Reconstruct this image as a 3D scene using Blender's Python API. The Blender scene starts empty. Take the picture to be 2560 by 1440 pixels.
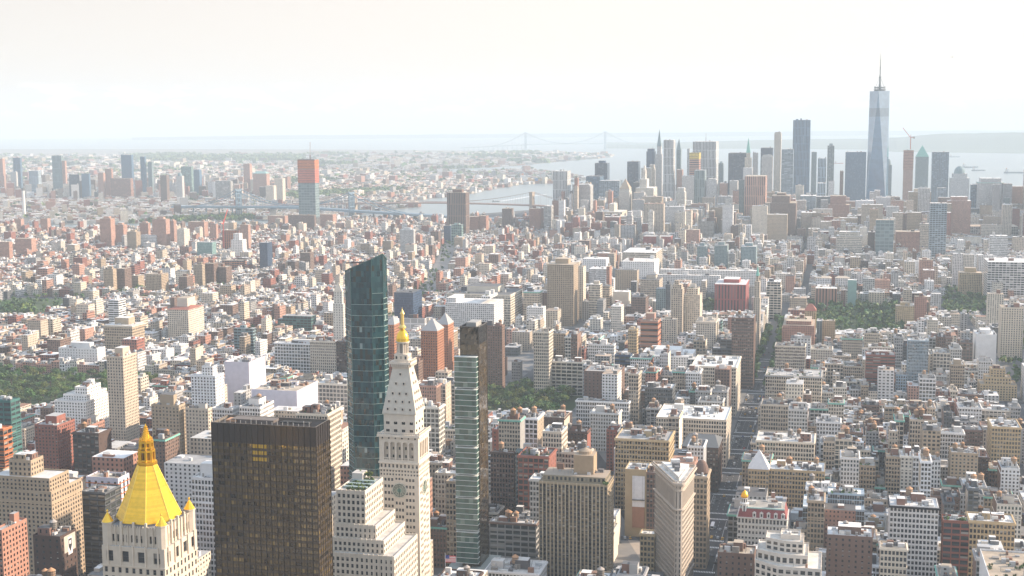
import bpy, math, random
import numpy as np
rng = np.random.default_rng(11)
class _R:
    def __getattr__(s, k): return getattr(_g, k)
    def uniform(s, a=0.0, b=1.0, size=None): return _g.uniform(np.minimum(a, b), np.maximum(a, b), size)
_g = rng; rng = _R()
random.seed(11)
sc = bpy.context.scene
# ------------------------------------------------------------------ camera
F = 3350.0; H = 320.0; PITCH = math.radians(7.03); ROLL = math.radians(0.37); PHI = math.radians(13.75)
_c, _s, _cr, _sr = math.cos(PITCH), math.sin(PITCH), math.cos(ROLL), math.sin(ROLL)
FW = np.array([0, _c, -_s]); _r = np.array([1.0, 0, 0]); _u = np.array([0, _s, _c])
RT = _r * _cr - _u * _sr; UP = _u * _cr + _r * _sr; CAM = np.array([0, 0, H])
from mathutils import Matrix
cam_data = bpy.data.cameras.new('camera'); cam = bpy.data.objects.new('camera', cam_data)
sc.collection.objects.link(cam); sc.camera = cam
cam_data.sensor_width = 36.0; cam_data.lens = 36.0 * F / 2560.0
cam_data.clip_start = 1.0; cam_data.clip_end = 150000.0
cam.matrix_world = Matrix(((RT[0], UP[0], -FW[0], 0), (RT[1], UP[1], -FW[1], 0), (RT[2], UP[2], -FW[2], H), (0, 0, 0, 1)))
# ------------------------------------------------------------------ light and air
SUN_EL = math.radians(24.0); SUN_AZ = math.radians(80.0)      # azimuth clockwise from the view direction
SUN = np.array([math.sin(SUN_AZ) * math.cos(SUN_EL), math.cos(SUN_AZ) * math.cos(SUN_EL), math.sin(SUN_EL)])
SUN_STRENGTH = 4.3; SKY_STRENGTH = 0.1; HAZE_DENSITY = 0.72e-4; EXPOSURE = 0.95
sc.view_settings.view_transform = 'Standard'; sc.view_settings.look = 'None'
sc.view_settings.exposure = EXPOSURE; sc.view_settings.gamma = 1.0
sc.cycles.use_denoising = True
sc.cycles.max_bounces = 5; sc.cycles.diffuse_bounces = 2; sc.cycles.glossy_bounces = 2
sc.cycles.transparent_max_bounces = 4; sc.cycles.volume_bounces = 1
sc.cycles.caustics_reflective = False; sc.cycles.caustics_refractive = False
sc.cycles.sample_clamp_indirect = 6.0
C = sc.collection

def nd(nt, t, **kw):
    n = nt.nodes.new(t)
    for k, v in kw.items():
        setattr(n, k, v)
    return n
def mth(nt, op, a, b=None, c=None, clamp=False):
    n = nt.nodes.new('ShaderNodeMath'); n.operation = op; n.use_clamp = clamp
    for i, v in enumerate((a, b, c)):
        if v is None: continue
        if isinstance(v, (int, float)): n.inputs[i].default_value = v
        else: nt.links.new(v, n.inputs[i])
    return n.outputs[0]
def mixc(nt, fac, a, b, bt='MIX'):
    n = nt.nodes.new('ShaderNodeMix'); n.data_type = 'RGBA'; n.blend_type = bt
    for sock, v in ((n.inputs[0], fac), (n.inputs[6], a), (n.inputs[7], b)):
        if isinstance(v, (int, float)): sock.default_value = v
        elif isinstance(v, tuple): sock.default_value = (v + (1,))[:4]
        else: nt.links.new(v, sock)
    return n.outputs[2]

world = bpy.data.worlds.new('World'); sc.world = world; world.use_nodes = True
wt = world.node_tree; wt.nodes.clear()
sky = nd(wt, 'ShaderNodeTexSky', sky_type='NISHITA', sun_disc=False, sun_elevation=SUN_EL, sun_rotation=SUN_AZ,
         altitude=300.0, air_density=1.0, dust_density=4.0, ozone_density=1.0)
tc = nd(wt, 'ShaderNodeTexCoord'); sep = nd(wt, 'ShaderNodeSeparateXYZ'); wt.links.new(tc.outputs['Generated'], sep.inputs[0])
el = mth(wt, 'ARCSINE', sep.outputs[2])
az = mth(wt, 'ARCTAN2', sep.outputs[0], sep.outputs[1])
# high thin overcast veil: cream toward the sun, greyer away from it
toward = mth(wt, 'MULTIPLY_ADD', az, 1.15, 0.5, clamp=True)
rise = mth(wt, 'MULTIPLY', el, 9.0, clamp=True)
veil_far = mixc(wt, rise, (5.7, 5.35, 4.95), (4.9, 4.5, 4.2))
veil_sun = mixc(wt, rise, (6.3, 5.75, 5.2), (6.7, 6.05, 5.45))
veil = mixc(wt, toward, veil_far, veil_sun)
mp = nd(wt, 'ShaderNodeCombineXYZ'); wt.links.new(mth(wt, 'MULTIPLY', az, 26.0), mp.inputs[0]); wt.links.new(mth(wt, 'MULTIPLY', el, 75.0), mp.inputs[1])
cn = nd(wt, 'ShaderNodeTexNoise'); cn.inputs['Scale'].default_value = 1.0; cn.inputs['Detail'].default_value = 7.0; cn.inputs['Roughness'].default_value = 0.6
wt.links.new(mp.outputs[0], cn.inputs['Vector'])
band = mth(wt, 'SUBTRACT', 1.0, mth(wt, 'ABSOLUTE', mth(wt, 'MULTIPLY', mth(wt, 'SUBTRACT', el, 0.017), 75.0)), clamp=True)
cl = mth(wt, 'MULTIPLY', mth(wt, 'MULTIPLY_ADD', cn.outputs[0], 6.0, -3.1, clamp=True), band)
veil = mixc(wt, mth(wt, 'MULTIPLY', cl, 0.85), veil, (17.0, 15.8, 14.2))
high = mth(wt, 'MULTIPLY', mth(wt, 'SUBTRACT', el, .14), 2.2, clamp=True)
veil = mixc(wt, high, veil, (3.9, 4.7, 5.9))
fin = mixc(wt, 0.88, sky.outputs[0], veil)
bg = nd(wt, 'ShaderNodeBackground'); bg.inputs[1].default_value = SKY_STRENGTH
wt.links.new(fin, bg.inputs[0]); wo = nd(wt, 'ShaderNodeOutputWorld'); wt.links.new(bg.outputs[0], wo.inputs[0])

sd = bpy.data.lights.new('sun', 'SUN'); sd.energy = SUN_STRENGTH; sd.angle = math.radians(0.6); sd.color = (1.0, 0.81, 0.62)
so = bpy.data.objects.new('sun', sd); C.objects.link(so)
from mathutils import Vector
so.rotation_euler = Vector((-SUN[0], -SUN[1], -SUN[2])).to_track_quat('-Z', 'Y').to_euler()
so.location = (3000, 500, 2000)

# ------------------------------------------------------------------ geometry of the view
UV_ = np.array([math.sin(PHI), math.cos(PHI), 0]); VV_ = np.array([math.cos(PHI), -math.sin(PHI), 0])
def proj(P):
    d = np.asarray(P, float) - CAM; w = d @ FW
    return 1280 + F * (d @ RT) / w, 720 - F * (d @ UP) / w, w
def ray(x, y): return FW * F + RT * (x - 1280) - UP * (y - 720)
def ground(x, y, z=0.0):
    d = ray(x, y); return CAM + d * ((z - H) / d[2])
def G(a, s, z=0.0): return a * UV_ + s * VV_ + np.array([0, 0, z])
def onplane(x, y, a, n=UV_):
    d = ray(x, y); return CAM + d * (a / (d @ n))
def slide(P, e, x):
    """t so that P + t e lies on pixel column x"""
    d = P - CAM; k = x - 1280
    return -(F * (d @ RT) - k * (d @ FW)) / (F * (e @ RT) - k * (e @ FW))

# ------------------------------------------------------------------ mesh builder
class MB:
    def __init__(s): s.P = []; s.U = []; s.C = []; s.W = []; s.M = []
    def q(s, P, uv=None, col=(.5, .5, .5), win=(0, 0, 0, 0), m=0, g=0.0):
        P = np.asarray(P, float).reshape(-1, 4, 3); n = len(P)
        if uv is None:
            L = np.linalg.norm(P[:, 1] - P[:, 0], axis=1); T = np.linalg.norm(P[:, 2] - P[:, 1], axis=1); z = np.zeros(n)
            uv = np.stack([np.stack([z, z], 1), np.stack([L, z], 1), np.stack([L, T], 1), np.stack([z, T], 1)], 1)
        col = np.asarray(col, float)
        if col.ndim == 1: col = np.tile(col, (n, 1))
        if col.shape[1] == 3: col = np.concatenate([col, np.full((n, 1), g)], 1)
        win = np.asarray(win, float)
        if win.ndim == 1: win = np.tile(win, (n, 1))
        s.P.append(P); s.U.append(np.asarray(uv, float).reshape(n, 4, 2)); s.C.append(col); s.W.append(win)
        s.M.append(np.full(n, m) if np.isscalar(m) else np.asarray(m))
    def box(s, x0, x1, y0, y1, z0, z1, col=(.5, .5, .5), top=None, st=None, m=0, mt=None, bottom=False, g=0.0):
        c = [(x0, y0), (x1, y0), (x1, y1), (x0, y1)]
        for i in range(4):
            s.wall(c[i], c[(i + 1) % 4], z0, z1, col, st, m, g)
        s.q([[(x0, y0, z1), (x1, y0, z1), (x1, y1, z1), (x0, y1, z1)]], col=top if top is not None else col, m=m if mt is None else mt)
        if bottom: s.q([[(x0, y0, z0), (x0, y1, z0), (x1, y1, z0), (x1, y0, z0)]], col=col, m=m)
    def wall(s, A, B, z0, z1, col, st=None, m=0, g=0.0, zb=None):
        L = math.hypot(B[0] - A[0], B[1] - A[1]); h = z1 - z0
        w = (0, 0, 0, 0)
        if st:
            bay = L / max(1, round(L / st[0])); fl = h / max(1, round(h / st[1])); w = (bay, fl, min(1, st[2] / st[0]), min(1, st[3] / st[1]))
        s.q([[(A[0], A[1], z0), (B[0], B[1], z0), (B[0], B[1], z1), (A[0], A[1], z1)]],
            uv=[[(0, 0), (L, 0), (L, h), (0, h)]], col=col, win=w, m=m, g=g)
    def lathe(s, cx, cy, prof, n=16, col=(.5, .5, .5), m=0, ph=0.0):
        a = np.arange(n + 1) * 2 * math.pi / n + ph
        for (r0, z0), (r1, z1) in zip(prof[:-1], prof[1:]):
            p = np.zeros((n, 4, 3))
            for k, (r, z, o) in enumerate(((r0, z0, 0), (r0, z0, 1), (r1, z1, 1), (r1, z1, 0))):
                ang = a[:-1] if o == 0 else a[1:]
                p[:, k, 0] = cx + r * np.cos(ang); p[:, k, 1] = cy + r * np.sin(ang); p[:, k, 2] = z
            s.q(p, col=col, m=m)
    def bar(s, A, B, r, col=(.5, .5, .5), m=0):
        A = np.asarray(A, float); B = np.asarray(B, float); t = B - A; t /= np.linalg.norm(t)
        k = np.array([0, 0, 1.0]) if abs(t[2]) < .9 else np.array([1.0, 0, 0])
        e = np.cross(t, k); e /= np.linalg.norm(e); f = np.cross(t, e)
        o = [(e + f) * r, (e - f) * r, (-e - f) * r, (-e + f) * r]
        s.q([[A + o[i], A + o[(i + 1) % 4], B + o[(i + 1) % 4], B + o[i]] for i in range(4)], col=col, m=m)
        s.q([[A + o[i] for i in range(4)], [B + o[i] for i in range(4)]], col=col, m=m)
    def poly(s, pts, z, col=(.5, .5, .5), m=0):
        """flat convex polygon as a fan"""
        n = len(pts); zz = z if hasattr(z, '__len__') else [z] * n
        p = [(pts[i][0], pts[i][1], zz[i]) for i in range(n)]
        i = 1
        while i < n - 1:
            if i + 2 < n: s.q([[p[0], p[i], p[i + 1], p[i + 2]]], col=col, m=m); i += 2
            else: s.q([[p[0], p[i], p[i + 1], p[0]]], col=col, m=m); i += 1
    def mesh(s, name, mats):
        P = np.concatenate(s.P); U = np.concatenate(s.U); Cc = np.concatenate(s.C); W = np.concatenate(s.W); M = np.concatenate(s.M)
        V = P.reshape(-1, 3); k = np.round(V * 200).astype(np.int64)
        key = (k[:, 0] * 1000003 + k[:, 1]) * 1000033 + k[:, 2]
        _, first, inv = np.unique(key, return_index=True, return_inverse=True)
        idx = inv.reshape(-1, 4); keep = idx != np.roll(idx, -1, 1)
        cnt = keep.sum(1); good = cnt >= 3; keep &= good[:, None]
        idx2 = idx[keep]; cnt = cnt[good]
        me = bpy.data.meshes.new(name)
        me.vertices.add(len(first)); me.vertices.foreach_set('co', V[first].ravel())
        me.loops.add(len(idx2)); me.loops.foreach_set('vertex_index', idx2.astype(np.int32))
        me.polygons.add(len(cnt)); me.polygons.foreach_set('loop_start', np.concatenate([[0], np.cumsum(cnt)[:-1]]).astype(np.int32))
        me.polygons.foreach_set('material_index', M[good].astype(np.int32))
        me.polygons.foreach_set('use_smooth', np.zeros(len(cnt), bool)); me.update(calc_edges=True)
        uvl = me.uv_layers.new(name='UVMap'); uvl.data.foreach_set('uv', U[keep].astype(np.float32).ravel())
        at = me.attributes.new('col', 'FLOAT_COLOR', 'FACE'); at.data.foreach_set('color', Cc[good].astype(np.float32).ravel())
        if np.any(W): at = me.attributes.new('win', 'FLOAT_COLOR', 'FACE'); at.data.foreach_set('color', W[good].astype(np.float32).ravel())
        for mm in (mats if isinstance(mats, (list, tuple)) else [mats]): me.materials.append(mm)
        return me
    def obj(s, name, mats, parent=None):
        return link(name, s.mesh(name, mats), parent)
def link(name, data, parent=None):
    o = bpy.data.objects.new(name, data); C.objects.link(o)
    if parent is not None: o.parent = parent
    return o
def tag(o, label=None, cat=None, group=None, kind=None):
    if label: o['label'] = label
    if cat: o['category'] = cat
    if group: o['group'] = group
    if kind: o['kind'] = kind
    return o
def empty(name, x, y, z, rz=0.0):
    o = bpy.data.objects.new(name, None); C.objects.link(o); o.location = (x, y, z); o.rotation_euler = (0, 0, rz); o.empty_display_size = 5
    return o

# ------------------------------------------------------------------ materials
def new_mat(name):
    m = bpy.data.materials.new(name); m.use_nodes = True; nt = m.node_tree; nt.nodes.clear()
    b = nd(nt, 'ShaderNodeBsdfPrincipled'); o = nd(nt, 'ShaderNodeOutputMaterial'); nt.links.new(b.outputs[0], o.inputs[0])
    return m, nt, b
def attr(nt, n): a = nd(nt, 'ShaderNodeAttribute'); a.attribute_name = n; return a
def noise(nt, scale, detail=3.0, vec=None):
    n = nd(nt, 'ShaderNodeTexNoise'); n.inputs['Scale'].default_value = scale; n.inputs['Detail'].default_value = detail
    if vec is None: g = nd(nt, 'ShaderNodeNewGeometry'); vec = g.outputs['Position']
    nt.links.new(vec, n.inputs['Vector']); return n.outputs[0]

def make_facade():
    m, nt, b = new_mat('facade'); L = nt.links.new
    col = attr(nt, 'col'); win = attr(nt, 'win'); sp = nd(nt, 'ShaderNodeSeparateColor'); L(win.outputs['Color'], sp.inputs[0])
    t = nd(nt, 'ShaderNodeTexCoord'); su = nd(nt, 'ShaderNodeSeparateXYZ'); L(t.outputs['UV'], su.inputs[0])
    u = mth(nt, 'DIVIDE', su.outputs[0], mth(nt, 'MAXIMUM', sp.outputs[0], .01)); v = mth(nt, 'DIVIDE', su.outputs[1], mth(nt, 'MAXIMUM', sp.outputs[1], .01))
    mu = mth(nt, 'LESS_THAN', mth(nt, 'ABSOLUTE', mth(nt, 'SUBTRACT', mth(nt, 'FRACT', u), .5)), mth(nt, 'MULTIPLY', sp.outputs[2], .5))
    mv = mth(nt, 'LESS_THAN', mth(nt, 'ABSOLUTE', mth(nt, 'SUBTRACT', mth(nt, 'FRACT', v), .55)), mth(nt, 'MULTIPLY', win.outputs['Alpha'], .5))
    mask = mth(nt, 'MULTIPLY', mu, mv)
    cv = nd(nt, 'ShaderNodeCombineXYZ'); L(mth(nt, 'FLOOR', u), cv.inputs[0]); L(mth(nt, 'FLOOR', v), cv.inputs[1])
    sc_ = nd(nt, 'ShaderNodeSeparateColor'); L(col.outputs['Color'], sc_.inputs[0]); L(mth(nt, 'MULTIPLY', sc_.outputs[0], 177.0), cv.inputs[2])
    wn = nd(nt, 'ShaderNodeTexWhiteNoise'); L(cv.outputs[0], wn.inputs['Vector'])
    dark = mixc(nt, wn.outputs['Value'], (.012, .016, .02), (.07, .08, .085))
    blinds = mth(nt, 'GREATER_THAN', wn.outputs['Value'], .86)  # random panes take a paler blind colour
    dark = mixc(nt, blinds, dark, mixc(nt, .4, (.16, .16, .15), col.outputs['Color']))
    glass = mixc(nt, col.outputs['Alpha'], dark, col.outputs['Color'])
    n1 = noise(nt, .22, 4); n2 = noise(nt, .03, 2)
    var = mth(nt, 'MULTIPLY_ADD', n1, .30, mth(nt, 'MULTIPLY_ADD', n2, .25, .72))
    wall = mixc(nt, 1.0, col.outputs['Color'], var, 'MULTIPLY')
    L(mixc(nt, mask, wall, glass), b.inputs['Base Color'])
    L(mth(nt, 'MULTIPLY_ADD', mask, -.68, .85), b.inputs['Roughness'])
    return m
def make_plain(name, rough=.85, metal=0.0, var=.35, scale=.35, bump=0.0, spec=.5):
    m, nt, b = new_mat(name); L = nt.links.new
    col = attr(nt, 'col'); n1 = noise(nt, scale, 5)
    L(mixc(nt, 1.0, col.outputs['Color'], mth(nt, 'MULTIPLY_ADD', n1, var, 1 - var * .5), 'MULTIPLY'), b.inputs['Base Color'])
    b.inputs['Roughness'].default_value = rough; b.inputs['Metallic'].default_value = metal
    b.inputs['Specular IOR Level'].default_value = spec
    if bump:
        bp = nd(nt, 'ShaderNodeBump'); bp.inputs['Strength'].default_value = bump; bp.inputs['Distance'].default_value = .3
        L(noise(nt, scale * 1.5, 3), bp.inputs['Height']); L(bp.outputs[0], b.inputs['Normal'])
    return m
def make_roof():
    m, nt, b = new_mat('roofing'); L = nt.links.new
    col = attr(nt, 'col'); n1 = noise(nt, .12, 6); n2 = noise(nt, .6, 3)
    v = mth(nt, 'MULTIPLY_ADD', n1, 1.1, mth(nt, 'MULTIPLY_ADD', n2, .5, .2))
    L(mixc(nt, 1.0, col.outputs['Color'], v, 'MULTIPLY'), b.inputs['Base Color']); b.inputs['Roughness'].default_value = .9
    return m
def make_leaf():
    m, nt, b = new_mat('leaves'); L = nt.links.new
    col = attr(nt, 'col'); oi = nd(nt, 'ShaderNodeObjectInfo')
    hv = nd(nt, 'ShaderNodeHueSaturation'); L(col.outputs['Color'], hv.inputs['Color'])
    L(mth(nt, 'MULTIPLY_ADD', oi.outputs['Random'], .05, .475), hv.inputs['Hue']); L(mth(nt, 'MULTIPLY_ADD', oi.outputs['Random'], .5, .8), hv.inputs['Value'])
    L(hv.outputs[0], b.inputs['Base Color']); b.inputs['Roughness'].default_value = .7
    return m
FAC = make_facade(); STONE = make_plain('masonry', .88); ROOF = make_roof(); LEAF = make_leaf()
GLASS = make_plain('window_glass', .08, 0, .3, .25, .04, .8); CURT = make_plain('curtain_glass', .05, 0, .5, .08, .12, 1.0)
METAL = make_plain('painted_metal', .5, .2); GOLD = make_plain('gold_leaf', .36, .85, .35, .5, .08)
ASPH = make_plain('asphalt', .9, 0, .5, .05); PAVE = make_plain('paving', .88, 0, .35, .15); PAINT = make_plain('road_paint', .7, 0, .3, .8)
WOOD = make_plain('weathered_wood', .9, 0, .5, 1.5)
def make_water():
    m, nt, b = new_mat('sea_water'); L = nt.links.new
    n = noise(nt, .0012, 4); L(mixc(nt, n, (.16, .21, .23), (.22, .27, .28)), b.inputs['Base Color'])
    b.inputs['Roughness'].default_value = .28; b.inputs['IOR'].default_value = 1.33
    bp = nd(nt, 'ShaderNodeBump'); bp.inputs['Strength'].default_value = .2; bp.inputs['Distance'].default_value = 1.0
    L(noise(nt, .02, 4), bp.inputs['Height']); L(bp.outputs[0], b.inputs['Normal'])
    return m
WATER = make_water()

K = dict(wh=(.76, .75, .74), cr=(.67, .60, .50), be=(.54, .46, .37), ta=(.43, .34, .245), ye=(.51, .39, .235), sal=(.52, .14, .085), rb=(.30, .115, .085), br=(.19, .125, .10),
         pk=(.46, .27, .21), db=(.085, .055, .045), gy=(.38, .38, .38), lg=(.56, .56, .55), dg=(.12, .13, .14), bk=(.03, .03, .035), gg=(.06, .17, .16),
         bg=(.10, .20, .32), lb=(.36, .46, .54), nv=(.04, .08, .16), go=(.95, .60, .07), orr=(.40, .185, .11), oran=(.55, .16, .045), li=(.62, .60, .68), cu=(.22, .50, .42), st=(.66, .62, .55),
         red=(.36, .085, .075), gr=(.08, .14, .05), sg=(.20, .28, .30), tl=(.25, .42, .40), yl=(.75, .55, .08), te=(.40, .21, .155))
K["or"] = K["orr"]
CN = dict(wh='white', cr='cream', be='beige', ta='tan', ye='yellowish', rb='red brick', br='brown brick', pk='pinkish brick', db='dark brown', gy='grey', lg='pale grey',
          dg='dark grey', bk='black', gg='green glass', bg='blue glass', lb='pale blue', nv='navy blue', st='pale stone', sg='slate grey', te='terracotta', li='lilac grey', tl='teal glass', orr='orange brick')
# style: bay, storey, window width, window height, spandrel recess
S = dict(lo=(2.35, 3.9, 1.6, 2.55, 0), ap=(3.0, 3.0, 1.45, 1.7, 0), of=(2.4, 3.7, 1.6, 2.3, 0), ri=(2.6, 3.7, 1.5, 2.2, .35), lg=(3.8, 4.2, 3.0, 3.0, 0), ba=(9.0, 3.5, 8.6, 1.8, 0),
         gl=(1.8, 3.7, 1.6, 3.2, 0), bl=None, sm=(4.2, 3.6, 1.2, 1.7, 0), fa=(7.0, 8.0, 3.6, 4.4, 0), fr=(5.0, 30.0, 2.0, 29.0, 0), fb=(40.0, 7.5, 39.0, 3.4, 0), fg=(9.0, 8.0, 8.0, 6.0, 0),
         br=(6.0, 4.2, 5.2, 2.8, 0))
# ------------------------------------------------------------------ facades with real window openings
def pane_cols(n, tint=(.03, .036, .042), blind=.16):
    r = rng.random((n, 1)); c = np.asarray(tint)[None] * (.5 + 1.3 * r)
    k = rng.random(n) < blind
    c[k] = np.array([.34, .32, .29]) * (.5 + .7 * rng.random((k.sum(), 1)))
    return c
def wall_grid(mb, A, B, z0, z1, st, col, base=0.0, gm=1, tint=(.03, .036, .042), depth=.3, arch=False, hold=None, blind=.16, top=0.0, spcol=None):
    """masonry wall A->B (outward to the right) with recessed sash windows; hold collects panes to be made objects"""
    bay, fl, ww, wh, spd = st
    A = np.array([A[0], A[1]], float); B = np.array([B[0], B[1]], float); Lw = np.linalg.norm(B - A); t = (B - A) / Lw; no = np.array([t[1], -t[0]])
    n = max(1, int(round(Lw / bay))); za, zb = z0 + base, z1 - top; m = max(1, int(round((zb - za) / fl)))
    b_ = Lw / n; f_ = (zb - za) / m; ww = min(ww * b_ / bay, b_ * .97); wh = min(wh * f_ / fl, f_ * .9)
    xl = (np.arange(n) + .5) * b_ - ww / 2; xr = xl + ww; sl = (f_ - wh) * .45
    zl = za + np.arange(m) * f_ + sl; zr = zl + wh
    def pt(x, z, d):
        x, z, d = np.broadcast_arrays(np.asarray(x, float), np.asarray(z, float), np.asarray(d, float))
        return np.stack([A[0] + t[0] * x - no[0] * d, A[1] + t[1] * x - no[1] * d, z], -1)
    def quad(x0, x1, zz0, zz1, d): return np.stack([pt(x0, zz0, d), pt(x1, zz0, d), pt(x1, zz1, d), pt(x0, zz1, d)], -2).reshape(-1, 4, 3)
    e0 = np.concatenate([[0], xr]); e1 = np.concatenate([xl, [Lw]])
    mb.q(quad(e0, e1, z0, z1, 0), col=col)
    s0 = np.concatenate([[z0], zr]); s1 = np.concatenate([zl, [z1]])
    X0, S0 = np.meshgrid(xl, s0, indexing='ij'); X1, S1 = np.meshgrid(xr, s1, indexing='ij')
    mb.q(quad(X0.ravel(), X1.ravel(), S0.ravel(), S1.ravel(), spd), col=col if spcol is None else spcol)
    X0, Z0 = np.meshgrid(xl, zl, indexing='ij'); X1, Z1 = np.meshgrid(xr, zr, indexing='ij'); X0, X1, Z0, Z1 = X0.ravel(), X1.ravel(), Z0.ravel(), Z1.ravel()
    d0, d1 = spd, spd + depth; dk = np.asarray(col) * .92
    if spd:
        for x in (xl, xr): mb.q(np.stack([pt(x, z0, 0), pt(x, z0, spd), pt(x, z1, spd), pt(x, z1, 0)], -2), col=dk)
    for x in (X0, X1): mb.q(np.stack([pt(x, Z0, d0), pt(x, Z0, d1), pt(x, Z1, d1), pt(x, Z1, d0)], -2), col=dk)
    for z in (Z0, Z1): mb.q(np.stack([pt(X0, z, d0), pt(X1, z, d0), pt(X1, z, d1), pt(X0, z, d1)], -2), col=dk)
    if hold is not None:
        yaw = math.atan2(t[1], t[0])
        for x0, z0_ in zip(X0, Z0): hold.append((tuple(pt(x0 + ww / 2, z0_, d1)), yaw, ww, wh))
        return
    zm = (Z0 + Z1) / 2
    mb.q(quad(X0, X1, Z0, zm, d1), col=pane_cols(len(X0), tint, blind * .5), m=gm); mb.q(quad(X0, X1, zm, Z1, d1), col=pane_cols(len(X0), tint, blind), m=gm)

_pane = {}
def pane_mesh(ww, wh, kind):
    k = (round(ww, 2), round(wh, 2), kind)
    if k not in _pane:
        mb = MB(); c = ((.03, .036, .042), (.05, .055, .06), (.3, .28, .25))[kind]
        mb.q([[(-ww / 2, 0, 0), (ww / 2, 0, 0), (ww / 2, 0, wh / 2), (-ww / 2, 0, wh / 2)]], col=(.035, .04, .045), m=0)
        mb.q([[(-ww / 2, 0, wh / 2), (ww / 2, 0, wh / 2), (ww / 2, 0, wh), (-ww / 2, 0, wh)]], col=c, m=0)
        f = .07
        for x0, x1, z0, z1 in ((-ww / 2, -ww / 2 + f, 0, wh), (ww / 2 - f, ww / 2, 0, wh), (-ww / 2 + f, ww / 2 - f, 0, f), (-ww / 2 + f, ww / 2 - f, wh - f, wh), (-ww / 2 + f, ww / 2 - f, wh / 2 - f / 2, wh / 2 + f / 2)):
            mb.box(x0, x1, -.06, -.004, z0, z1, (.2, .2, .19), m=1)
        _pane[k] = mb.mesh('window', [GLASS, METAL])
    return _pane[k]
def place_panes(root, hold, most=80):
    """the panes that show largest become children of their own, the rest one part"""
    if not hold: return
    M = np.array(root.matrix_world) if False else None
    rz = root.rotation_euler[2]; c, s_ = math.cos(rz), math.sin(rz); loc = np.array(root.location)
    sc_ = []
    for (p, yaw, ww, wh) in hold:
        w = np.array([c * p[0] - s_ * p[1], s_ * p[0] + c * p[1], p[2]]) + loc; x, y, d = proj(w)
        nn = np.array([math.sin(yaw + rz), -math.cos(yaw + rz), 0]); fac = max(0.0, float((CAM - w) @ nn) / np.linalg.norm(CAM - w))
        vis = fac * ww * wh / d / d if (0 < x < 2560 and 0 < y < 1440) else 0
        sc_.append(vis)
    order = np.argsort(-np.array(sc_)); mb = MB(); nrest = 0
    for r, i in enumerate(order):
        p, yaw, ww, wh = hold[i]
        if r < most and sc_[i] > 0:
            o = link('window', pane_mesh(ww, wh, rng.choice(3, p=(.6, .25, .15))), root); o.location = p; o.rotation_euler = (0, 0, yaw)
        else:
            tx, ty = math.cos(yaw), math.sin(yaw); a, b = ww / 2, wh; nrest += 1
            z0, z1, z2 = p[2], p[2] + b / 2, p[2] + b
            for lo, hi, cc in ((z0, z1, (.035, .04, .045)), (z1, z2, pane_cols(1, blind=.25)[0])):
                mb.q([[(p[0] - tx * a, p[1] - ty * a, lo), (p[0] + tx * a, p[1] + ty * a, lo), (p[0] + tx * a, p[1] + ty * a, hi), (p[0] - tx * a, p[1] - ty * a, hi)]], col=cc)
    if nrest: o = mb.obj('window', GLASS, root); o['kind'] = 'stuff'

# ------------------------------------------------------------------ rooftop pieces
def tank_meshes():
    out = []
    for wc, rc in (((.25, .16, .10), (.48, .27, .15)), ((.22, .20, .18), (.40, .36, .33)), ((.36, .25, .17), (.52, .30, .17))):
        a = MB(); a.lathe(0, 0, [(0, 3.0), (1.9, 3.0), (1.95, 6.6), (0, 6.6)], 12, wc)
        for z in (3.7, 4.8, 5.9): a.lathe(0, 0, [(1.93, z), (2.0, z), (2.0, z + .12), (1.93, z + .12)], 12, (.05, .05, .05))
        for x in (-1.2, 1.2):
            for y in (-1.2, 1.2): a.bar((x, y, 0), (x, y, 3.0), .12, (.10, .09, .09))
            a.bar((x, -1.2, .4), (x, 1.2, 2.8), .06, (.10, .09, .09))
        b = MB(); b.lathe(0, 0, [(2.15, 6.6), (0.05, 8.1)], 12, rc)
        out.append((a.mesh('water_tank', WOOD), b.mesh('tank_roof', WOOD)))
    return out
TANKS = tank_meshes()
def tank(root, x, y, z, sc_=1.0):
    a, b = TANKS[rng.integers(3)]
    o = link('water_tank', a, root); o.location = (x, y, z); o.scale = (sc_,) * 3
    link('tank_roof', b, o)
def clutter(mb, x0, x1, y0, y1, z, k, big=True):
    """air handlers, skylights, pipes and stair heads on a flat roof"""
    w, d = x1 - x0, y1 - y0
    for i in range(k):
        a = rng.uniform(1.0, 4.8); b = rng.uniform(1.0, 3.8); h = rng.uniform(.5, 2.6) if rng.random() < .8 else rng.uniform(2.6, 4.2)
        x = x0 + rng.uniform(.08, .9) * w; y = y0 + rng.uniform(.08, .9) * d
        if x + a > x1 - .6 or y + b > y1 - .6: continue
        c = random.choice(((.6, .6, .6), (.42, .43, .44), (.14, .14, .15), (.3, .28, .26), (.66, .64, .6), (.25, .15, .11)))
        mb.box(x, x + a, y, y + b, z, z + h, c, mt=0)
    for i in range(k // 2):
        x = x0 + rng.uniform(.1, .9) * w; y = y0 + rng.uniform(.1, .9) * d; mb.bar((x, y, z), (x, y, z + rng.uniform(1.5, 4)), .12, (.3, .3, .3))

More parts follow.
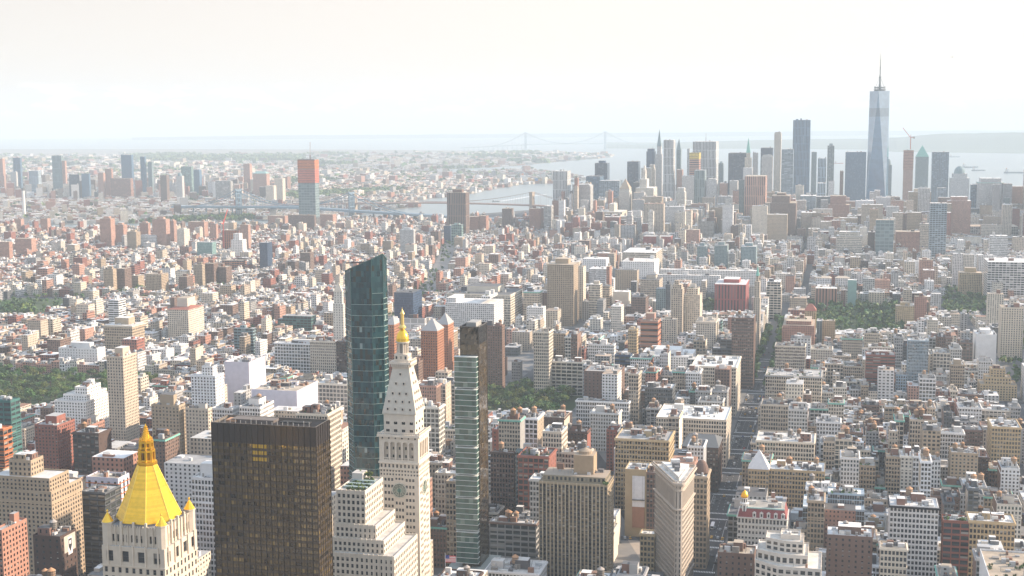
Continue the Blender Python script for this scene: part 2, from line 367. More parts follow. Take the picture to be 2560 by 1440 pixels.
def leaf_quads(n, rx, ry, rz, size, lo=-.5):
    """leaf clump quads on and inside an uneven ellipsoid"""
    k = max(4, n // 14); cd = rng.normal(size=(k, 3)); cd /= np.linalg.norm(cd, axis=1)[:, None]; cd[:, 2] = np.abs(cd[:, 2]) * .9 + lo * .5
    cd *= rng.uniform(.45, .85, (k, 1)); pick = rng.integers(0, k, n)
    p = cd[pick] + rng.normal(size=(n, 3)) * .2
    nr = rng.normal(size=(n, 3)) + p * 1.2 + np.array([0, 0, .6]); nr /= np.linalg.norm(nr, axis=1)[:, None]
    t = np.cross(nr, rng.normal(size=(n, 3))); t /= np.linalg.norm(t, axis=1)[:, None]; b = np.cross(nr, t)
    s_ = size * rng.uniform(.6, 1.3, (n, 1)); c = p * np.array([rx, ry, rz])
    q = np.stack([c - t * s_ - b * s_ * .7, c + t * s_ - b * s_ * .7, c + t * s_ * .8 + b * s_ * .7, c - t * s_ * .8 + b * s_ * .7], 1)
    tone = (rng.uniform(.6, 1.4, k))[pick][:, None] * rng.uniform(.75, 1.25, (n, 1))
    return q, tone
GREENS = ((.06, .115, .028), (.085, .135, .03), (.05, .095, .03), (.12, .155, .035))
def greenery(mb, x0, x1, y0, y1, z, n, h=1.6, m=0):
    for i in range(n):
        q, tone = leaf_quads(26, rng.uniform(1, 2.2), rng.uniform(1, 2.2), h, .55)
        q = q + np.array([rng.uniform(x0, x1), rng.uniform(y0, y1), z + h * .5]); mb.q(q, col=np.clip(np.array(random.choice(GREENS)) * tone, 0, 1), m=m)

# ------------------------------------------------------------------ one building of the table
OBBS = []      # footprints taken: cx, cy, ux, uy, hw, hd
VIS = []       # xl, xr, depth, lowest visible pixel row
HERO = []      # label words for the neighbours: x, y, depth, phrase
def cr_(v, k): return tuple(min(.9, c * k) for c in v)
def solve(xl, xc, xr, yt, yb, yaw=PHI, dep=None):
    """front-corner pixel columns, roof row and ground row -> centre, width, depth, height"""
    u = np.array([math.sin(yaw), math.cos(yaw), 0]); v = np.array([math.cos(yaw), -math.sin(yaw), 0])
    a = float(yb[1:]) if str(yb).startswith('a') else ground(xc, float(yb)) @ u
    P = onplane(xc, yt, a, u); vp = 1280 + F * math.tan(yaw) / _c
    lf, rt = xc - xl, xr - xc
    if lf <= 4: right = False
    elif rt <= 3: right = True
    elif xc < vp - 150: right = True
    elif xc > vp + 150 and rt >= lf: right = False
    else: right = lf > rt
    if right:
        w = abs(slide(P, v, xl)); D = abs(slide(P, u, xr)) if rt > 3 and xc < vp - 40 else (dep or max(14, .75 * w)); c0 = P - v * w / 2
    else:
        w = abs(slide(P, v, xr)); D = abs(slide(P, u, xl)) if lf > 4 and xc > vp + 40 else (dep or max(14, .75 * w)); c0 = P + v * w / 2
    D = min(D, max(24, 1.5 * w))
    if dep and dep < 0: D = -dep
    c = c0 + u * D / 2
    return c[0], c[1], w, D, P[2], (c0 @ FW)
def reserve(x, y, yaw, w, d, pad=3.0):
    OBBS.append((x, y, math.cos(yaw), -math.sin(yaw), w / 2 + pad, d / 2 + pad))
def side_vis(cx, cy, yaw):
    """which walls face the camera: front, right, back, left"""
    d = CAM[:2] - np.array([cx, cy]); lx = d @ np.array([math.cos(yaw), -math.sin(yaw)])
    return lx > 0
def tier(mb, x0, x1, y0, y1, z0, z1, st, col, near, right, g, hold=None, party=None, tint=(.03, .036, .042), base=0.0, top=1.2, blind=.16):
    c = [(x0, y0), (x1, y0), (x1, y1), (x0, y1)]
    for i in range(4):
        A, B = c[i], c[(i + 1) % 4]
        vis = i == 0 or (i == 1 and right) or (i == 3 and not right)
        if party is not None and i % 2 == 1: mb.wall(A, B, z0, z1, party, PST if rng.random() < .5 else None)
        elif near and vis and st and st[2] / st[0] < .99: wall_grid(mb, A, B, z0, z1, st, col, base=base, tint=tint, hold=hold, top=top, blind=blind)
        else: mb.wall(A, B, z0, z1, col, st, g=g)
def flat_roof(mb, x0, x1, y0, y1, z, rcol, wcol, par=1.0, t=.4):
    """parapet ring of thickness t above the roof sheet"""
    i0, i1, j0, j1 = x0 + t, x1 - t, y0 + t, y1 - t
    o = [(x0, y0), (x1, y0), (x1, y1), (x0, y1)]; n = [(i0, j0), (i1, j0), (i1, j1), (i0, j1)]
    for k in range(4):
        a, b, c, d = o[k], o[(k + 1) % 4], n[(k + 1) % 4], n[k]
        mb.q([[(*a, z), (*b, z), (*c, z), (*d, z)], [(*d, z - par), (*c, z - par), (*c, z), (*d, z)]], col=wcol)
    mb.q([[(i0, j0, z - par), (i1, j0, z - par), (i1, j1, z - par), (i0, j1, z - par)]], col=rcol, m=0)
def pyramid(mb, x0, x1, y0, y1, z0, z1, col, ov=.6, ridge=0.0):
    cx, cy = (x0 + x1) / 2, (y0 + y1) / 2; o = [(x0 - ov, y0 - ov), (x1 + ov, y0 - ov), (x1 + ov, y1 + ov), (x0 - ov, y1 + ov)]
    r = ridge * (x1 - x0) / 2; tp = [(cx - r, cy), (cx + r, cy), (cx + r, cy), (cx - r, cy)]
    for k in range(4):
        a, b = o[k], o[(k + 1) % 4]; mb.q([[(*a, z0), (*b, z0), (*tp[(k + 1) % 4], z1), (*tp[k], z1)]], col=col)
    mb.q([[(*o[0], z0), (*o[3], z0), (*o[2], z0), (*o[1], z0)]], col=col)
ROOFC = dict(w=(.70, .69, .67), g=(.40, .40, .40), d=(.12, .12, .125), t=(.45, .38, .30), r=(.35, .20, .15), G=(.20, .26, .12), b=(.3, .45, .6))
PST = (6.5, 3.8, 1.0, 1.6, 0)
def jit(c, k=.08):
    f = 1 + rng.uniform(-k, k); w = rng.uniform(-.025, .025); return (c[0] * f * (1 + w), c[1] * f, c[2] * f * (1 - w))
def building(name, label, cat, cx, cy, yaw, w, D, h, col, st, roof='w', extra='', near=True, group=None, tiers=(), hold=False, z0=.1, party=None):
    right = side_vis(cx, cy, yaw)
    root = empty(name, cx, cy, z0, -yaw); tag(root, label, cat, group)
    wc = K[col]; wc = jit(wc); style = S[st]; x0, x1, y0, y1 = -w / 2, w / 2, -D / 2, D / 2
    g = .55 if st in ('gl', 'fg') else 0.0; tint = tuple(c * .35 for c in wc) if st == 'gl' else random.choice(((.03, .036, .042), (.045, .055, .058), (.018, .02, .024), (.055, .06, .055)))
    blind = rng.uniform(.08, .38)
    hl = [] if hold else None
    wb = MB(); rb = MB(); rc = ROOFC[roof]; rc = jit(rc, .14)
    tl = [(x0, x1, y0, y1, 0.0, h)]
    for (f0, f1, g0, g1, zt) in tiers: tl.append((x0 + f0 * w, x0 + f1 * w, y0 + g0 * D, y0 + g1 * D, tl[-1][5] - (1.0 if near else 0.0), zt))
    gmat = CURT if st == 'gl' else GLASS
    for i, (a, b, c, d, za, zb) in enumerate(tl):
        tier(wb, a, b, c, d, za, zb, style, wc, near, right, g, hl, party, tint, base=(1.5 if i == 0 and near else 0), blind=blind)
        if near: flat_roof(rb, a, b, c, d, zb, rc, cr_(wc, .95))
        else: rb.q([[(a, c, zb), (b, c, zb), (b, d, zb), (a, d, zb)]], col=rc)
    wb.obj('wall', [FAC, gmat], root)
    a, b, c, d, za, zb = tl[-1]; zr = zb - (1.0 if near else 0); tw, td = b - a, d - c
    ex = extra.split()
    for e in ex:
        k, _, v = e.partition(':')
        if k == 'c':
            cb = MB(); o_ = .8; zc = h - 1.9; cc = K[v] if v else cr_(wc, 1.1)
            for (p, q, r, s_) in ((x0 - o_, x1 + o_, y0 - o_, y0 - .003), (x0 - o_, x1 + o_, y1 + .003, y1 + o_), (x0 - o_, x0 - .003, y0, y1), (x1 + .003, x1 + o_, y0, y1)): cb.box(p, q, r, s_, zc, zc + 1.3, cc, bottom=True)
            cb.obj('cornice', STONE, root)
        elif k == 'b':
            bb = MB(); n_ = int(v or 1)
            for j in range(n_):
                bw, bd, bh = min(tw * .5, rng.uniform(5, 9)), min(td * .5, rng.uniform(4, 8)), rng.uniform(3, 6.5)
                bx = a + .6 + (tw - bw - 1.2) * ((j + rng.uniform(.1, .9)) / n_); by = c + 1 + (td - bd - 2) * rng.uniform(.15, .95)
                bb = MB(); bb.box(bx, bx + bw, by, by + bd, zr, zr + bh, random.choice((cr_(wc, .95), cr_(wc, .8), (.10, .10, .11), (.24, .14, .11), (.55, .53, .5))), top=rc, st=S['sm'] if rng.random() < .4 else None); bb.obj('stair_bulkhead', FAC, root)
        elif k == 'P':      # large plant room, height in metres
            bb = MB(); bh = float(v or 8); bb.box(a + tw * .25, a + tw * .75, c + td * .3, c + td * .8, zr, zr + bh, cr_(wc, .95), top=rc); bb.obj('plant_room', FAC, root)
        elif k == 't':
            for j in range(int(v or 1)): tank(root, a + tw * rng.uniform(.15, .85), c + td * rng.uniform(.25, .85), zr, rng.uniform(.85, 1.25) * (1 if near else 1.3))
        elif k == 'y':      # pyramid roof: colour,height,ridge
            p = v.split(','); pb = MB(); pyramid(pb, a, b, c, d, zb + .02, zb + float(p[1]), K[p[0]], .5, float(p[2]) if len(p) > 2 else 0); pb.obj('roof_pyramid', GOLD if p[0] == 'go' else STONE, root)
        elif k == 'd':
            p = v.split(','); pb = MB(); r = min(tw, td) * .5; hh = float(p[1]); pb.lathe((a + b) / 2, (c + d) / 2, [(r * math.cos(q), zb + .02 + hh * math.sin(q)) for q in np.linspace(0, 1.5, 8)], 16, K[p[0]]); pb.obj('dome', STONE, root)
        elif k == 'm':
            pb = MB(); hh = float(v or 30); q0 = zr; pb.bar(((a + b) / 2, (c + d) / 2, q0), ((a + b) / 2, (c + d) / 2, q0 + hh * .5), .9, (.3, .3, .3)); pb.bar(((a + b) / 2, (c + d) / 2, q0 + hh * .5), ((a + b) / 2, (c + d) / 2, q0 + hh), .4, (.3, .3, .3)); pb.obj('mast', METAL, root)
        elif k == 'g':
            pb = MB(); greenery(pb, a + 2, b - 2, c + 1.2, c + td * .6, zr, int(v or 6)); pb.obj('roof_garden', LEAF, root)
        elif k == 'B':      # horizontal belt courses
            for zz in [h * float(q) for q in v.split(',')]:
                pb = MB()
                for (p, q, r, s_) in ((x0 - .35, x1 + .35, y0 - .35, y0 - .003), (x0 - .35, x0 - .003, y0, y1), (x1 + .003, x1 + .35, y0, y1)): pb.box(p, q, r, s_, zz, zz + .7, cr_(wc, 1.12), bottom=True)
                pb.obj('belt_course', STONE, root)
        elif k == 'S':      # steel frame / slabs of a building under construction: slab colour
            pb = MB(); zz = 4.0
            while zz < max(h - 1, 5): pb.box(x0 - .5, x1 + .5, y0 - .5, y1 + .5, zz, zz + .5, K[v], bottom=True); zz += 4.0
            pb.obj('floor_slab', STONE, root)
        elif k == 'N':      # coloured netting band: colour,from,to
            p = v.split(','); pb = MB(); o_ = .6; pb.box(x0 - o_, x1 + o_, y0 - o_, y1 + o_, h * float(p[1]), h * float(p[2]), K[p[0]], st=(6, 5.0, 5.6, 1.2, 0)); pb.obj('safety_netting', FAC, root)
    if near: clutter(rb, a + .5, b - .5, c + .5, d - .5, zr, int(min(30, 5 + tw * td / 38)))
    elif tw > 6: clutter(rb, a, b, c, d, zr, 3)
    rb.obj('roof', [ROOF], root)
    if hl: place_panes(root, hl)
    return root

def words_of(label): return label
def hero(row):
    f, kind, label = [q.strip() for q in row.split('|')]
    p = f.split(); xl, xc, xr, yt = [float(q) for q in p[:4]]; yb = p[4]; yv = float(p[5]); col, st, roof = p[6:9]; rest = p[9:]
    yaw = PHI; dep = None; tiers = []; ex = []; near = None; hold = False
    for e in rest:
        if e.startswith('yaw='): yaw = math.radians(float(e[4:]))
        elif e.startswith('dep='): dep = float(e[4:])
        elif e.startswith('T='):
            q = [float(z) for z in e[2:].split(',')]; tiers.append(q)
        elif e == 'hold': hold = True
        elif e == 'far': near = False
        else: ex.append(e)
    cx, cy, w, D, h, dist = solve(xl, xc, xr, yt, yb, yaw, dep)
    if near is None: near = dist < 1750
    u = np.array([math.sin(yaw), math.cos(yaw), 0]); a = np.array([cx, cy, 0]) @ u - D / 2
    tt = []
    for q in tiers:
        P = onplane((xl + xc) / 2 if xc - xl > xr - xc else (xc + xr) / 2, q[-1], a + (q[2] if len(q) > 3 else .15) * D, u)
        if len(q) == 3: tt.append((q[0], q[1], q[0] * .7, 1 - q[0] * .7, P[2]))
        else: tt.append((q[0], q[1], q[2], q[3], P[2]))
    names = dict(O=('office_tower', 'office tower'), A=('apartment_tower', 'apartment tower'), B=('apartment_building', 'apartment building'), L=('loft_building', 'loft building'),
                 X=('construction_site', 'construction site'), D=('department_store', 'store'), K=('skyscraper', 'skyscraper'), P=('public_building', 'public building'), Y=('brick_tower', 'housing tower'))
    reserve(cx, cy, yaw, w, D); VIS.append((xl, xr, dist, yv)); HERO.append(((xl + xr) / 2, (yt + yv) / 2, dist, label))
    DBG2.append((w, D, h)); DBG.append((label[:40], round(w), round(D), round(h), round(dist)))
    return building(names[kind][0], label, names[kind][1], cx, cy, yaw, w, D, h, col, st, roof, ' '.join(ex), near, None, tt, hold)
DBG = []; DBG2 = []
# ------------------------------------------------------------------ the table: columns and rows are of the 2560 x 1440 photograph
# xl xc xr  roof-row  ground-row (or a<metres along the avenue>)  lowest visible row  colour style roof extras | kind | label
TABLE = '''
2221 2225 2347 1262 a930 1410 wh of w c:bk b:2 t hold | L | white masonry office block with dark cornice and a dense grid of twin windows
2003 2007 2161 1266 a1003 1345 lb gl w T=.4,1,.45,.95,1232 g:9 b hold | L | pale glass-and-panel block with trees planted on its white roof terrace
2354 2358 2424 1300 a930 1372 rb br g g:9 | L | red brick building with wide bands of glass and a hedge around its roof
2424 2424 2538 1301 a930 1385 ye lo w b:2 c | L | mustard brick loft beside the red brick building with roof hedge
2064 2067 2182 1336 a862 1440 br sm w P:5 t | L | brown brick block with a water tank and mostly blank wall at the lower edge
2199 2201 2268 1368 a856 1440 cr lo t c B:.75 hold | L | cream narrow building with an arched top window beside the brown brick block
1794 1794 1886 1380 a856 1440 br sm t b:2 | L | low brown building with skylights on its roof beside the avenue
2450 2476 2740 1452 a790 1440 wh bl t g:30 | L | white building whose roof is a garden with paths at the lower right corner
1868 1871 1922 1172 a1077 1206 ye lo w y:wh,15 | L | tan brick house with a steep white pyramid roof beside the avenue
1922 1922 2062 1172 a1080 1206 ye lo w b t:2 | L | long tan brick block with a white roof next to the white pyramid roof
1888 1891 2036 1100 a1150 1138 cr lo w b:2 t:2 c | L | cream block on the avenue corner with a low roof hut behind its cornice
1900 1903 2001 1010 a1298 1062 be lo d b:2 t:2 c | L | grey-beige avenue loft with grouped windows and two water tanks
1911 1914 2054 937 a1445 1015 cr lo g c:gy B:.55 t g:5 b | L | large cream loft with arched top storey and green planting on the roof
2162 2165 2238 886 a1592 1008 rb ba g b P:4 B:.5 | A | red and grey striped balcony tower rising over the village roofs
2270 2270 2322 850 a1592 1012 lb gl w | K | tall pale blue glass slab standing alone among low roofs
2238 2240 2270 936 a1592 1010 lb ri w | K | slim blue-grey ribbed annex left of the pale blue glass slab
2448 2450 2543 960 a1592 1012 ye ap t T=.15,.85,.2,.9,943 T=.3,.7,.35,.8,922 b | B | stepped yellowish apartment house narrowing in terraces to its top
2462 2480 2553 1066 a1224 1132 ye lo w c t | L | mustard loft with arched windows under a wavy parapet and black tank tower
2340 2343 2411 1080 a1224 1124 wh lo w c b | L | bright white corner loft with a pale plant room on top
2272 2275 2342 1048 a1224 1132 be lo g b g:4 t:2 | L | tall beige loft with roof planting behind the bright white corner loft
1728 1840 1856 918 a1445 972 cr lo w c b:2 | L | cream avenue loft with a long sunlit flank and a raised beige attic
1640 1816 1829 1050 a1224 1106 cr lo w b:3 t | L | cream-and-tan loft with blank wall on the avenue left of the street canyon
1704 1796 1806 1120 a1140 1152 db lo d y:dg,7,.7 | L | dark brick block under a slate mansard roof above the wedge building
1732 1768 1795 1192 a935 1440 ta lo w c d:br,9 | L | tan rounded building with a small brown dome right behind the wedge tower
1562 1562 1616 1172 a1000 1320 ye bl w dep=24 | L | tan blank-walled building carrying a huge white billboard
1616 1641 1643 1182 a1000 1300 br lo w b | L | brown brick loft squeezed between the billboard wall and the wedge tower
1538 1672 1686 1102 a1068 1175 ye lo g c B:.72,.85 b:2 t:3 | L | ornate tan loft with rounded corner and three water tanks
1356 1404 1419 1080 a1003 1180 cr lo w b B:.7 | L | slender cream loft with stacked bay windows and a white roof
1405 1472 1482 1133 a1000 1180 be lo w c b t:2 | L | beige loft with two wooden tanks right of the slender cream loft
1440 1572 1576 1006 a1298 1070 wh lo d c B:.35 | L | long white commercial palace with rows of arched windows
1572 1596 1604 935 a1310 1060 be lo w c b | L | narrow beige tower abutting the long white arcaded block
1230 1272 1283 1075 a1077 1110 rb sm w b:2 t | B | small red brick building with white roof beside the dark glass tower
1226 1284 1288 1132 a1003 1182 br lo w t c:db | L | dark brick loft with a conical wooden tank right of the green glass pods
1290 1338 1342 1128 a1003 1192 sg lo g b | L | dark green-grey loft with five bands of big windows
1224 1340 1347 1310 a905 1412 gy br w t:3 c:br b | L | grey loft with brick cornice and three steel tanks on the roof
-30 128 203 1230 a745 1440 ta ap w T=.0,.95,.06,.7,1192 T=.25,.6,.2,.6,1150 b:2 B:.9 | L | large tan setback loft tower with white penthouse at the left edge
86 143 187 1064 a1000 1148 rb ap g b P:7 | A | reddish-brown brick slab with sunlit side and a tall chimney block
193 224 290 1064 a1003 1122 te ap d b:2 g:3 | A | terracotta brick apartment block with roof terraces and long sunny flank
136 214 281 1004 a1150 1050 wh ap w T=.15,.9,.15,.9,986 T=.4,.8,.3,.8,966 b:2 | A | white terraced apartment house stepping up to a white tower
266 307 356 892 a1150 1075 be ap w P:8 | A | tall cream apartment slab standing over the low brick blocks
378 447 463 1014 a1003 1086 ta ap d P:9 | A | tan brick apartment block with a square brick chimney tower
463 520 530 1022 a1006 1086 be ap d b | A | beige brick twin right of the tan block with chimney tower
477 538 560 940 a1150 1014 wh ap w T=.35,.8,.3,.8,915 b | A | white apartment slab with stepped top next to the wrapped tower
561 622 682 906 a1224 1006 li bl w b | X | tower wrapped in pale lilac scaffold netting
628 742 794 978 a1150 1020 li bl t b:3 | X | low block wrapped in white sheeting with red pallets on its roof
598 650 690 1018 a1077 1042 wh of d P:6 t | L | white office block with dark roof and tan lift tower below the sheeting
529 580 597 1022 a1077 1040 wh of g b | L | small white office block with ribbon windows beside the dark-roofed one
-30 26 49 1002 a930 1140 gg br g S:gg | X | dark tower under green scaffolding at the left edge
-40 8 29 1072 a840 1180 or br t S:oran | X | raw concrete frame with orange slab edges at the left edge
215 295 323 1196 a856 1226 li fr t S:oran | X | pink steel frame with open floors behind the gold pyramid
203 262 301 1232 a790 1390 dg br g S:bk | X | dark steel skeleton under construction left of the gold pyramid
82 150 190 1342 a700 1425 db sm d t b | L | dark brick loft with a painted sign on its right wall
-20 4 67 1326 a640 1440 te ap g b | L | terracotta hotel block with even windows at the lower left edge
44 183 200 1462 a640 1440 db sm d t:3 b:2 | L | low dark-roofed block with wooden tanks at the lower left
371 412 447 1098 a930 1152 br ap d c:cu b t | A | brown brick apartment house with green copper cornice right of the gold spire
742 818 852 1036 a935 1200 cr lo d c b:3 g:3 | L | long cream loft with dark roof machinery behind the bronze tower
478 535 566 1196 a790 1440 wh lo w P:9 B:.8 | L | white stone tower half hidden behind the bronze tower
1208 1212 1345 1425 a830 1440 wh lo w c t b:2 | L | white ornate low loft at the foot of the grey loft
1600 1636 1641 1336 a905 1425 ye lo w c | L | small tan corner building at the wedge tower's left foot
146 243 263 872 930 916 wh sm w P:7 | B | white box of a hospital with small square windows
117 150 177 850 915 902 br ap t b | A | plain brown brick slab behind the white hospital box
260 330 361 815 905 880 ta ri w P:9 c:cr | O | tan ribbed office block with white crown
418 470 511 775 868 852 cr ap t P:15 y:rb,4,.5 | A | cream brick apartment block with small red-roofed tower on top
270 296 314 751 835 806 wh ba w b | A | white tower with rounded stacked balconies
258 282 291 673 740 732 ta ap t b | Y | leftmost of the tan housing towers above the green belt
291 311 328 672 736 728 br ap t b | Y | taller tan-brown housing slab behind the leftmost tan tower
327 345 364 690 730 722 ta ap t | Y | cream-sided housing block between two tan towers
363 403 421 686 750 744 ta ap t b | Y | broad tan housing tower above the trees
447 467 486 692 746 736 br ap t b | Y | short brown housing tower beside the broad tan one
483 505 512 662 732 722 ta ap t b | Y | tall tan housing tower, first of three in a tight row
511 534 546 659 728 718 br ap t b | Y | tall brown housing tower, middle of three in a tight row
545 565 580 668 726 714 br ap t b | Y | sunlit brown housing tower, last of three in a tight row
686 858 866 862 950 940 wh lg w b:3 c P:5 | D | wide white department store with deep window bays
584 632 640 822 905 892 sg br g b g:3 | O | slate green glass institute with thin ribbons
637 650 678 855 912 900 wh ap w | B | white gridded dormitory beside the slate green institute
694 778 790 800 845 828 gg br g T=.15,1,.0,1,790 | P | glassy grey school with a long floating roof box
832 858 862 760 880 850 st sm w T=.1,.9,.1,.9,730 y:cr,14 | P | pale stone clock tower half hidden behind the green glass tower
967 985 999 812 a1400 900 orr ap t y:gy,9 | A | orange brick tower with glass pyramid just right of the green glass tower
1052 1093 1110 828 a1445 955 orr ap t y:gy,13 | A | orange brick tower with the nearest glass pyramid
1092 1120 1135 812 a1510 930 orr ap t y:gy,13 | A | orange brick tower with the farther glass pyramid
1008 1062 1066 797 895 845 wh fg d b:2 g:3 | L | white framed loft with large square windows behind the gold dome
985 1032 1058 732 835 775 nv gl d | B | dark glass corner block by the wide tree-lined avenue
988 1030 1032 740 830 775 lb br w | B | pale blue slanted academic building left of the dark glass corner
1118 1276 1306 737 830 822 cr lo d c b:2 P:9 g:4 | D | huge cream loft block with arched windows on two sides
1113 1235 1259 760 855 806 wh ap w T=.0,.2,.1,.9,746 T=.72,.9,.1,.9,740 b:2 g:4 | A | white terraced apartment complex in front of the huge cream block
1308 1348 1356 730 820 768 be ri w b c:cu | L | beige loft with a green copper cornice right of the huge cream block
1368 1434 1446 662 818 798 ta ap t P:8 | A | massive tan apartment tower in the middle of the city
1440 1458 1471 668 800 770 cr ap t | A | sunlit cream wing behind the massive tan apartment tower
1456 1515 1523 648 725 670 wh sm w | B | white loft behind the massive tan tower's sunny wing
1472 1516 1526 673 740 700 wh lo w | B | white commercial loft with wide windows and green roof edge
1516 1524 1538 667 765 706 te ap t b | B | slim reddish apartment block beside the white commercial loft
1538 1593 1597 676 752 714 ta sm d | L | tan warehouse with dotted slit windows and dark roof
1554 1636 1648 655 735 690 wh sm w b:2 | B | bulky white loft behind the tan warehouse
1557 1640 1660 632 700 652 cr lo w b | L | long cream loft behind the bulky white loft
1472 1500 1506 712 815 775 cr lo w b | L | cream loft with eight window rows right of the massive tan tower
1500 1524 1533 716 790 746 be lo d | L | grey-beige loft with sunny flank behind the cream loft
1533 1572 1577 730 800 762 cr bl w | P | cream block with glass curtain front and blank attic
1578 1614 1638 744 820 790 br ri d b | L | dark brown loft corner with slim bays
1601 1648 1660 700 775 752 be ri d P:6 | L | beige gothic office block with a finned turret
1601 1645 1652 802 a1720 880 pk fb t P:9 B:.85 S:oran | X | unfinished concrete tower with pink slab edges and orange top floor
1472 1535 1540 862 960 912 wh of w b:2 t | L | square white loft with evenly spaced twin windows
1536 1576 1576 888 985 918 nv br d | L | small navy glass box in front of the square white loft
1570 1592 1594 824 940 890 ye lo t b | L | slim mustard loft left of the pink unfinished tower
1600 1728 1740 892 990 925 wh ap w b:3 t P:6 | A | long white apartment slab with two vented lift towers
1334 1372 1383 830 a1500 974 cr lo t b c | L | tall cream tower with white-trimmed windows beside the square
1376 1470 1476 906 a1518 974 st br w b:2 c | D | pale stone store with broad glass bays facing the green square
1279 1300 1306 905 a1600 960 gy ri w | O | grey ribbed slab facing the green square
1232 1262 1264 896 a1620 965 db bl d | O | dark red-brown wall with a gold sunburst artwork facing the square
1213 1255 1262 815 a1530 890 br ap g b:2 t | A | dark brick tower right behind the bronze glass top
1000 1046 1057 905 a1335 960 br ap d b | A | brown hotel block with a white rooftop letter sign
1460 1548 1562 930 a1371 995 br sm g b | L | plain brick backed block behind the long white arcaded block
1655 1690 1694 800 890 835 cr ap t b | A | cream stone block left of the slim beige tower
1678 1706 1713 723 865 832 be ap t b T=.1,.9,.1,.9,712 | A | old beige apartment tower with copper trimmed attic
1710 1750 1758 738 860 835 cr ap t T=.15,.85,.1,.9,722 b g:3 | A | tall cream apartment tower with terrace planting
1640 1664 1668 722 800 780 sg ap g | A | slate flecked slab left of the old beige tower
1664 1676 1686 712 800 766 dg ap d b | A | dark narrow slab with a white lift box
1740 1790 1797 805 905 848 cr ap t b:2 c | A | broad cream apartment house with stepped white balconies
1797 1801 1805 800 900 868 tl br g | A | dark teal stair-balcony tower
1830 1885 1894 795 a1600 905 br lo w b t | A | brown brick apartment slab facing the avenue
1780 1830 1832 872 960 920 dg br w T=.4,1,.2,.9,848 | L | dark slate modern block with white roof lines
1787 1865 1884 712 790 754 red fr w c P:6 | P | deep red stone library with tall slit windows
1650 1892 1892 678 740 702 wh ap w b:4 dep=16 | A | long white slab with blue and yellow roof huts
1620 1800 1802 690 745 700 wh ap w b:3 dep=14 | A | lower white slab in front of the long white one
1743 1766 1777 616 690 668 sg ap g P:6 | A | left of three concrete grid towers beyond the red library
1786 1818 1829 614 690 670 sg ap g P:6 | A | middle one of the three concrete grid towers beyond the red library
1852 1890 1900 617 692 674 sg ap g P:6 | A | right of three concrete grid towers beyond the red library
1884 1900 1914 745 a1860 800 be ap t T=.1,.9,.1,.9,705 T=.3,.7,.3,.7,690 y:cu,14 | A | stepped beige avenue tower with a small green cap
1916 1953 1967 718 800 765 cr br w T=.05,.95,.05,.95,705 b | P | cream student centre with blue glass roof edge
2039 2093 2096 722 780 756 te fr w | P | reddish stone hall with a curved glass roof
2040 2078 2082 696 750 715 wh ap w y:be,3,.6 | A | left one of the white towers with low tan hip roofs
2088 2124 2130 696 750 725 wh ap w y:be,3,.6 | A | right one of the white towers with low tan hip roofs
2012 2040 2044 778 870 800 ye ap t y:rb,9,.3 P:1 | A | tan apartment tower under a red tile hip roof
1957 2036 2044 815 905 868 te ap t T=.1,.9,.1,.9,803 b:2 g:3 | A | terracotta terraced hotel with a white cupola
2042 2056 2056 803 890 858 sg ap g dep=30 | A | grey slit-windowed side block left of the mustard block
2056 2088 2092 803 892 858 ye ap t g:3 | A | mustard brick apartment block with planted roof
1938 2013 2014 866 a1640 905 cr lo d c B:.5 | L | cream loft with three large arches behind the planted loft
2120 2120 2142 700 775 740 tl bl w dep=14 | P | pale green copper roofed church by the park
2238 2240 2286 765 830 800 ye ap t P:5 b | A | mustard corner apartment house on the park's west side
2286 2287 2317 742 830 798 te ap t b | A | terracotta apartment tower next to the mustard corner house
2466 2470 2510 735 850 800 cr ap t b | A | cream tower with sunny flank by the diagonal avenue
2498 2504 2560 768 900 840 cr ap t b | A | tall pale cream hotel by the diagonal avenue
2428 2440 2492 835 930 868 wh bl w P:5 | P | blank white angular institute
2459 2470 2610 655 760 712 wh br w b:3 | L | huge white loft with rows of broad windows at the right edge
2398 2399 2456 682 745 715 ye ap t P:8 | A | yellowish apartment house with a white lantern on top
2276 2300 2333 650 730 692 pk ap t b | A | pinkish setback slab among the village trees
2382 2383 2408 634 720 672 wh ap w | A | thin pale slab, first of a row of three
2408 2409 2436 636 720 672 st ap w | A | thin stone slab, second of a row of three
2446 2446 2484 638 722 680 wh ap w | A | white dotted slab, third of a row of three
2092 2092 2156 590 655 636 cr lo w b T=.1,.9,.1,.9,580 | L | big cream loft with square windows west of the red-brown pyramid block
2190 2190 2235 550 655 633 sg fg t | X | building under grey-green scaffolding
2322 2326 2368 508 655 632 lb br w | K | slender pale blue glass hotel tower in the middle distance
2368 2370 2428 502 600 584 pk ap w T=.15,.85,.1,.9,492 | A | pinkish brown slab in front of the domed tower
2269 2272 2328 480 585 570 ta ri w P:8 | O | tan-and-brown printing tower with dark roof drum
2418 2422 2546 566 600 590 lg br t | L | long low pier terminal with pale roof and orange strip
1767 1790 1799 545 610 598 br ap t T=.2,.8,.1,.9,528 | O | brown brick tower with a stepped top near the stepped twin
1890 1905 1915 535 605 588 cr ap t b | B | small cream tower left of the large brown telephone block
1717 1748 1750 575 640 600 pk ap t | B | pink brick house below the white-dotted tower
1640 1672 1680 560 610 585 cr ap w b | B | cream courthouse annex with sunny flank
1926 1990 2006 508 606 604 br ap t T=.05,.75,.05,.9,490 P:6 | O | huge brown telephone exchange block with setbacks
1862 1914 1922 441 590 565 pk fr t | O | windowless pinkish granite exchange tower
1848 1860 1862 450 585 568 sg ri g | O | grey ribbed tower stuck to the pinkish granite tower
2065 2130 2146 535 590 572 te ap t T=.08,.9,.05,.9,512 T=.15,.75,.1,.8,490 | O | red-brown ziggurat telephone headquarters
1705 1735 1736 440 560 538 lg ap w | O | white dotted slab of a federal tower
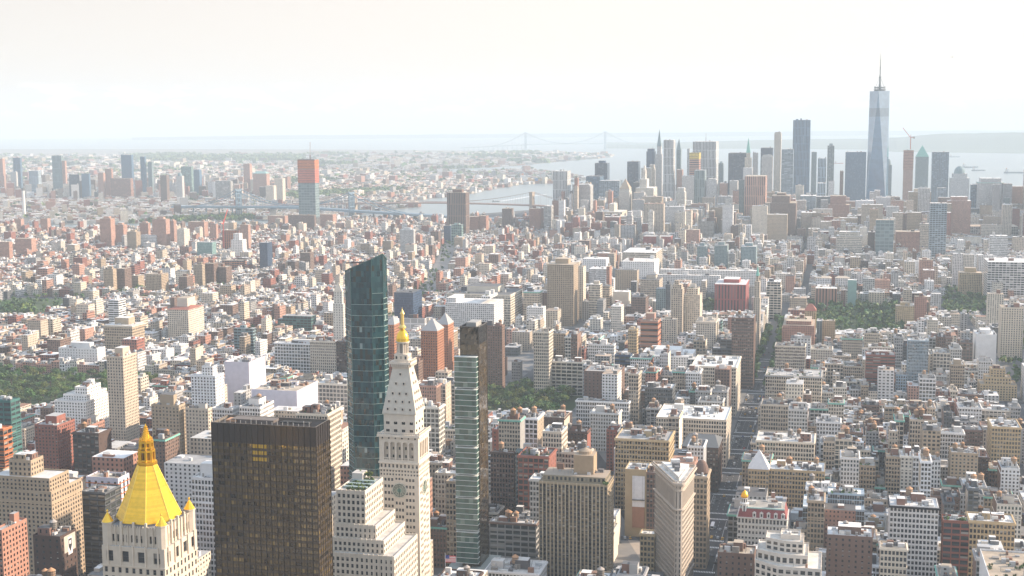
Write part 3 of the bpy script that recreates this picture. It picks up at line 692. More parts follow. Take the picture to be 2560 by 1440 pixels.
1736 1762 1768 426 560 536 sg fr g | O | dark ribbed federal office tower
1768 1792 1798 450 560 524 lg ri w T=.1,.9,.1,.9,447 | O | pale ribbed court tower with stepped head
1616 1636 1640 379 535 470 nv fr g T=.1,.9,.1,.9,372 | K | dark blue-striped tower at the left of the downtown cluster
1640 1654 1658 385 535 460 lg ap w T=.15,.85,.15,.85,366 y:sg,60 | K | slim art deco tower with a needle spire
1659 1684 1691 350 545 510 lg fr w | K | rippling silver apartment skyscraper
1691 1702 1710 375 535 440 sg ri g y:sg,40 | K | grey-blue tower with a hipped slanted top
1732 1790 1797 354 530 450 lg fr w b m:30 | K | broad pale steel-and-glass bank slab with gridded front
1724 1748 1752 382 540 428 pk fb t N:yl,.9,1 S:oran | X | half-built pink tower with a yellow cap
1718 1724 1726 372 520 425 lg ri w | K | pale sliver tower behind the half-built pink one
1821 1866 1884 383 545 452 nv br d | K | very dark glass box skyscraper
1862 1878 1882 394 550 440 cr ri w T=.2,.8,.2,.8,382 y:cu,50 | K | cream gothic tower with a green pointed crown
1882 1895 1897 382 530 440 lg ri w | K | pale grey tower beside the green-crowned one
1902 1932 1936 370 530 435 nv br d | K | second dark navy slab downtown
1904 1932 1935 392 555 490 lg ri w T=.1,.9,.1,.9,388 | K | pale ribbed old tower in front of the navy slab
1936 1953 1957 333 540 492 cr ri w T=.1,.9,.1,.9,330 | K | slender cream limestone residential tower
1954 1984 1987 373 575 486 lb ba w | K | stacked glass apartment tower with jutting floors
1983 2026 2032 300 520 488 bg fr w b:3 | K | tall blue glass tower with silver vertical fins, second tallest
2029 2042 2045 380 520 486 sg gl g | K | grey glass tower hugging the tall finned one
2045 2066 2071 396 540 480 lb fr w | K | light blue ribbed apartment tower
2069 2086 2090 364 510 452 sg br w P:8 | K | grey round-topped hotel tower
2114 2166 2172 380 545 512 bg gl w | K | wide blue glass trade tower left of the tallest spire
2213 2230 2237 412 520 465 sg gl w d:sg,22 | K | grey glass tower with a curved top right of the spire tower
2196 2218 2221 440 540 478 pk ap t | K | small brown postmodern tower at the spire tower's foot
2260 2284 2290 376 550 528 pk gl g N:te,.72,1 | X | red-topped tower under construction with a crane
2290 2322 2332 392 520 470 sg ap g y:cu,42 | K | grey stone tower with a green copper pyramid
2331 2331 2373 380 515 498 bg br w dep=40 | K | square blue-green bank headquarters with horizontal bands
2376 2376 2424 445 525 505 lg ap w T=.12,.88,.1,.9,434 d:sg,26 | K | pale stone tower with a dark dome-like top
2446 2446 2510 456 575 556 lg ap w c:cu T=.1,.9,.05,.95,446 dep=60 | K | pale stone tower with green mansard by the river
2428 2428 2448 462 572 552 bg br w dep=50 | K | banded blue glass tower joined to the stone tower by the river
2526 2528 2575 466 575 558 pk ap w | K | brown and glass riverside tower at the right edge
2153 2200 2238 502 565 540 wh ba w T=.45,1,.1,1,480 T=.7,1,.1,1,476 | O | curved white banded office building stepping up like steps
1622 1636 1641 420 540 510 cr ri w T=.1,.9,.1,.9,412 | K | cream stepped tower before the dark blue-striped one
1692 1706 1713 424 545 505 pk ap w | K | pinkish old tower right of the rippling silver skyscraper
1799 1818 1826 458 560 522 pk ri w b | O | pink-grey office block behind the pale ribbed court tower
1824 1844 1849 452 560 495 lg ap w b | O | pale grey block left of the windowless granite tower
1858 1880 1886 420 555 446 wh ap w | O | white ornate block below the green-crowned tower
1796 1808 1812 408 530 440 sg ri w P:6 | K | small blue-grey tower in the gap of the skyline
2001 2040 2046 490 580 526 lb ba w b:2 | O | wide pale banded office below the tall finned tower
2003 2038 2044 532 600 572 cr ap w b | L | cream block right of the huge brown telephone exchange
2071 2086 2090 453 560 482 wh ap w | A | white block at the round-topped hotel tower's foot
2044 2064 2070 458 565 492 lb fr w | A | blue and white slab under the light blue ribbed tower
2100 2109 2113 428 560 480 br ap t | A | narrow brown tower left of the wide blue trade tower
2144 2158 2163 519 595 552 cr lo w | L | cream gridded block left of the curved white bands
2237 2250 2255 493 580 528 br ap t | A | dark brown apartment block right of the curved white bands
2511 2524 2531 495 580 542 sg gl w | A | slate glass slab between stone tower and right edge
1484 1496 1500 511 570 534 te ap t | A | reddish slab in front of the dark blue banded block
1360 1378 1384 515 590 560 lg ba w | A | white-grey balcony tower left of the striped slab
1400 1418 1425 520 592 565 lg ba w | A | white-grey balcony tower under the striped slab
1323 1350 1361 522 588 558 te ap t b | A | orange-brown housing slab by the stone bridge
1255 1276 1284 522 585 556 br ap t b | A | brown housing block at the stone bridge approach
1435 1460 1466 541 605 568 wh fr w | P | small white cube court before the ribbed civic slab
1608 1676 1682 592 640 612 red ap g | L | long dark red low block before the stepped twin
1690 1712 1718 480 570 530 st ri w T=.1,.9,.1,.9,470 | O | pale stone office right of the wide municipal building
1646 1664 1669 494 575 530 lg ap w | O | light grey block beside the municipal building
1938 1950 1955 480 580 520 sg ap w | O | slate block at the foot of the limestone residential tower
2052 2070 2076 500 585 530 lg of w | O | light office left of the red-brown ziggurat
2344 2366 2372 470 575 508 lb ba w | O | pale banded block before the square bank headquarters
2300 2330 2338 560 640 610 cr lo w b | L | cream loft below the printing tower
2476 2520 2530 590 660 630 wh lo w b | L | white loft below the pier terminal
2240 2300 2310 580 650 620 te ap t b | L | reddish loft left of the slender hotel tower
1382 1418 1427 428 545 521 lg fr w b | O | tall slab with white and dark vertical stripes by the river
1431 1476 1483 464 580 560 lg ri w T=.0,.95,.0,.9,461 | P | white-grey civic slab with fine ribs
1465 1500 1511 441 545 490 bg br d | O | dark blue banded office block behind the civic slab
1498 1548 1556 452 550 520 lb br w | O | light blue banded office block behind the court tower
1487 1518 1524 408 535 446 nv br d P:8 | K | dark blue riverside tower with stepped cap
1568 1596 1601 404 530 446 nv br d | K | blue-black tower with sloping shoulders behind the gold pyramid court
1603 1625 1632 420 545 450 cr ri w b | K | cream old office tower left of the silver skyscraper
1547 1574 1586 480 575 545 st ap w T=.05,.95,.05,.95,472 y:ta,30 | P | court tower with a pyramid roof in old gold
1589 1634 1646 470 570 540 st ap w T=.2,.6,.1,.7,448 T=.32,.48,.3,.6,425 d:st,14 | P | wide municipal building with a wedding-cake turret
1500 1555 1576 530 590 568 cr ap w T=.35,.6,.2,.8,510 b | P | granite courthouse with a peaked tower
1566 1580 1588 540 610 600 wh ba w T=.1,.9,.1,.9,530 | O | white round-cornered hotel tower before the courthouse
1117 1164 1173 482 600 575 br fr t P:9 | A | tall red-brown curved apartment tower, alone near the bridges
1174 1196 1198 542 592 580 te ap t | Y | left one of the red-brown court housing blocks
1198 1215 1222 540 592 580 te ap t | Y | right one of the red-brown court housing blocks
1128 1154 1158 562 610 593 tl br g P:4 | O | teal glass hotel block in front of the red-brown tower
1109 1126 1128 565 608 590 nv ap d | O | small navy block beside the teal hotel
1000 1034 1038 574 650 630 lg ap w P:4 | A | grey-white apartment tower with blank top
744 786 796 398 572 540 sg fg d N:oran,.86,.99 N:sal,.66,.855 | X | very tall riverside tower wearing orange and red netting
380 414 424 548 632 618 pk ap t P:5 | Y | tall red-brown housing tower with bright flank, center of the riverside group
249 276 287 547 632 622 pk ap t P:5 | Y | tall red-brown housing tower at the left of the riverside group
286 308 318 562 625 612 pk ap t P:4 | Y | housing tower just right of the left red-brown one
317 340 351 580 636 626 ta ap t P:4 | Y | tan housing tower in front of the riverside group
348 370 376 558 622 590 pk ap t P:4 | Y | brown housing tower behind the tan one
422 434 441 552 618 605 pk ap t P:3 | Y | narrow red-brown housing tower right of the tall center one
442 460 474 574 632 618 cr ap t P:3 | Y | cream-white housing tower with dark bay stripes
351 390 394 588 632 622 wh ri w | B | white ribbed institution in front of the housing towers
470 510 520 555 605 580 pk ap t b | Y | wide brown housing slab behind the cream one
524 540 545 560 612 596 pk ap t b | Y | brown housing tower left of the red crane
555 590 598 576 640 620 orr fr t S:oran | X | orange floors of a tower rising under the red crane
600 620 626 562 640 628 pk ap t b | Y | brown housing tower right of the red crane
577 606 616 600 660 645 wh sm w T=.2,.7,.1,.9,584 | B | white wedge-shaped blank tower below the crane
648 668 680 607 690 675 nv gl g dep=30 | A | narrow glass tower with pale blue blank side
555 604 616 652 690 678 orr br t S:oran | X | open orange concrete frame of a low block
37 78 90 597 655 645 pk ap t | Y | pink brick slab at the far left
-20 22 31 605 668 656 pk ap t | Y | pink brick slab cut by the left edge
36 52 60 548 592 581 pk ap t | Y | lone brown tower on the river bank at far left
101 118 126 546 594 583 pk ap t | Y | lone brown tower on the river bank, the second from the left
750 775 785 632 692 680 br ap t b | Y | dark brown housing tower with sunny edge in mid left
492 530 540 606 655 645 tl gl g | A | teal glass tower by the blue wrapped lift shaft
670 712 720 540 580 570 pk ap t | Y | brown river slab left of the orange-netted tower
720 786 790 538 585 575 br ap t | Y | broad brown slab at the foot of the orange-netted tower
800 832 834 536 580 570 pk ap t | Y | brown slab right of the orange-netted tower
625 640 644 554 590 575 ta ap t | Y | tan slab by the blue bridge
32 50 54 394 486 472 bg fr g | K | dark blue glass tower at the far left across the river
-6 6 9 397 488 476 pk ap t | K | brown tower cut by the left edge across the river
26 40 44 430 488 474 lg ap w | K | pale tower before the dark blue one across the river
71 95 102 427 490 476 lb fr w | K | pale blue ribbed twin-bodied tower across the river
129 153 158 389 488 468 sg fr g | K | tallest grey-blue slab across the river at left
153 162 166 402 488 472 pk ap t | K | pinkish tower attached to the tallest grey-blue slab
172 194 198 436 498 488 nv br g | K | dark blue block across the river
203 222 226 434 498 486 bg gl w | K | mid blue tower beside the dark blue block
244 258 263 432 500 495 pk ap t | K | pink-brown office tower beyond the river
262 278 282 422 495 480 te ap t | K | reddish office tower beyond the river
276 326 333 446 500 486 te ba t | B | wide red banded office block beyond the river
302 328 333 387 492 446 bg gl w | K | bright blue glass tower over the red banded block
350 361 365 391 490 464 bg ri w | K | slender blue tower, taller of a slim pair
369 379 383 404 490 465 sg ri w | K | slender grey tower, shorter of a slim pair
400 416 419 438 508 498 br ap t | K | solid brown tower beyond the river
440 455 460 440 512 504 lg ap w d:sg,14 | K | grey tower with a dome clock top beyond the river
452 478 483 416 492 482 tl br w | K | pale teal office slab beyond the river
482 498 501 424 490 480 bg ap w | K | blue annex tower of the teal slab
538 576 582 452 505 494 lg br w | P | wide pale federal courthouse with curved front
608 624 627 410 484 472 pk ap t T=.1,.9,.1,.9,409 | K | stepped brown bank tower beyond the bridge
632 666 674 434 495 483 pk ap t y:tl,10,.6 | K | brown hotel slab with green arched roof
664 684 687 464 512 502 cr ap t | A | cream twin slab, left of a pair beyond the bridge
686 706 713 446 508 497 cr ap t | A | cream slab, tallest of the pair beyond the bridge
'''
# ------------------------------------------------------------------ towers with a build of their own
def W2L(root, P):
    rz = root.rotation_euler[2]; c, s_ = math.cos(-rz), math.sin(-rz); d = np.asarray(P) - np.array(root.location)
    return np.array([c * d[0] - s_ * d[1], s_ * d[0] + c * d[1], d[2]])
def claim(cx, cy, yaw, w, d, xl, xr, yv, yt, label):
    dist = np.array([cx, cy, 100.0]) - CAM; dist = dist @ FW
    reserve(cx, cy, yaw, w, d); VIS.append((xl, xr, dist, yv)); HERO.append(((xl + xr) / 2, (yt + yv) / 2, dist, label))

def gold_pyramid_tower():
    a0, s0 = 540.0, -304.0; c = G(a0, s0); zt = onplane(365, 1059.5, a0)[2]
    lab = 'pale limestone gothic tower crowned by a gilded eight-sided pyramid and lantern'
    root = tag(empty('gilded_pyramid_tower', c[0], c[1], .1, -PHI), lab, 'office tower'); claim(c[0], c[1], PHI, 40, 40, 250, 512, 1440, 1060, lab)
    zf = lambda y: onplane(365 + (y - 1060) * .02, y, a0)[2]
    st = (.60, .52, .42); hw = 13.9; pz = onplane(413, 1326, a0 - hw)[2]; sh = pz - 8.5; hold = []
    wb = MB(); w2 = hw + 1.6
    def face(hwid, z0, z1, sty, **kw):
        cs = [(-hwid, -hwid), (hwid, -hwid), (hwid, hwid), (-hwid, hwid)]
        for i in range(4): wall_grid(wb, cs[i], cs[(i + 1) % 4], z0, z1, sty, st, **kw)
    face(w2, 85, sh - 17, (3.45, 4.1, 1.5, 2.4, 0), hold=hold); face(w2 - .02, sh - 17, sh - 8.8, (3.45, 4.1, 1.5, 2.5, 0), hold=hold, top=.1)
    face(w2, sh - 8.8, sh, (6.9, 8.8, 2.9, 5.0, 0), hold=hold, depth=.7)
    wb.q([[(-w2, -w2, sh), (w2, -w2, sh), (w2, w2, sh), (-w2, w2, sh)]], col=(.5, .48, .45))
    face(hw, sh, pz, (2.3, 8.5, 1.0, 4.2, 0), hold=hold, depth=.6, top=1.5)
    # buttress strips, gablets and battlements
    for i in range(4):
        cs = [(-hw, -hw), (hw, -hw), (hw, hw), (-hw, hw)]; A, B = np.array(cs[i]), np.array(cs[(i + 1) % 4]); t = (B - A) / np.linalg.norm(B - A); no = np.array([t[1], -t[0]])
        for k in range(0, 9):
            p = A + t * (1.6 + k * (2 * hw - 3.2) / 8) + no * .35; r = .45 if k in (2, 4, 6) else .22
            wb.bar((p[0], p[1], sh), (p[0], p[1], pz + (2.6 if k in (2, 4, 6) else .9)), r, cr_(st, 1.08))
        for k in range(22):
            p = A + t * (.9 + k * (2 * hw - 1.8) / 21); wb.bar((p[0], p[1], pz - .02), (p[0], p[1], pz + .8), .28, cr_(st, 1.05))
        for k in range(5):
            p = A + t * ((k + .5) * 2 * w2 / 5 - (w2 - hw)) + no * 1.9
            wb.bar((p[0], p[1], sh - 9), (p[0], p[1], sh + .6), .3, cr_(st, 1.1))
    for zz in (sh - 9.2, sh - 17.3):
        for (p, q, r, s_) in ((-w2 - .4, w2 + .4, -w2 - .4, -w2 - .003), (w2 + .003, w2 + .4, -w2, w2)): wb.box(p, q, r, s_, zz, zz + .6, cr_(st, 1.1), bottom=True)
    wb.obj('tower_wall', [STONE, GLASS], root); place_panes(root, hold, 90)
    bb = MB(); bb.box(-30, 30, -30, 30, 0, 85, st, st=S['of'], mt=0); bb.obj('base_wall', FAC, root)
    db = MB(); zb = zf(1291); R = 13.3 / math.cos(math.pi / 8)
    db.lathe(0, 0, [(R * .93, pz - 1), (R * .93, zb)], 8, (.38, .38, .40), ph=math.pi / 8); db.q([[(-hw, -hw, pz - .6), (hw, -hw, pz - .6), (hw, hw, pz - .6), (-hw, hw, pz - .6)]], col=(.35, .35, .36)); db.obj('drum', STONE, root)
    z1 = zf(1161); pb = MB(); pb.lathe(0, 0, [(R * .97, zb - .05), (R * 1.02, zb + .3)], 8, K['go'], ph=math.pi / 8)
    rr = lambda f: float(np.interp(f, (0, .5, 1), (R * 1.02, R * .64, 4.2)))
    for q in range(26): f0, f1 = q / 26, (q + 1) / 26; v = rng.uniform(.86, 1.08); pb.lathe(0, 0, [(rr(f0), zb + .3 + (z1 - zb - .3) * f0), (rr(f1) + .05, zb + .3 + (z1 - zb - .3) * f1)], 8, (.95 * v, .60 * v, .07 * v), ph=math.pi / 8)
    for k in range(8):
        an = math.pi / 8 + k * math.pi / 4; pb.bar((R * 1.02 * math.cos(an), R * 1.02 * math.sin(an), zb + .3), (R * .65 * math.cos(an), R * .65 * math.sin(an), zb + (z1 - zb) * .5), .18, (1, .72, .15)); pb.bar((R * .65 * math.cos(an), R * .65 * math.sin(an), zb + (z1 - zb) * .5), (4.2 * math.cos(an), 4.2 * math.sin(an), z1), .18, (1, .72, .15))
    pb.obj('gilded_pyramid', GOLD, root)
    lb = MB(); go2 = (.95, .56, .05); z2, z3, z4 = zf(1152), zf(1123), zf(1104)
    lb.lathe(0, 0, [(4.2, z1), (4.6, z1 + .5), (4.6, z2), (3.6, z2), (0, z2 + .1)], 8, (.9, .5, .04), ph=math.pi / 8)
    for r, za, zb_ in ((3.3, z2, z3), (2.7, z3 + .4, z4 + .6)):
        lb.lathe(0, 0, [(r * .62, za), (r * .62, zb_)], 8, (.42, .24, .03), ph=math.pi / 8)
        for k in range(8):
            an = math.pi / 8 + k * math.pi / 4; x, y = r * math.cos(an), r * math.sin(an)
            lb.bar((x, y, za), (x, y, zb_), .42, go2); lb.bar((x, y, zb_), (x * .95, y * .95, zb_ + 1.5), .16, (1, .6, .08))
            x2, y2 = r * math.cos(an + math.pi / 4), r * math.sin(an + math.pi / 4); lb.bar((x, y, zb_ - .6), (x2, y2, zb_ - .6), .5, go2); lb.bar((x, y, za + .5), (x2, y2, za + .5), .4, go2)
        lb.lathe(0, 0, [(r, zb_), (r * .5, zb_ + .6)], 8, go2, ph=math.pi / 8)
    lb.obj('lantern', GOLD, root)
    sb = MB(); sb.lathe(0, 0, [(2.3, z4), (1.0, z4 + (zt - z4) * .5), (.12, zt)], 8, (.9, .5, .04), ph=math.pi / 8)
    for q in range(1, 8):
        zz = z4 + (zt - z4) * q / 9; r = 2.3 * (1 - q / 9) + .25
        for k in range(8): an = math.pi / 8 + k * math.pi / 4; sb.bar((r * .8 * math.cos(an), r * .8 * math.sin(an), zz), (r * math.cos(an), r * math.sin(an), zz + .5), .12, (1, .62, .08))
    sb.obj('spire', GOLD, root)
    for (x, y) in ((-hw + .6, -hw + .6), (hw - .6, -hw + .6), (hw - .6, hw - .6), (-hw + .6, hw - .6)):
        t = MB(); t.lathe(x, y, [(2.5, sh), (2.5, pz + 1.4), (2.8, pz + 1.5), (2.8, pz + 2.0), (0, pz + 2.05)], 8, cr_(st, 1.02), ph=math.pi / 8); o = t.obj('corner_turret', STONE, root)
        t = MB(); t.lathe(x, y, [(2.6, pz + 2.06), (.8, pz + 5.3), (.15, pz + 6.3), (.5, pz + 6.8), (.1, pz + 7.6)], 8, K['go'], ph=math.pi / 8); t.obj('turret_cap', GOLD, o)
    return root

def bronze_slab():
    lab = 'dark bronze curtain-wall office tower with amber reflections painted on its windows'
    cx, cy, w, D, h, dist = solve(528, 789, 822, 1069, 0, PHI, None) if False else (0,) * 6
    P = onplane(789, 1069, 615.0); h = P[2]; w = -slide(P, VV_, 528.5); D = slide(P, UV_, 823); D = min(D, 60)
    c = P - VV_ * w / 2 + UV_ * D / 2; root = tag(empty('bronze_office_tower', c[0], c[1], .1, -PHI), lab, 'office tower'); claim(c[0], c[1], PHI, w, D, 526, 834, 1440, 1042, lab)
    x0, x1, y0, y1 = -w / 2, w / 2, -D / 2, D / 2; br_ = (.070, .052, .036)
    zl = h - 10.0; zb = 60.0; fl = 3.35; n = int((zl - zb) / fl)
    wb = MB(); wb.box(x0, x1, y0, y1, 0, zb, br_, m=0)
    cs = [(x0, y0), (x1, y0), (x1, y1), (x0, y1)]; gb = MB(); sp = MB(); mu = MB(); cb = MB()
    for i in range(4):
        A, B = np.array(cs[i]), np.array(cs[(i + 1) % 4]); L = np.linalg.norm(B - A); t = (B - A) / L; no = np.array([t[1], -t[0]]); nb = int(round(L / 3.1))
        def pt(x, z, d=0.0): p = A + t * x + no * d; return (p[0], p[1], z)
        # crown band of tall panels
        for k in range(nb * 1):
            u0, u1 = L * k / nb, L * (k + 1) / nb; v = rng.uniform(.7, 1.25); cb.q([[pt(u0, zl), pt(u1, zl), pt(u1, h), pt(u0, h)]], col=cr_((.030, .024, .024), v))
        for f in range(n):
            z0 = zl - fl * (f + 1); zg0, zg1 = z0 + 1.0, z0 + fl - .3
            sp.q([[pt(0, z0, .06), pt(L, z0, .06), pt(L, zg0, .06), pt(0, zg0, .06)], [pt(0, zg0, .06), pt(L, zg0, .06), pt(L, zg0, -.25), pt(0, zg0, -.25)], [pt(0, zg1, .06), pt(L, zg1, .06), pt(L, z0 + fl, .06), pt(0, z0 + fl, .06)], [pt(0, zg1, -.25), pt(L, zg1, -.25), pt(L, zg1, .06), pt(0, zg1, .06)]], col=cr_(br_, rng.uniform(.9, 1.1)))
            m_ = nb * 2; u = np.arange(m_ + 1) * L / m_; r = rng.random(m_)
            q = np.array([[pt(u[k], zg0, -.25), pt(u[k + 1], zg0, -.25), pt(u[k + 1], zg1, -.25), pt(u[k], zg1, -.25)] for k in range(m_)])
            bl = np.repeat(rng.random(nb), 2) * .6 + r * .4
            cc = np.where(bl[:, None] > .74, np.array([[.21, .15, .06]]), np.where(bl[:, None] > .30, np.array([[.10, .072, .034]]), np.array([[.022, .018, .015]]))) * (.6 + .8 * rng.random((m_, 1)))
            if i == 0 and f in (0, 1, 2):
                k0 = int(m_ * .40); k1 = int(m_ * .53); cc[k0:k1] = (.55, .34, .03)  # amber reflection painted into the pane colour of the top storeys
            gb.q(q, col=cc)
        for k in range(nb + 1):
            p0, p1 = pt(L * k / nb, zb, .16), pt(L * k / nb, h + .05, .16); mu.bar(p0, p1, .14, (.035, .028, .024))
        for k in range(nb * 2):
            if k % 2: mu.bar(pt(L * k / nb / 2, zb, -.12), pt(L * k / nb / 2, zl, -.12), .06, (.05, .04, .03))
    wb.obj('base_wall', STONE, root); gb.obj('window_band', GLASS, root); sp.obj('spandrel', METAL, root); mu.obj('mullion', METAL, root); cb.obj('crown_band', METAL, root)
    rb = MB(); flat_roof(rb, x0, x1, y0, y1, h, (.05, .045, .04), (.16, .14, .12), par=3.6, t=.7); rb.obj('roof', ROOF, root)
    pb = MB(); zr = h - 3.6; pb.box(x0 + 8, x0 + w * .55, y0 + D * .35, y1 - 5, zr, zr + 4.4, (.13, .11, .10), top=(.17, .15, .14)); pb.box(x0 + w * .6, x1 - 7, y0 + D * .45, y1 - 6, zr, zr + 3.6, (.03, .03, .03)); pb.box(x0 + 5, x0 + 11, y0 + 6, y0 + 12, zr, zr + 3.9, (.45, .27, .17))
    pb.obj('plant_room', STONE, root)
    fb = MB()
    for k in range(18):
        x = x0 + 4 + k * (w - 8) / 17; fb.bar((x, y0 + 1.4, zr), (x, y0 + 1.4, h + rng.uniform(.8, 2.8)), .09, (.5, .5, .5))
        if k < 17: fb.bar((x, y0 + 6, zr + 2.6), (x + (w - 8) / 17, y0 + 6, zr + 2.6), .12, (.22, .2, .2))
    for k in range(10): y = y0 + 4 + k * (D - 8) / 9; fb.bar((x0 + 2, y, zr + 3), (x1 - 2, y, zr + 3), .1, (.10, .09, .09))
    fb.obj('rail_frame', METAL, root)
    return root

def clock_tower():
    lab = 'white marble campanile tower with clock faces and a gilded cupola'; a0 = 765.0
    P = onplane(1045.5, 1094, a0); w = -slide(P, VV_, 947.5); D = slide(P, UV_, 1072); D = min(D, 30)
    c = P - VV_ * w / 2 + UV_ * D / 2; root = tag(empty('marble_clock_tower', c[0], c[1], .1, -PHI), lab, 'clock tower'); claim(c[0], c[1], PHI, w, D, 946, 1078, 1440, 770, lab)
    zf = lambda y: onplane(1040, y, a0)[2]; ac = a0 + D / 2; zc = lambda y: onplane(1003, y, ac)[2]
    hx, hy = w / 2, D / 2; st = (.68, .60, .50); hold = []; wb = MB()
    zC1, zL0, zL1, zC2, zA = zf(1094), zf(1152), zf(1115), zf(1160), zf(1194)
    def ring(px, py, z0, z1, sty, **kw):
        cs = [(-px, -py), (px, -py), (px, py), (-px, py)]
        for i in range(4):
            if sty is None: wb.wall(cs[i], cs[(i + 1) % 4], z0, z1, st)
            else: wall_grid(wb, cs[i], cs[(i + 1) % 4], z0, z1, sty, kw.get('col', st), depth=kw.get('depth', .35), hold=kw.get('hold'), top=kw.get('top', 0), base=kw.get('base', 0), tint=kw.get('tint', (.05, .07, .06)), blind=kw.get('blind', .16))
    # shaft: three groups of three small windows per storey
    cs = [(-hx, -hy), (hx, -hy), (hx, hy), (-hx, hy)]
    for i in range(4):
        A, B = np.array(cs[i]), np.array(cs[(i + 1) % 4]); L = np.linalg.norm(B - A); t = (B - A) / L
        e = [0, .10, .36, .385, .62, .645, .90, 1.0]
        for k in range(7):
            p, q = A + t * L * e[k], A + t * L * e[k + 1]
            if k in (1, 3, 5):
                clk = i in (0, 1) and k == 3
                segs = [(20, zA)] if not clk else [(20, zf(1252)), (zf(1252), zf(1206)), (zf(1206), zA)]
                for j, (za, zb) in enumerate(segs):
                    if clk and j == 1: wb.wall(p, q, za, zb, st)
                    else: wall_grid(wb, p, q, za, zb, (2.05, 4.3, 1.35, 1.9, 0), st, hold=hold, depth=.4)
            else: wb.wall(p, q, 20, zA, st)
    ring(hx, hy, 0, 20, None)
    ring(hx, hy, zA, zf(1176), (1.9, 3, 1.0, 1.5, 0), hold=hold); ring(hx - .01, hy - .01, zf(1176), zC2, (2.6, 3, 1.3, 1.6, 0), hold=hold)
    # loggia: five deep arches a side
    ring(hx, hy, zC2, zL0 - .2, None)
    lb = MB()
    for i in range(4):
        A, B = np.array(cs[i]), np.array(cs[(i + 1) % 4]); L = np.linalg.norm(B - A); t = (B - A) / L; no = np.array([t[1], -t[0]])
        def pt(x, z, d=0.0): p = A + t * x - no * d; return (p[0], p[1], z)
        z0, z1 = zL0 - .2, zf(1103); m0 = L * .10; pw = (L - 2 * m0) / 5; g = pw * .14; r = pw / 2 - g
        lb.q([[pt(0, z0), pt(m0 + g, z0), pt(m0 + g, z1), pt(0, z1)], [pt(L - m0 - g, z0), pt(L, z0), pt(L, z1), pt(L - m0 - g, z1)]], col=st)
        zs = z1 - r - 1.4
        for k in range(5):
            xc = m0 + pw * (k + .5); n_ = 8; an = [math.pi * j / n_ for j in range(n_ + 1)]
            ar = [(xc - r * math.cos(q), zs + r * math.sin(q)) for q in an]; pts = [(xc - r, z0)] + ar + [(xc + r, z0)]
            for j in range(n_): lb.q([[pt(ar[j][0], ar[j][1]), pt(ar[j + 1][0], ar[j + 1][1]), pt(ar[j + 1][0], z1), pt(ar[j][0], z1)]], col=st)
            for j in range(len(pts) - 1): lb.q([[pt(*pts[j]), pt(*pts[j + 1]), pt(*pts[j + 1], 1.8), pt(*pts[j], 1.8)]], col=cr_(st, .95))
            if k < 4: lb.q([[pt(xc + r, z0), pt(xc + pw - r, z0), pt(xc + pw - r, z1), pt(xc + r, z1)]], col=st)
            lb.q([[pt(xc - r, z0, 1.8), pt(xc + r, z0, 1.8), pt(xc + r, zs + r, 1.8), pt(xc - r, zs + r, 1.8)]], col=cr_(st, .9))
            lb.q([[pt(xc - .5, z0 + 1, 1.78), pt(xc + .5, z0 + 1, 1.78), pt(xc + .5, z0 + 2.8, 1.78), pt(xc - .5, z0 + 2.8, 1.78)], [pt(xc - .5, z0 + 6, 1.78), pt(xc + .5, z0 + 6, 1.78), pt(xc + .5, z0 + 7.8, 1.78), pt(xc - .5, z0 + 7.8, 1.78)]], col=(.03, .035, .04), m=1)
            for bx in (-.8, -.3, .3, .8): lb.bar(pt(xc + bx, z0, .2), pt(xc + bx, z0 + 1.1, .2), .12, st)
            lb.bar(pt(xc - r, z0 + 1.15, .2), pt(xc + r, z0 + 1.15, .2), .15, st)
    lb.obj('loggia', [STONE, GLASS], root)
    ring(hx, hy, zf(1103), zC1, (4.5, 3, 1.1, 1.5, 0), hold=hold)
    wb.obj('shaft_wall', [STONE, GLASS], root)
    for zz, o_, hh in ((zC2 - .6, .55, 1.2), (zf(1176) - .3, .3, .6), (zC1 - .4, 1.1, 1.5)):
        cb = MB()
        for (p, q, r_, s_) in ((-hx - o_, hx + o_, -hy - o_, -hy - .003), (hx + .003, hx + o_, -hy, hy), (-hx - o_, -hx - .003, -hy, hy), (-hx - o_, hx + o_, hy + .003, hy + o_)): cb.box(p, q, r_, s_, zz, zz + hh, cr_(st, 1.08), bottom=True)
        if o_ < 1: cb.obj('cornice', STONE, root)
    for k in range(26):
        for (x, y) in ((-hx - .7 + k * (2 * hx + 1.4) / 25, -hy - .7), (hx + .7, -hy - .7 + k * (2 * hy + 1.4) / 25)): cb.bar((x, y, zC1 + 1.1), (x, y, zC1 + 2.1), .16, st)
    for A, B in (((-hx - .7, -hy - .7), (hx + .7, -hy - .7)), ((hx + .7, -hy - .7), (hx + .7, hy + .7))): cb.bar((*A, zC1 + 2.2), (*B, zC1 + 2.2), .2, st)
    cb.q([[(-hx, -hy, zC1 + .9), (hx, -hy, zC1 + .9), (hx, hy, zC1 + .9), (-hx, hy, zC1 + .9)]], col=(.45, .43, .40)); cb.obj('cornice', STONE, root)
    # set-back block and steep stone roof with dormers
    ux, uy = hx * .80, hy * .80; zu0 = zC1 + .9; zu1 = onplane(1030, 1034, ac - uy)[2]; ub = MB(); h2 = []
    cs2 = [(-ux, -uy), (ux, -uy), (ux, uy), (-ux, uy)]
    for i in range(4): wall_grid(ub, cs2[i], cs2[(i + 1) % 4], zu0, zu1, (5.4, 4.8, 2.4, 1.7, 0), st, hold=h2, top=4)
    ub.obj('upper_wall', [STONE, GLASS], root)
    pb = MB(); zp1 = zc(917); bx, by = hx * .42, hy * .42; e = .7; b4 = [(-ux - e, -uy - e), (ux + e, -uy - e), (ux + e, uy + e), (-ux - e, uy + e)]; t4 = [(-bx, -by), (bx, -by), (bx, by), (-bx, by)]
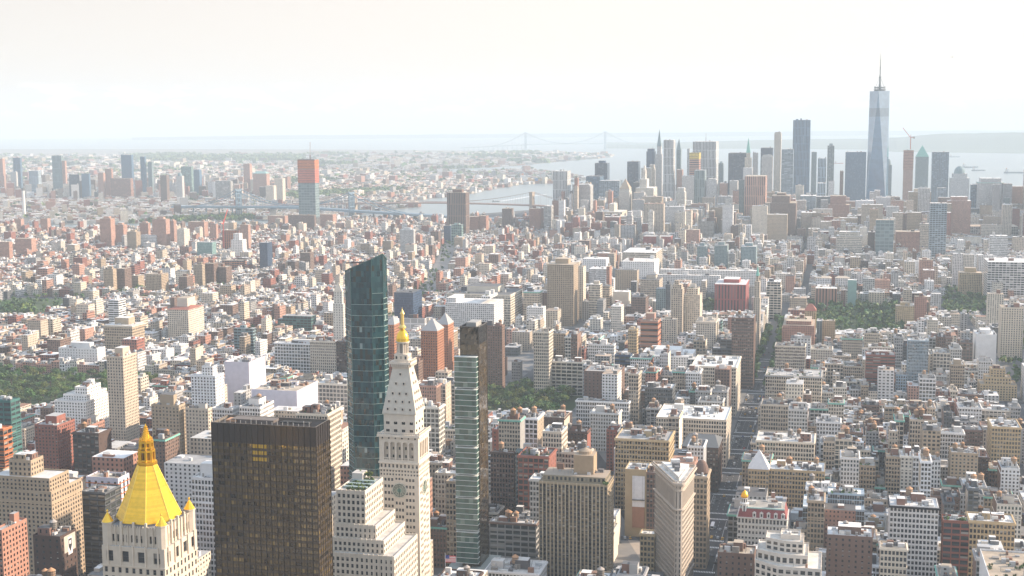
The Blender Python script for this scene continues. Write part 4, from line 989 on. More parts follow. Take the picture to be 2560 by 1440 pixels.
    for i in range(4):
        A, B, Ct, Dt = b4[i], b4[(i + 1) % 4], t4[(i + 1) % 4], t4[i]
        pb.q([[(*A, zu1), (*B, zu1), (*Ct, zp1), (*Dt, zp1)], [(*A, zu1 - .8), (*B, zu1 - .8), (*B, zu1), (*A, zu1)]], col=(.62, .57, .49))
    pb.obj('pyramid_roof', STONE, root)
    for i in range(4):
        A, B, Ct, Dt = [np.array(q) for q in (b4[i], b4[(i + 1) % 4], t4[(i + 1) % 4], t4[i])]; no = np.array([(B - A)[1], -(B - A)[0]]) / np.linalg.norm(B - A)
        for row, k in ((.05, 4), (.22, 4), (.40, 3), (.62, 2), (.83, 1)):
            A1, B1 = A + (Dt - A) * row, B + (Ct - B) * row; zz = zu1 + (zp1 - zu1) * row
            for j in range(k):
                f = (j + 1) / (k + 1) if k < 4 else (j + .7) / 4.4; p = A1 + (B1 - A1) * f; d = MB(); t = (B - A) / np.linalg.norm(B - A)
                def q3(a, b, z): v = p + t * a + no * b; return (v[0], v[1], z)
                hh = 1.9
                d.q([[q3(-.75, .35, zz), q3(-.75, .35, zz + hh), q3(-.75, -1.2, zz + hh), q3(-.75, -.3, zz)], [q3(.75, .35, zz), q3(.75, -.3, zz), q3(.75, -1.2, zz + hh), q3(.75, .35, zz + hh)], [q3(-.75, .35, zz + hh), q3(.75, .35, zz + hh), q3(.75, -1.2, zz + hh), q3(-.75, -1.2, zz + hh)], [q3(-.75, .35, zz), q3(.75, .35, zz), q3(.75, .35, zz + hh), q3(-.75, .35, zz + hh)]], col=st)
                d.q([[q3(-.5, .36, zz + .3), q3(.5, .36, zz + .3), q3(.5, .36, zz + hh - .3), q3(-.5, .36, zz + hh - .3)]], col=(.02, .025, .03), m=1); d.obj('dormer', [STONE, GLASS], root)
    bb = MB(); zb0, zb1, zb2, zb3 = zp1, zc(903), zc(884), zc(853)
    bb.box(-bx - .2, bx + .2, -by - .2, by + .2, zp1 - .5, zb1 - 1, st); bb.box(-bx - 1.6, bx + 1.6, -by - 1.6, by + 1.6, zb1 - 1, zb1 + .3, cr_(st, 1.05), bottom=True)
    for k in range(11):
        for (x, y) in ((-bx - 1.4 + k * (2 * bx + 2.8) / 10, -by - 1.4), (bx + 1.4, -by - 1.4 + k * (2 * by + 2.8) / 10)): bb.bar((x, y, zb1 + .3), (x, y, zb1 + 1.4), .14, st); bb.bar((x, y * 1.0, zb1 - 2.6), (x, y, zb1 - 1), .3, st)
    for A, B in (((-bx - 1.4, -by - 1.4), (bx + 1.4, -by - 1.4)), ((bx + 1.4, -by - 1.4), (bx + 1.4, by + 1.4))): bb.bar((*A, zb1 + 1.5), (*B, zb1 + 1.5), .16, st)
    bb.box(-bx * .82, bx * .82, -by * .82, by * .82, zb1 + .3, zb2, st, st=(2.6, 5, 1.0, 2.0, 0)); bb.obj('balcony_stage', FAC, root)
    kb = MB(); r = bx * .72; kb.lathe(0, 0, [(r * .55, zb2), (r * .55, zb3)], 12, (.34, .31, .28)); kb.lathe(0, 0, [(r * 1.05, zb2), (r * 1.05, zb2 + .5), (0, zb2 + .5)], 16, st); kb.lathe(0, 0, [(r * .5, zb3 - 1.0), (r * 1.1, zb3 - .9), (r * 1.15, zb3), (0, zb3)], 16, st)
    for k in range(8): an = math.pi / 8 + k * math.pi / 4; kb.lathe(r * .88 * math.cos(an), r * .88 * math.sin(an), [(.42, zb2 + .4), (.36, zb3 - .9)], 8, st)
    kb.obj('colonnade', STONE, root)
    gb = MB(); z4 = zc(823); R = r * 1.02; H_ = z4 - zb3
    gb.lathe(0, 0, [(R, zb3), (R * 1.0, zb3 + H_ * .25), (R * .93, zb3 + H_ * .45), (R * .78, zb3 + H_ * .66), (R * .5, zb3 + H_ * .87), (R * .28, z4)], 20, K['go'])
    for k in range(8): an = k * math.pi / 4; gb.bar((R * 1.01 * math.cos(an), R * 1.01 * math.sin(an), zb3 + .3), (R * .94 * math.cos(an), R * .94 * math.sin(an), zb3 + H_ * .45), .14, (1, .75, .2))
    gb.obj('gilded_cupola', GOLD, root)
    fb = MB(); z5, z6, z7 = zc(812), zc(790), zc(768)
    fb.lathe(0, 0, [(R * .28, z4), (R * .62, z4 + .6), (R * .62, z4 + 1.2), (R * .3, z5), (R * .26, z6 + 1), (R * .38, z6 + 1.3), (.5, z6 + 3.2), (.22, z6 + 4.2), (.1, z7)], 10, (.85, .6, .2)); fb.obj('finial', GOLD, root)
    place_panes(root, hold, 96)
    for hd in h2: pass
    u2 = MB()
    for (p, yaw, ww, wh) in h2:
        tx, ty = math.cos(yaw), math.sin(yaw)
        for k in (-1, 1): u2.q([[(p[0] + tx * (k * ww * .27 - ww * .2), p[1] + ty * (k * ww * .27 - ww * .2), p[2]), (p[0] + tx * (k * ww * .27 + ww * .2), p[1] + ty * (k * ww * .27 + ww * .2), p[2]), (p[0] + tx * (k * ww * .27 + ww * .2), p[1] + ty * (k * ww * .27 + ww * .2), p[2] + wh), (p[0] + tx * (k * ww * .27 - ww * .2), p[1] + ty * (k * ww * .27 - ww * .2), p[2] + wh)]], col=(.03, .035, .035))
        u2.q([[(p[0] - tx * ww / 2, p[1] - ty * ww / 2, p[2] - .0), (p[0] + tx * ww / 2, p[1] + ty * ww / 2, p[2]), (p[0] + tx * ww / 2 + ty * .01, p[1] + ty * ww / 2 - tx * .01, p[2] + .01), (p[0] - tx * ww / 2, p[1] - ty * ww / 2, p[2] + .01)]], col=(.3, .3, .3))
    o = u2.obj('window', GLASS, root); o['kind'] = 'stuff'
    # clocks
    zk = zf(1229); rc = 4.2
    def clock(px, py, rz):
        e = bpy.data.objects.new('clock', None); C.objects.link(e); e.parent = root; e.location = (px, py, zk); e.rotation_euler = (math.pi / 2, 0, rz)
        m1 = MB(); m1.lathe(0, 0, [(rc * 1.16, -.2), (rc * 1.16, .22), (rc * 1.0, .34), (rc * .97, .16)], 32, (.58, .55, .47))
        for k in range(12): an = k * math.pi / 6; m1.bar((rc * 1.02 * math.cos(an), rc * 1.02 * math.sin(an), .3), (rc * 1.13 * math.cos(an), rc * 1.13 * math.sin(an), .3), .14, (.3, .38, .33))
        m1.obj('clock_rim', STONE, e)
        m2 = MB(); m2.lathe(0, 0, [(rc * .98, .16), (0, .16)], 32, (.40, .40, .33)); m2.lathe(0, 0, [(rc * .58, .19), (rc * .51, .19)], 32, (.12, .19, .16)); m2.lathe(0, 0, [(rc * .97, .19), (rc * .89, .19)], 32, (.07, .12, .10))
        m2.lathe(0, 0, [(rc * .34, .20), (0, .20)], 20, (.16, .27, .22)); m2.obj('clock_dial', STONE, e)
        for k in range(1, 13):
            an = math.pi / 2 - k * math.pi / 6; cu = bpy.data.curves.new('numeral', 'FONT'); cu.body = str(k); cu.size = 1.75; cu.align_x = 'CENTER'; cu.align_y = 'CENTER'; cu.extrude = .05
            t_ = link('numeral', cu); bpy.context.view_layer.update(); me_ = bpy.data.meshes.new_from_object(t_.evaluated_get(bpy.context.evaluated_depsgraph_get())); bpy.data.objects.remove(t_); me_.materials.clear(); me_.materials.append(DARK); o = link('numeral', me_, e); o.location = (rc * .74 * math.cos(an), rc * .74 * math.sin(an), .22)
        for an, ln, wd in ((math.radians(97), .86, .24), (math.radians(272), .60, .34)):
            m3 = MB(); d = np.array([math.cos(an), math.sin(an)]); m3.bar((-d[0] * .9, -d[1] * .9, .34), (d[0] * rc * ln, d[1] * rc * ln, .34), wd * .5, (.06, .10, .09)); m3.obj('clock_hand', METAL, e)
    clock(0.0, -hy - .02, 0.0); clock(hx + .02, 0.0, math.pi / 2)
    return root
DARK, _nt, _b = new_mat('dark_numerals'); _b.inputs['Base Color'].default_value = (.05, .08, .07, 1); _b.inputs['Roughness'].default_value = .6
SIGNW, _nt, _b = new_mat('white_sign'); _b.inputs['Base Color'].default_value = (.8, .8, .8, 1)
DARK.diffuse_color = (.05, .08, .07, 1)

def green_glass_tower():
    lab = 'dark green glass residential tower with a slanted faceted top'
    # plan: t along the picture's right, r away from the camera
    Y0 = 948.0; b = ground(866, 1404); px = lambda x: (x - 1280) / F * (Y0 * _c + H * .55 * _s + (H - 110) * _s * .45)
    T = [(863, 12), (876, 0), (928, -3), (956, .5), (966, 7), (960, 27), (872, 27)]
    top = [678, 671, 649, 635, 647, 652, 680]; pl = []; zt = []
    for (x, r), y in zip(T, top):
        d = ray(x, y); p = CAM + d * ((Y0 + r) / d[1]); pl.append((p[0], p[1])); zt.append(p[2])
    cx, cy = np.mean(pl, 0); root = tag(empty('green_glass_tower', cx, cy, .1), lab, 'skyscraper'); claim(cx, cy, 0, 34, 32, 858, 969, 1188, 636, lab)
    gb = MB(); fb = MB(); n = len(pl); fl = 4.0
    for i in range(n):
        A, B = np.array(pl[i]) - (cx, cy), np.array(pl[(i + 1) % n]) - (cx, cy); za, zb = zt[i], zt[(i + 1) % n]; L = np.linalg.norm(B - A); nb = max(2, int(L / 1.9)); t = (B - A) / L; no = np.array([t[1], -t[0]])
        for k in range(nb):
            u0, u1 = k / nb, (k + 1) / nb; p, q = A + (B - A) * u0, A + (B - A) * u1; h0, h1 = za + (zb - za) * u0, za + (zb - za) * u1; z = 0.0
            while z < min(h0, h1) - 1:
                zz0, zz1 = z, z + fl; a1, b1 = (min(zz1, h0), min(zz1, h1)) if zz1 < min(h0, h1) - 1 else (h0, h1)
                v = rng.random(); cc = np.array([.010, .050, .058]) * rng.uniform(.6, 1.4)
                if v > .988: cc = np.array([.25, .33, .32])
                elif v > .8: cc = np.array([.025, .085, .095])
                elif v < .10: cc = np.array([.03, .035, .025])
                j0, j1 = rng.uniform(-.05, .05, 2)
                gb.q([[(p[0] + no[0] * j0, p[1] + no[1] * j0, zz0), (q[0] + no[0] * j1, q[1] + no[1] * j1, zz0), (q[0] + no[0] * j0, q[1] + no[1] * j0, b1), (p[0] + no[0] * j1, p[1] + no[1] * j1, a1)]], col=cc); z += fl
        for f in range(int(max(za, zb) / fl)):
            z = f * fl
            if z < min(za, zb) - 24 and (i in (0, 3, 4) or f % 2 == 0): fb.bar((A[0] + no[0] * .12, A[1] + no[1] * .12, z), (B[0] + no[0] * .12, B[1] + no[1] * .12, z), .13 if i not in (3, 4) else .24, (.30, .40, .38))
        fb.bar((A[0], A[1], 0), (A[0], A[1], za), .2, (.05, .14, .13)); fb.bar((A[0], A[1], za), (B[0], B[1], zb), .3, (.05, .12, .11))
    gb.obj('curtain_wall', CURT, root); fb.obj('floor_edge', METAL, root)
    rb = MB(); rb.poly([(p[0] - cx, p[1] - cy) for p in pl], [z - 8 for z in zt], (.2, .2, .2)); rb.box(-6, 6, 2, 12, min(zt) - 22, min(zt) - 1, (.25, .15, .13)); rb.obj('roof', ROOF, root)
    cb = MB(); m = min(zt) + 2; cb.bar((-6, 8, m - 2), (-6, 8, m + 6), .5, (.12, .1, .1)); cb.bar((-16, 8, m + 5.5), (8, 8, m + 6.2), .45, (.12, .10, .10)); cb.box(-8, -3, 6, 10, m + 1, m + 4, (.15, .1, .1)); cb.obj('window_cleaning_crane', METAL, root)

def pod_tower():
    lab = 'slim bronze glass tower with stacked pale green glass pods on its front'
    P = onplane(1196, 818, 852.0); h = P[2]; w = -slide(P, VV_, 1150); D = min(slide(P, UV_, 1223), 22)
    c = P - VV_ * w / 2 + UV_ * D / 2; root = tag(empty('pod_glass_tower', c[0], c[1], .1, -PHI), lab, 'skyscraper'); claim(c[0], c[1], PHI, w + 8, D + 10, 1138, 1226, 1440, 812, lab)
    x0, x1, y0, y1 = -w / 2, w / 2, -D / 2, D / 2; gb = MB(); fb = MB(); cs = [(x0, y0), (x1, y0), (x1, y1), (x0, y1)]
    for i in range(4):
        A, B = np.array(cs[i]), np.array(cs[(i + 1) % 4]); L = np.linalg.norm(B - A); nb = max(2, int(L / 1.6)); t = (B - A) / L; no = np.array([t[1], -t[0]])
        for k in range(nb):
            p, q = A + t * L * k / nb, A + t * L * (k + 1) / nb; z = 0
            while z < h - .1:
                v = rng.random(); top = z > h - 13; cc = (np.array([.010, .009, .008]) if top else np.array([.05, .035, .016])) * rng.uniform(.4, 1.5)
                if v > .93 and not top: cc = np.array([.15, .11, .06])
                j = rng.uniform(-.04, .04, 2); z1 = min(z + 3.6, h)
                gb.q([[(p[0] + no[0] * j[0], p[1] + no[1] * j[0], z), (q[0] + no[0] * j[1], q[1] + no[1] * j[1], z), (q[0] + no[0] * j[0], q[1] + no[1] * j[0], z1), (p[0] + no[0] * j[1], p[1] + no[1] * j[1], z1)]], col=cc); z += 3.6
        for f in range(int(h / 3.6)): fb.bar((*(A + no * .05), f * 3.6), (*(B + no * .05), f * 3.6), .07, (.06, .045, .03))
        fb.bar((*A, 0), (*A, h + .5), .15, (.05, .04, .03)); fb.bar((*A, h), (*B, h), .25, (.12, .11, .10))
    gb.obj('curtain_wall', CURT, root); fb.obj('mullion', METAL, root)
    rb = MB(); rb.q([[(x0, y0, h - 2.5), (x1, y0, h - 2.5), (x1, y1, h - 2.5), (x0, y1, h - 2.5)]], col=(.15, .15, .15)); clutter(rb, x0, x1, y0, y1, h - 2.5, 9); rb.box(x0 + 3, x1 - 3, y0 + 5, y1 - 3, h - 2.5, h + 2.2, (.35, .35, .34)); rb.obj('roof', ROOF, root)
    zf = lambda y: onplane(1165, y, 848.0)[2]
    ys = [893, 970, 974, 1043, 1047, 1115, 1119, 1185, 1189, 1242, 1246, 1326, 1330, 1408]
    for k in range(0, 14, 2):
        za, zb = zf(ys[k + 1]), zf(ys[k]); sh = (0, .6, 0, .9, .3, 0, .5)[k // 2]; X0, X1, Y0 = x0 - 3.0 + sh * .6, x1 - .6, y0 - 4.5 - sh
        pod = MB(); sl = MB(); z = za; nf = max(1, int(round((zb - za) / 3.55))); fh = (zb - za) / nf
        for f in range(nf):
            z0 = za + f * fh; pts = [(X0, y0 + 6), (X0, Y0), (X1, Y0), (X1, y0)]
            for (A, B) in zip(pts[:-1], pts[1:]):
                A, B = np.array(A), np.array(B); L = np.linalg.norm(B - A); nb = max(2, int(L / 2.6))
                for q in range(nb):
                    p, r = A + (B - A) * q / nb, A + (B - A) * (q + 1) / nb; v = rng.random(); cc = np.array([.055, .115, .10]) * rng.uniform(.75, 1.25)
                    if v > .9: cc = np.array([.17, .24, .21])
                    pod.q([[(*p, z0 + .55), (*r, z0 + .55), (*r, z0 + fh + .2), (*p, z0 + fh + .2)]], col=cc)
            sl.box(X0 - .25, X1 + .25, Y0 - .25, y0 - .01, z0 + .2, z0 + .55, (.60, .63, .60), bottom=True)
        sl.box(X0 - .25, X1 + .25, Y0 - .25, y0 - .01, zb - .1, zb + .2, (.70, .73, .70), bottom=True)
        o = pod.obj('glass_pod', GLASS, root); sl.obj('floor_slab', STONE, o)
    bb = MB(); bb.box(x0 - 9, x1 + 8, y0 - 12, y1 + 4, 0, zf(1412) - 2, (.10, .17, .15), top=(.35, .38, .36), st=S['gl'], g=.5); bb.obj('podium', FAC, root)

def wedge_tower():
    lab = 'triangular beige flatiron building with rounded prow and heavy cornice'
    z = onplane(1706, 1212, 858.0)[2]
    RL, RR, PR = ground(1637, 1158, z), ground(1736, 1168, z), ground(1700, 1217, z); c = (RL + RR + PR) / 3
    root = tag(empty('wedge_tower', c[0], c[1], .1), lab, 'office building'); 
    m = (RL + RR) / 2
    for f, ww in ((.15, 8), (.4, 14), (.65, 19), (.9, 25)): reserve(*(PR + (m - PR) * f)[:2], PHI, ww, 18, 2)
    VIS.append((1634, 1740, 905, 1440)); HERO.append((1690, 1300, 905, lab))
    L2 = lambda P: np.array([P[0] - c[0], P[1] - c[1]])
    a, b, p = L2(RL), L2(RR), L2(PR); r = 3.0
    da = (a - p) / np.linalg.norm(a - p); db = (b - p) / np.linalg.norm(b - p); half = math.acos(da @ db) / 2; bis = (da + db) / np.linalg.norm(da + db); ctr = p + bis * r / math.sin(half); tl = r / math.tan(half)
    pa, pb_ = p + da * tl, p + db * tl; n = 6; va, vb = pa - ctr, pb_ - ctr; aa, ab = math.atan2(va[1], va[0]), math.atan2(vb[1], vb[0])
    if ab < aa: ab += 2 * math.pi
    arc = [ctr + r * np.array([math.cos(aa + (ab - aa) * k / n), math.sin(aa + (ab - aa) * k / n)]) for k in range(n + 1)]
    ring = [a] + arc + [b]; st = (.50, .43, .36); wb = MB()
    def off(rg, d):
        out = []; N_ = len(rg)
        for i in range(N_):
            e0 = rg[i] - rg[i - 1]; e1 = rg[(i + 1) % N_] - rg[i]; n0 = np.array([e0[1], -e0[0]]) / np.linalg.norm(e0); n1 = np.array([e1[1], -e1[0]]) / np.linalg.norm(e1); q = n0 + n1; q /= max(.2, (q @ q)) / 2; out.append(rg[i] + q * d)
        return out
    hold = []; zs = [0, 14, 16, z - 19, z - 18, z - 6, z - 5, z]
    for i in range(len(ring)):
        A, B = ring[i], ring[(i + 1) % len(ring)]; L = np.linalg.norm(B - A)
        for (z0, z1, sty, dp) in ((0, 14, (3.4, 7, 2.2, 5, 0), .4), (14, z - 18.5, (2.25, 3.75, 1.4, 2.4, 0), .4), (z - 18.5, z - 5.5, (3.0, 13, 1.7, 11.2, 0), .8), (z - 5.5, z - 1.6, (2.25, 3.8, 1.0, 1.6, 0), .3)):
            if L < 3 and i not in (2, 4, 6): wb.wall(A, B, z0, z1, st)
            else: wall_grid(wb, A, B, z0, z1, sty, st, hold=hold if (z0 == 14) else None, depth=dp)
        wb.wall(A, B, z - 1.6, z, st)
    wb.obj('wall', [STONE, GLASS], root); place_panes(root, hold, 96)
    for zz, hh, o_ in ((z - 1.5, 1.3, 1.7), (z - 2.4, .9, 1.0), (z - 6, .6, .6), (z - 19, .8, .9), (14.2, .9, .6), (z - 36, .4, .35)):
        q = off(ring, o_); q0 = off(ring, -.02); N_ = len(q); cb = MB()
        for i in range(N_):
            j = (i + 1) % N_; cb.q([[(*q[i], zz), (*q[j], zz), (*q[j], zz + hh), (*q[i], zz + hh)], [(*q[i], zz + hh), (*q[j], zz + hh), (*q0[j], zz + hh), (*q0[i], zz + hh)], [(*q0[i], zz), (*q0[j], zz), (*q[j], zz), (*q[i], zz)]], col=cr_(st, 1.12))
        cb.obj('cornice' if o_ > .95 else 'belt_course', STONE, root)
    q = off(ring, .9); cb = MB()
    for i in range(len(q)):
        A, B = q[i], q[(i + 1) % len(q)]; L = np.linalg.norm(B - A); k_ = max(1, int(L / 1.1))
        for k in range(k_): s_ = A + (B - A) * k / k_; cb.bar((*s_, z - .2), (*s_, z + 1.0), .2, cr_(st, 1.1))
        cb.bar((*A, z + 1.1), (*B, z + 1.1), .22, cr_(st, 1.15))
    cb.obj('balustrade', STONE, root)
    rb = MB(); q = off(ring, -.4); rb.poly([tuple(v) for v in q], z - .3, (.66, .64, .6)); rp = off(ring, -3.2)
    ph = [tuple(v) for v in (rp[0], rp[2], rp[6], rp[-1])]
    for i in range(4): rb.wall(ph[i], ph[(i + 1) % 4], z - .3, z + 2.6, (.68, .66, .62))
    rb.poly(ph, z + 2.6, (.72, .71, .68))
    for f, ww in ((.7, 5), (.85, 6), (.55, 3)):
        s_ = p + (( a + b) / 2 - p) * f; rb.box(s_[0] - ww / 2, s_[0] + ww / 2, s_[1] - 2, s_[1] + 2, z + 2.6, z + 4.6 + f * 2, (.16, .16, .17) if f != .85 else (.6, .6, .6))
    rb.obj('roof', ROOF, root)

def domed_corner():
    lab = 'white ornate mansard building with a small gold-domed corner turret'
    cx, cy, w, D, h, dist = solve(1844, 1967, 1969, 1292, 1362, PHI, 26)
    P = onplane(1844, 1292, 930.0); h = P[2]; w = slide(P, VV_, 1967); D = 26; c = P + VV_ * w / 2 + UV_ * D / 2
    root = tag(empty('domed_mansard_building', c[0], c[1], .1, -PHI), lab, 'office building'); claim(c[0], c[1], PHI, w, D, 1842, 1969, 1365, 1222, lab)
    x0, x1, y0, y1 = -w / 2, w / 2, -D / 2, D / 2; st = (.66, .63, .58); wb = MB(); hold = []
    for A, B in (((x0, y0), (x1, y0)), ((x1, y0), (x1, y1)), ((x1, y1), (x0, y1)), ((x0, y1), (x0, y0))):
        wall_grid(wb, A, B, 0, h - 5, (2.5, 3.9, 1.3, 2.1, 0), st, hold=hold); wall_grid(wb, A, B, h - 5, h, (2.5, 4.6, 1.5, 2.8, 0), cr_(st, .95), hold=hold)
    wb.obj('wall', [STONE, GLASS], root); place_panes(root, hold, 80)
    for zz, o_ in ((h - .5, .8), (h - 5.4, .5), (h - 14, .3)):
        cb = MB()
        for (p, q, r, s_) in ((x0 - o_, x1 + o_, y0 - o_, y0 - .003), (x0 - o_, x0 - .003, y0, y1), (x1 + .003, x1 + o_, y0, y1)): cb.box(p, q, r, s_, zz, zz + .6, cr_(st, 1.08), bottom=True)
        cb.obj('cornice', STONE, root)
    mb = MB(); mh = 6.0; o = [(x0, y0), (x1, y0), (x1, y1), (x0, y1)]; n = [(x0 + 1.8, y0 + 1.8), (x1 - 1.8, y0 + 1.8), (x1 - 1.8, y1 - 1.8), (x0 + 1.8, y1 - 1.8)]
    for i in range(4): mb.q([[(*o[i], h), (*o[(i + 1) % 4], h), (*n[(i + 1) % 4], h + mh), (*n[i], h + mh)]], col=(.26, .08, .08))
    mb.q([[(*n[0], h + mh), (*n[1], h + mh), (*n[2], h + mh), (*n[3], h + mh)]], col=(.35, .33, .3)); mb.box(x0 + 1.6, x1 - 1.6, y0 + 1.5, y0 + 2.4, h + mh, h + mh + .9, (.35, .50, .47)); clutter(mb, x0 + 3, x1 - 3, y0 + 4, y1 - 3, h + mh, 8); mb.obj('mansard_roof', ROOF, root)
    for k in range(5):
        x = x0 + w * (.34 + k * .145); d = MB(); d.box(x - 1.2, x + 1.2, y0 + .05, y0 + 2.2, h + .2, h + 3.4, (.70, .68, .64)); d.q([[(x - .55, y0 + .03, h + .8), (x + .55, y0 + .03, h + .8), (x + .55, y0 + .03, h + 2.9), (x - .55, y0 + .03, h + 2.9)]], col=(.03, .035, .04), m=1)
        d.q([[(x - 1.4, y0 - .05, h + 3.4), (x + 1.4, y0 - .05, h + 3.4), (x, y0 - .05, h + 4.4), (x, y0 - .05, h + 4.4)], [(x - 1.4, y0 - .05, h + 3.4), (x, y0 - .05, h + 4.4), (x, y0 + 2.4, h + 4.4), (x - 1.4, y0 + 2.4, h + 3.4)], [(x, y0 - .05, h + 4.4), (x + 1.4, y0 - .05, h + 3.4), (x + 1.4, y0 + 2.4, h + 3.4), (x, y0 + 2.4, h + 4.4)]], col=(.72, .70, .66)); d.obj('dormer', [STONE, GLASS], root)
    zt = lambda y: onplane(1862, y, 935.0)[2]; tx, ty = slide(onplane(1862, 1270, 934.0), VV_, 1862) * 0 + x0 + w * .13, y0 + 4.0; z0, z1, z2 = h + .01, zt(1258), zt(1243)
    tb = MB(); tb.lathe(tx, ty, [(3.4, h - 1), (3.4, h + .6), (3.1, h + .8), (3.1, z1), (3.5, z1 + .2), (3.5, z1 + .6), (2.4, z1 + .7), (2.3, z2), (2.7, z2 + .2), (0, z2 + .3)], 8, (.74, .73, .71), ph=math.pi / 8)
    for k in range(8):
        an = k * math.pi / 4
        for rr, za, zb in ((2.92, h + 1.4, z1 - .8), (2.2, z1 + 1.2, z2 - .6)):
            e = np.array([math.cos(an), math.sin(an)]); f = np.array([-e[1], e[0]]) * .5; q = e * rr
            tb.q([[(tx + q[0] - f[0], ty + q[1] - f[1], za), (tx + q[0] + f[0], ty + q[1] + f[1], za), (tx + q[0] + f[0], ty + q[1] + f[1], zb), (tx + q[0] - f[0], ty + q[1] - f[1], zb)]], col=(.08, .08, .09), m=1)
    tb.obj('corner_turret', [STONE, GLASS], root)
    gb = MB(); R = 2.5; zd = z2 + .3; gb.lathe(tx, ty, [(R, zd), (R * 1.05, zd + 1.0), (R * .9, zd + 2.4), (R * .55, zd + 3.7), (.3, zd + 4.8), (.1, zd + 5.6)], 16, (.95, .50, .04)); gb.obj('gilded_dome', GOLD, root)
    fb = MB(); fb.bar((tx, ty, zd + 5), (tx, ty, zd + 13), .09, (.6, .6, .6)); fb.obj('flagpole', METAL, root)

def spire_tower():
    lab = 'tallest tower, tapering blue glass with triangular facets and a needle mast'
    P = ground(2191, 536); x, y = P[0], P[1]; d = 4602.0; k = d / math.hypot(x, y); x, y = x * k, y * k; yaw = math.radians(22)
    root = tag(empty('spire_skyscraper', x, y, .1, -yaw), lab, 'skyscraper'); claim(x, y, yaw, 62, 62, 2165, 2220, 510, 135, lab)
    h = onplane(2194, 228, np.array([x, y, 0]) @ UV_)[2]; q = 31.5; b0 = [(-q, -q), (q, -q), (q, q), (-q, q)]; zb = 57.0; r = 31.5; tp = [(0, -r), (r, 0), (0, r), (-r, 0)]
    gb = MB()
    for i in range(4): gb.wall(b0[i], b0[(i + 1) % 4], 0, zb, (.36, .42, .48))
    N = 26
    def tri(A, B, Ct, col, flip):
        A, B, Ct = [np.array(v, float) for v in (A, B, Ct)]
        for j in range(N):
            f0, f1 = j / N, (j + 1) / N; c = cr_(col, rng.uniform(.93, 1.07) * (.55 if j in (20, 21) else 1))
            l0, l1, r0, r1 = A + (Ct - A) * f0, A + (Ct - A) * f1, B + (Ct - B) * f0, B + (Ct - B) * f1
            gb.q([[l0, r0, r1, l1]], col=c)
    for i in range(4):
        j = (i + 1) % 4; tri((*b0[i], zb), (*b0[j], zb), (*tp[i], h), (.10, .20, .32), 0)
        A, B, Ct = np.array((*tp[i], h)), np.array((*tp[j], h)), np.array((*b0[j], zb))
        for k_ in range(N):
            f0, f1 = k_ / N, (k_ + 1) / N; col = cr_((.30, .40, .50), rng.uniform(.95, 1.05) * (.7 if k_ in (4, 5) else 1)); gb.q([[A + (Ct - A) * f1, B + (Ct - B) * f1, B + (Ct - B) * f0, A + (Ct - A) * f0]], col=col)
    gb.poly(tp, h - .5, (.3, .3, .3)); gb.obj('glass_facet', CURT, root)
    rb = MB(); rb.lathe(0, 0, [(17, h), (19, h + 4), (19, h + 6), (16, h + 6)], 20, (.12, .14, .16)); rb.lathe(0, 0, [(15, h + 9), (18, h + 10), (18, h + 13), (15, h + 13)], 20, (.12, .14, .16)); 
    for k in range(10): an = k * math.pi / 5; rb.bar((17 * math.cos(an), 17 * math.sin(an), h), (17 * math.cos(an), 17 * math.sin(an), h + 16), .5, (.12, .14, .16))
    rb.obj('mast_ring', METAL, root)
    hm = onplane(2198, 133, np.array([x, y, 0]) @ UV_)[2]; mb = MB(); mb.lathe(0, 0, [(3.4, h), (2.6, h + (hm - h) * .35), (3.6, h + (hm - h) * .36), (3.6, h + (hm - h) * .38), (1.7, h + (hm - h) * .4), (1.5, h + (hm - h) * .62), (2.2, h + (hm - h) * .63), (1.2, h + (hm - h) * .66), (1.0, h + (hm - h) * .8), (1.6, h + (hm - h) * .81), (.7, h + (hm - h) * .84), (.25, hm)], 8, (.10, .12, .13))
    for k in range(4): an = k * math.pi / 2 + .4; mb.bar((16 * math.cos(an), 16 * math.sin(an), h + 8), (2 * math.cos(an), 2 * math.sin(an), h + (hm - h) * .36), .35, (.2, .22, .24))
    mb.obj('mast', METAL, root)

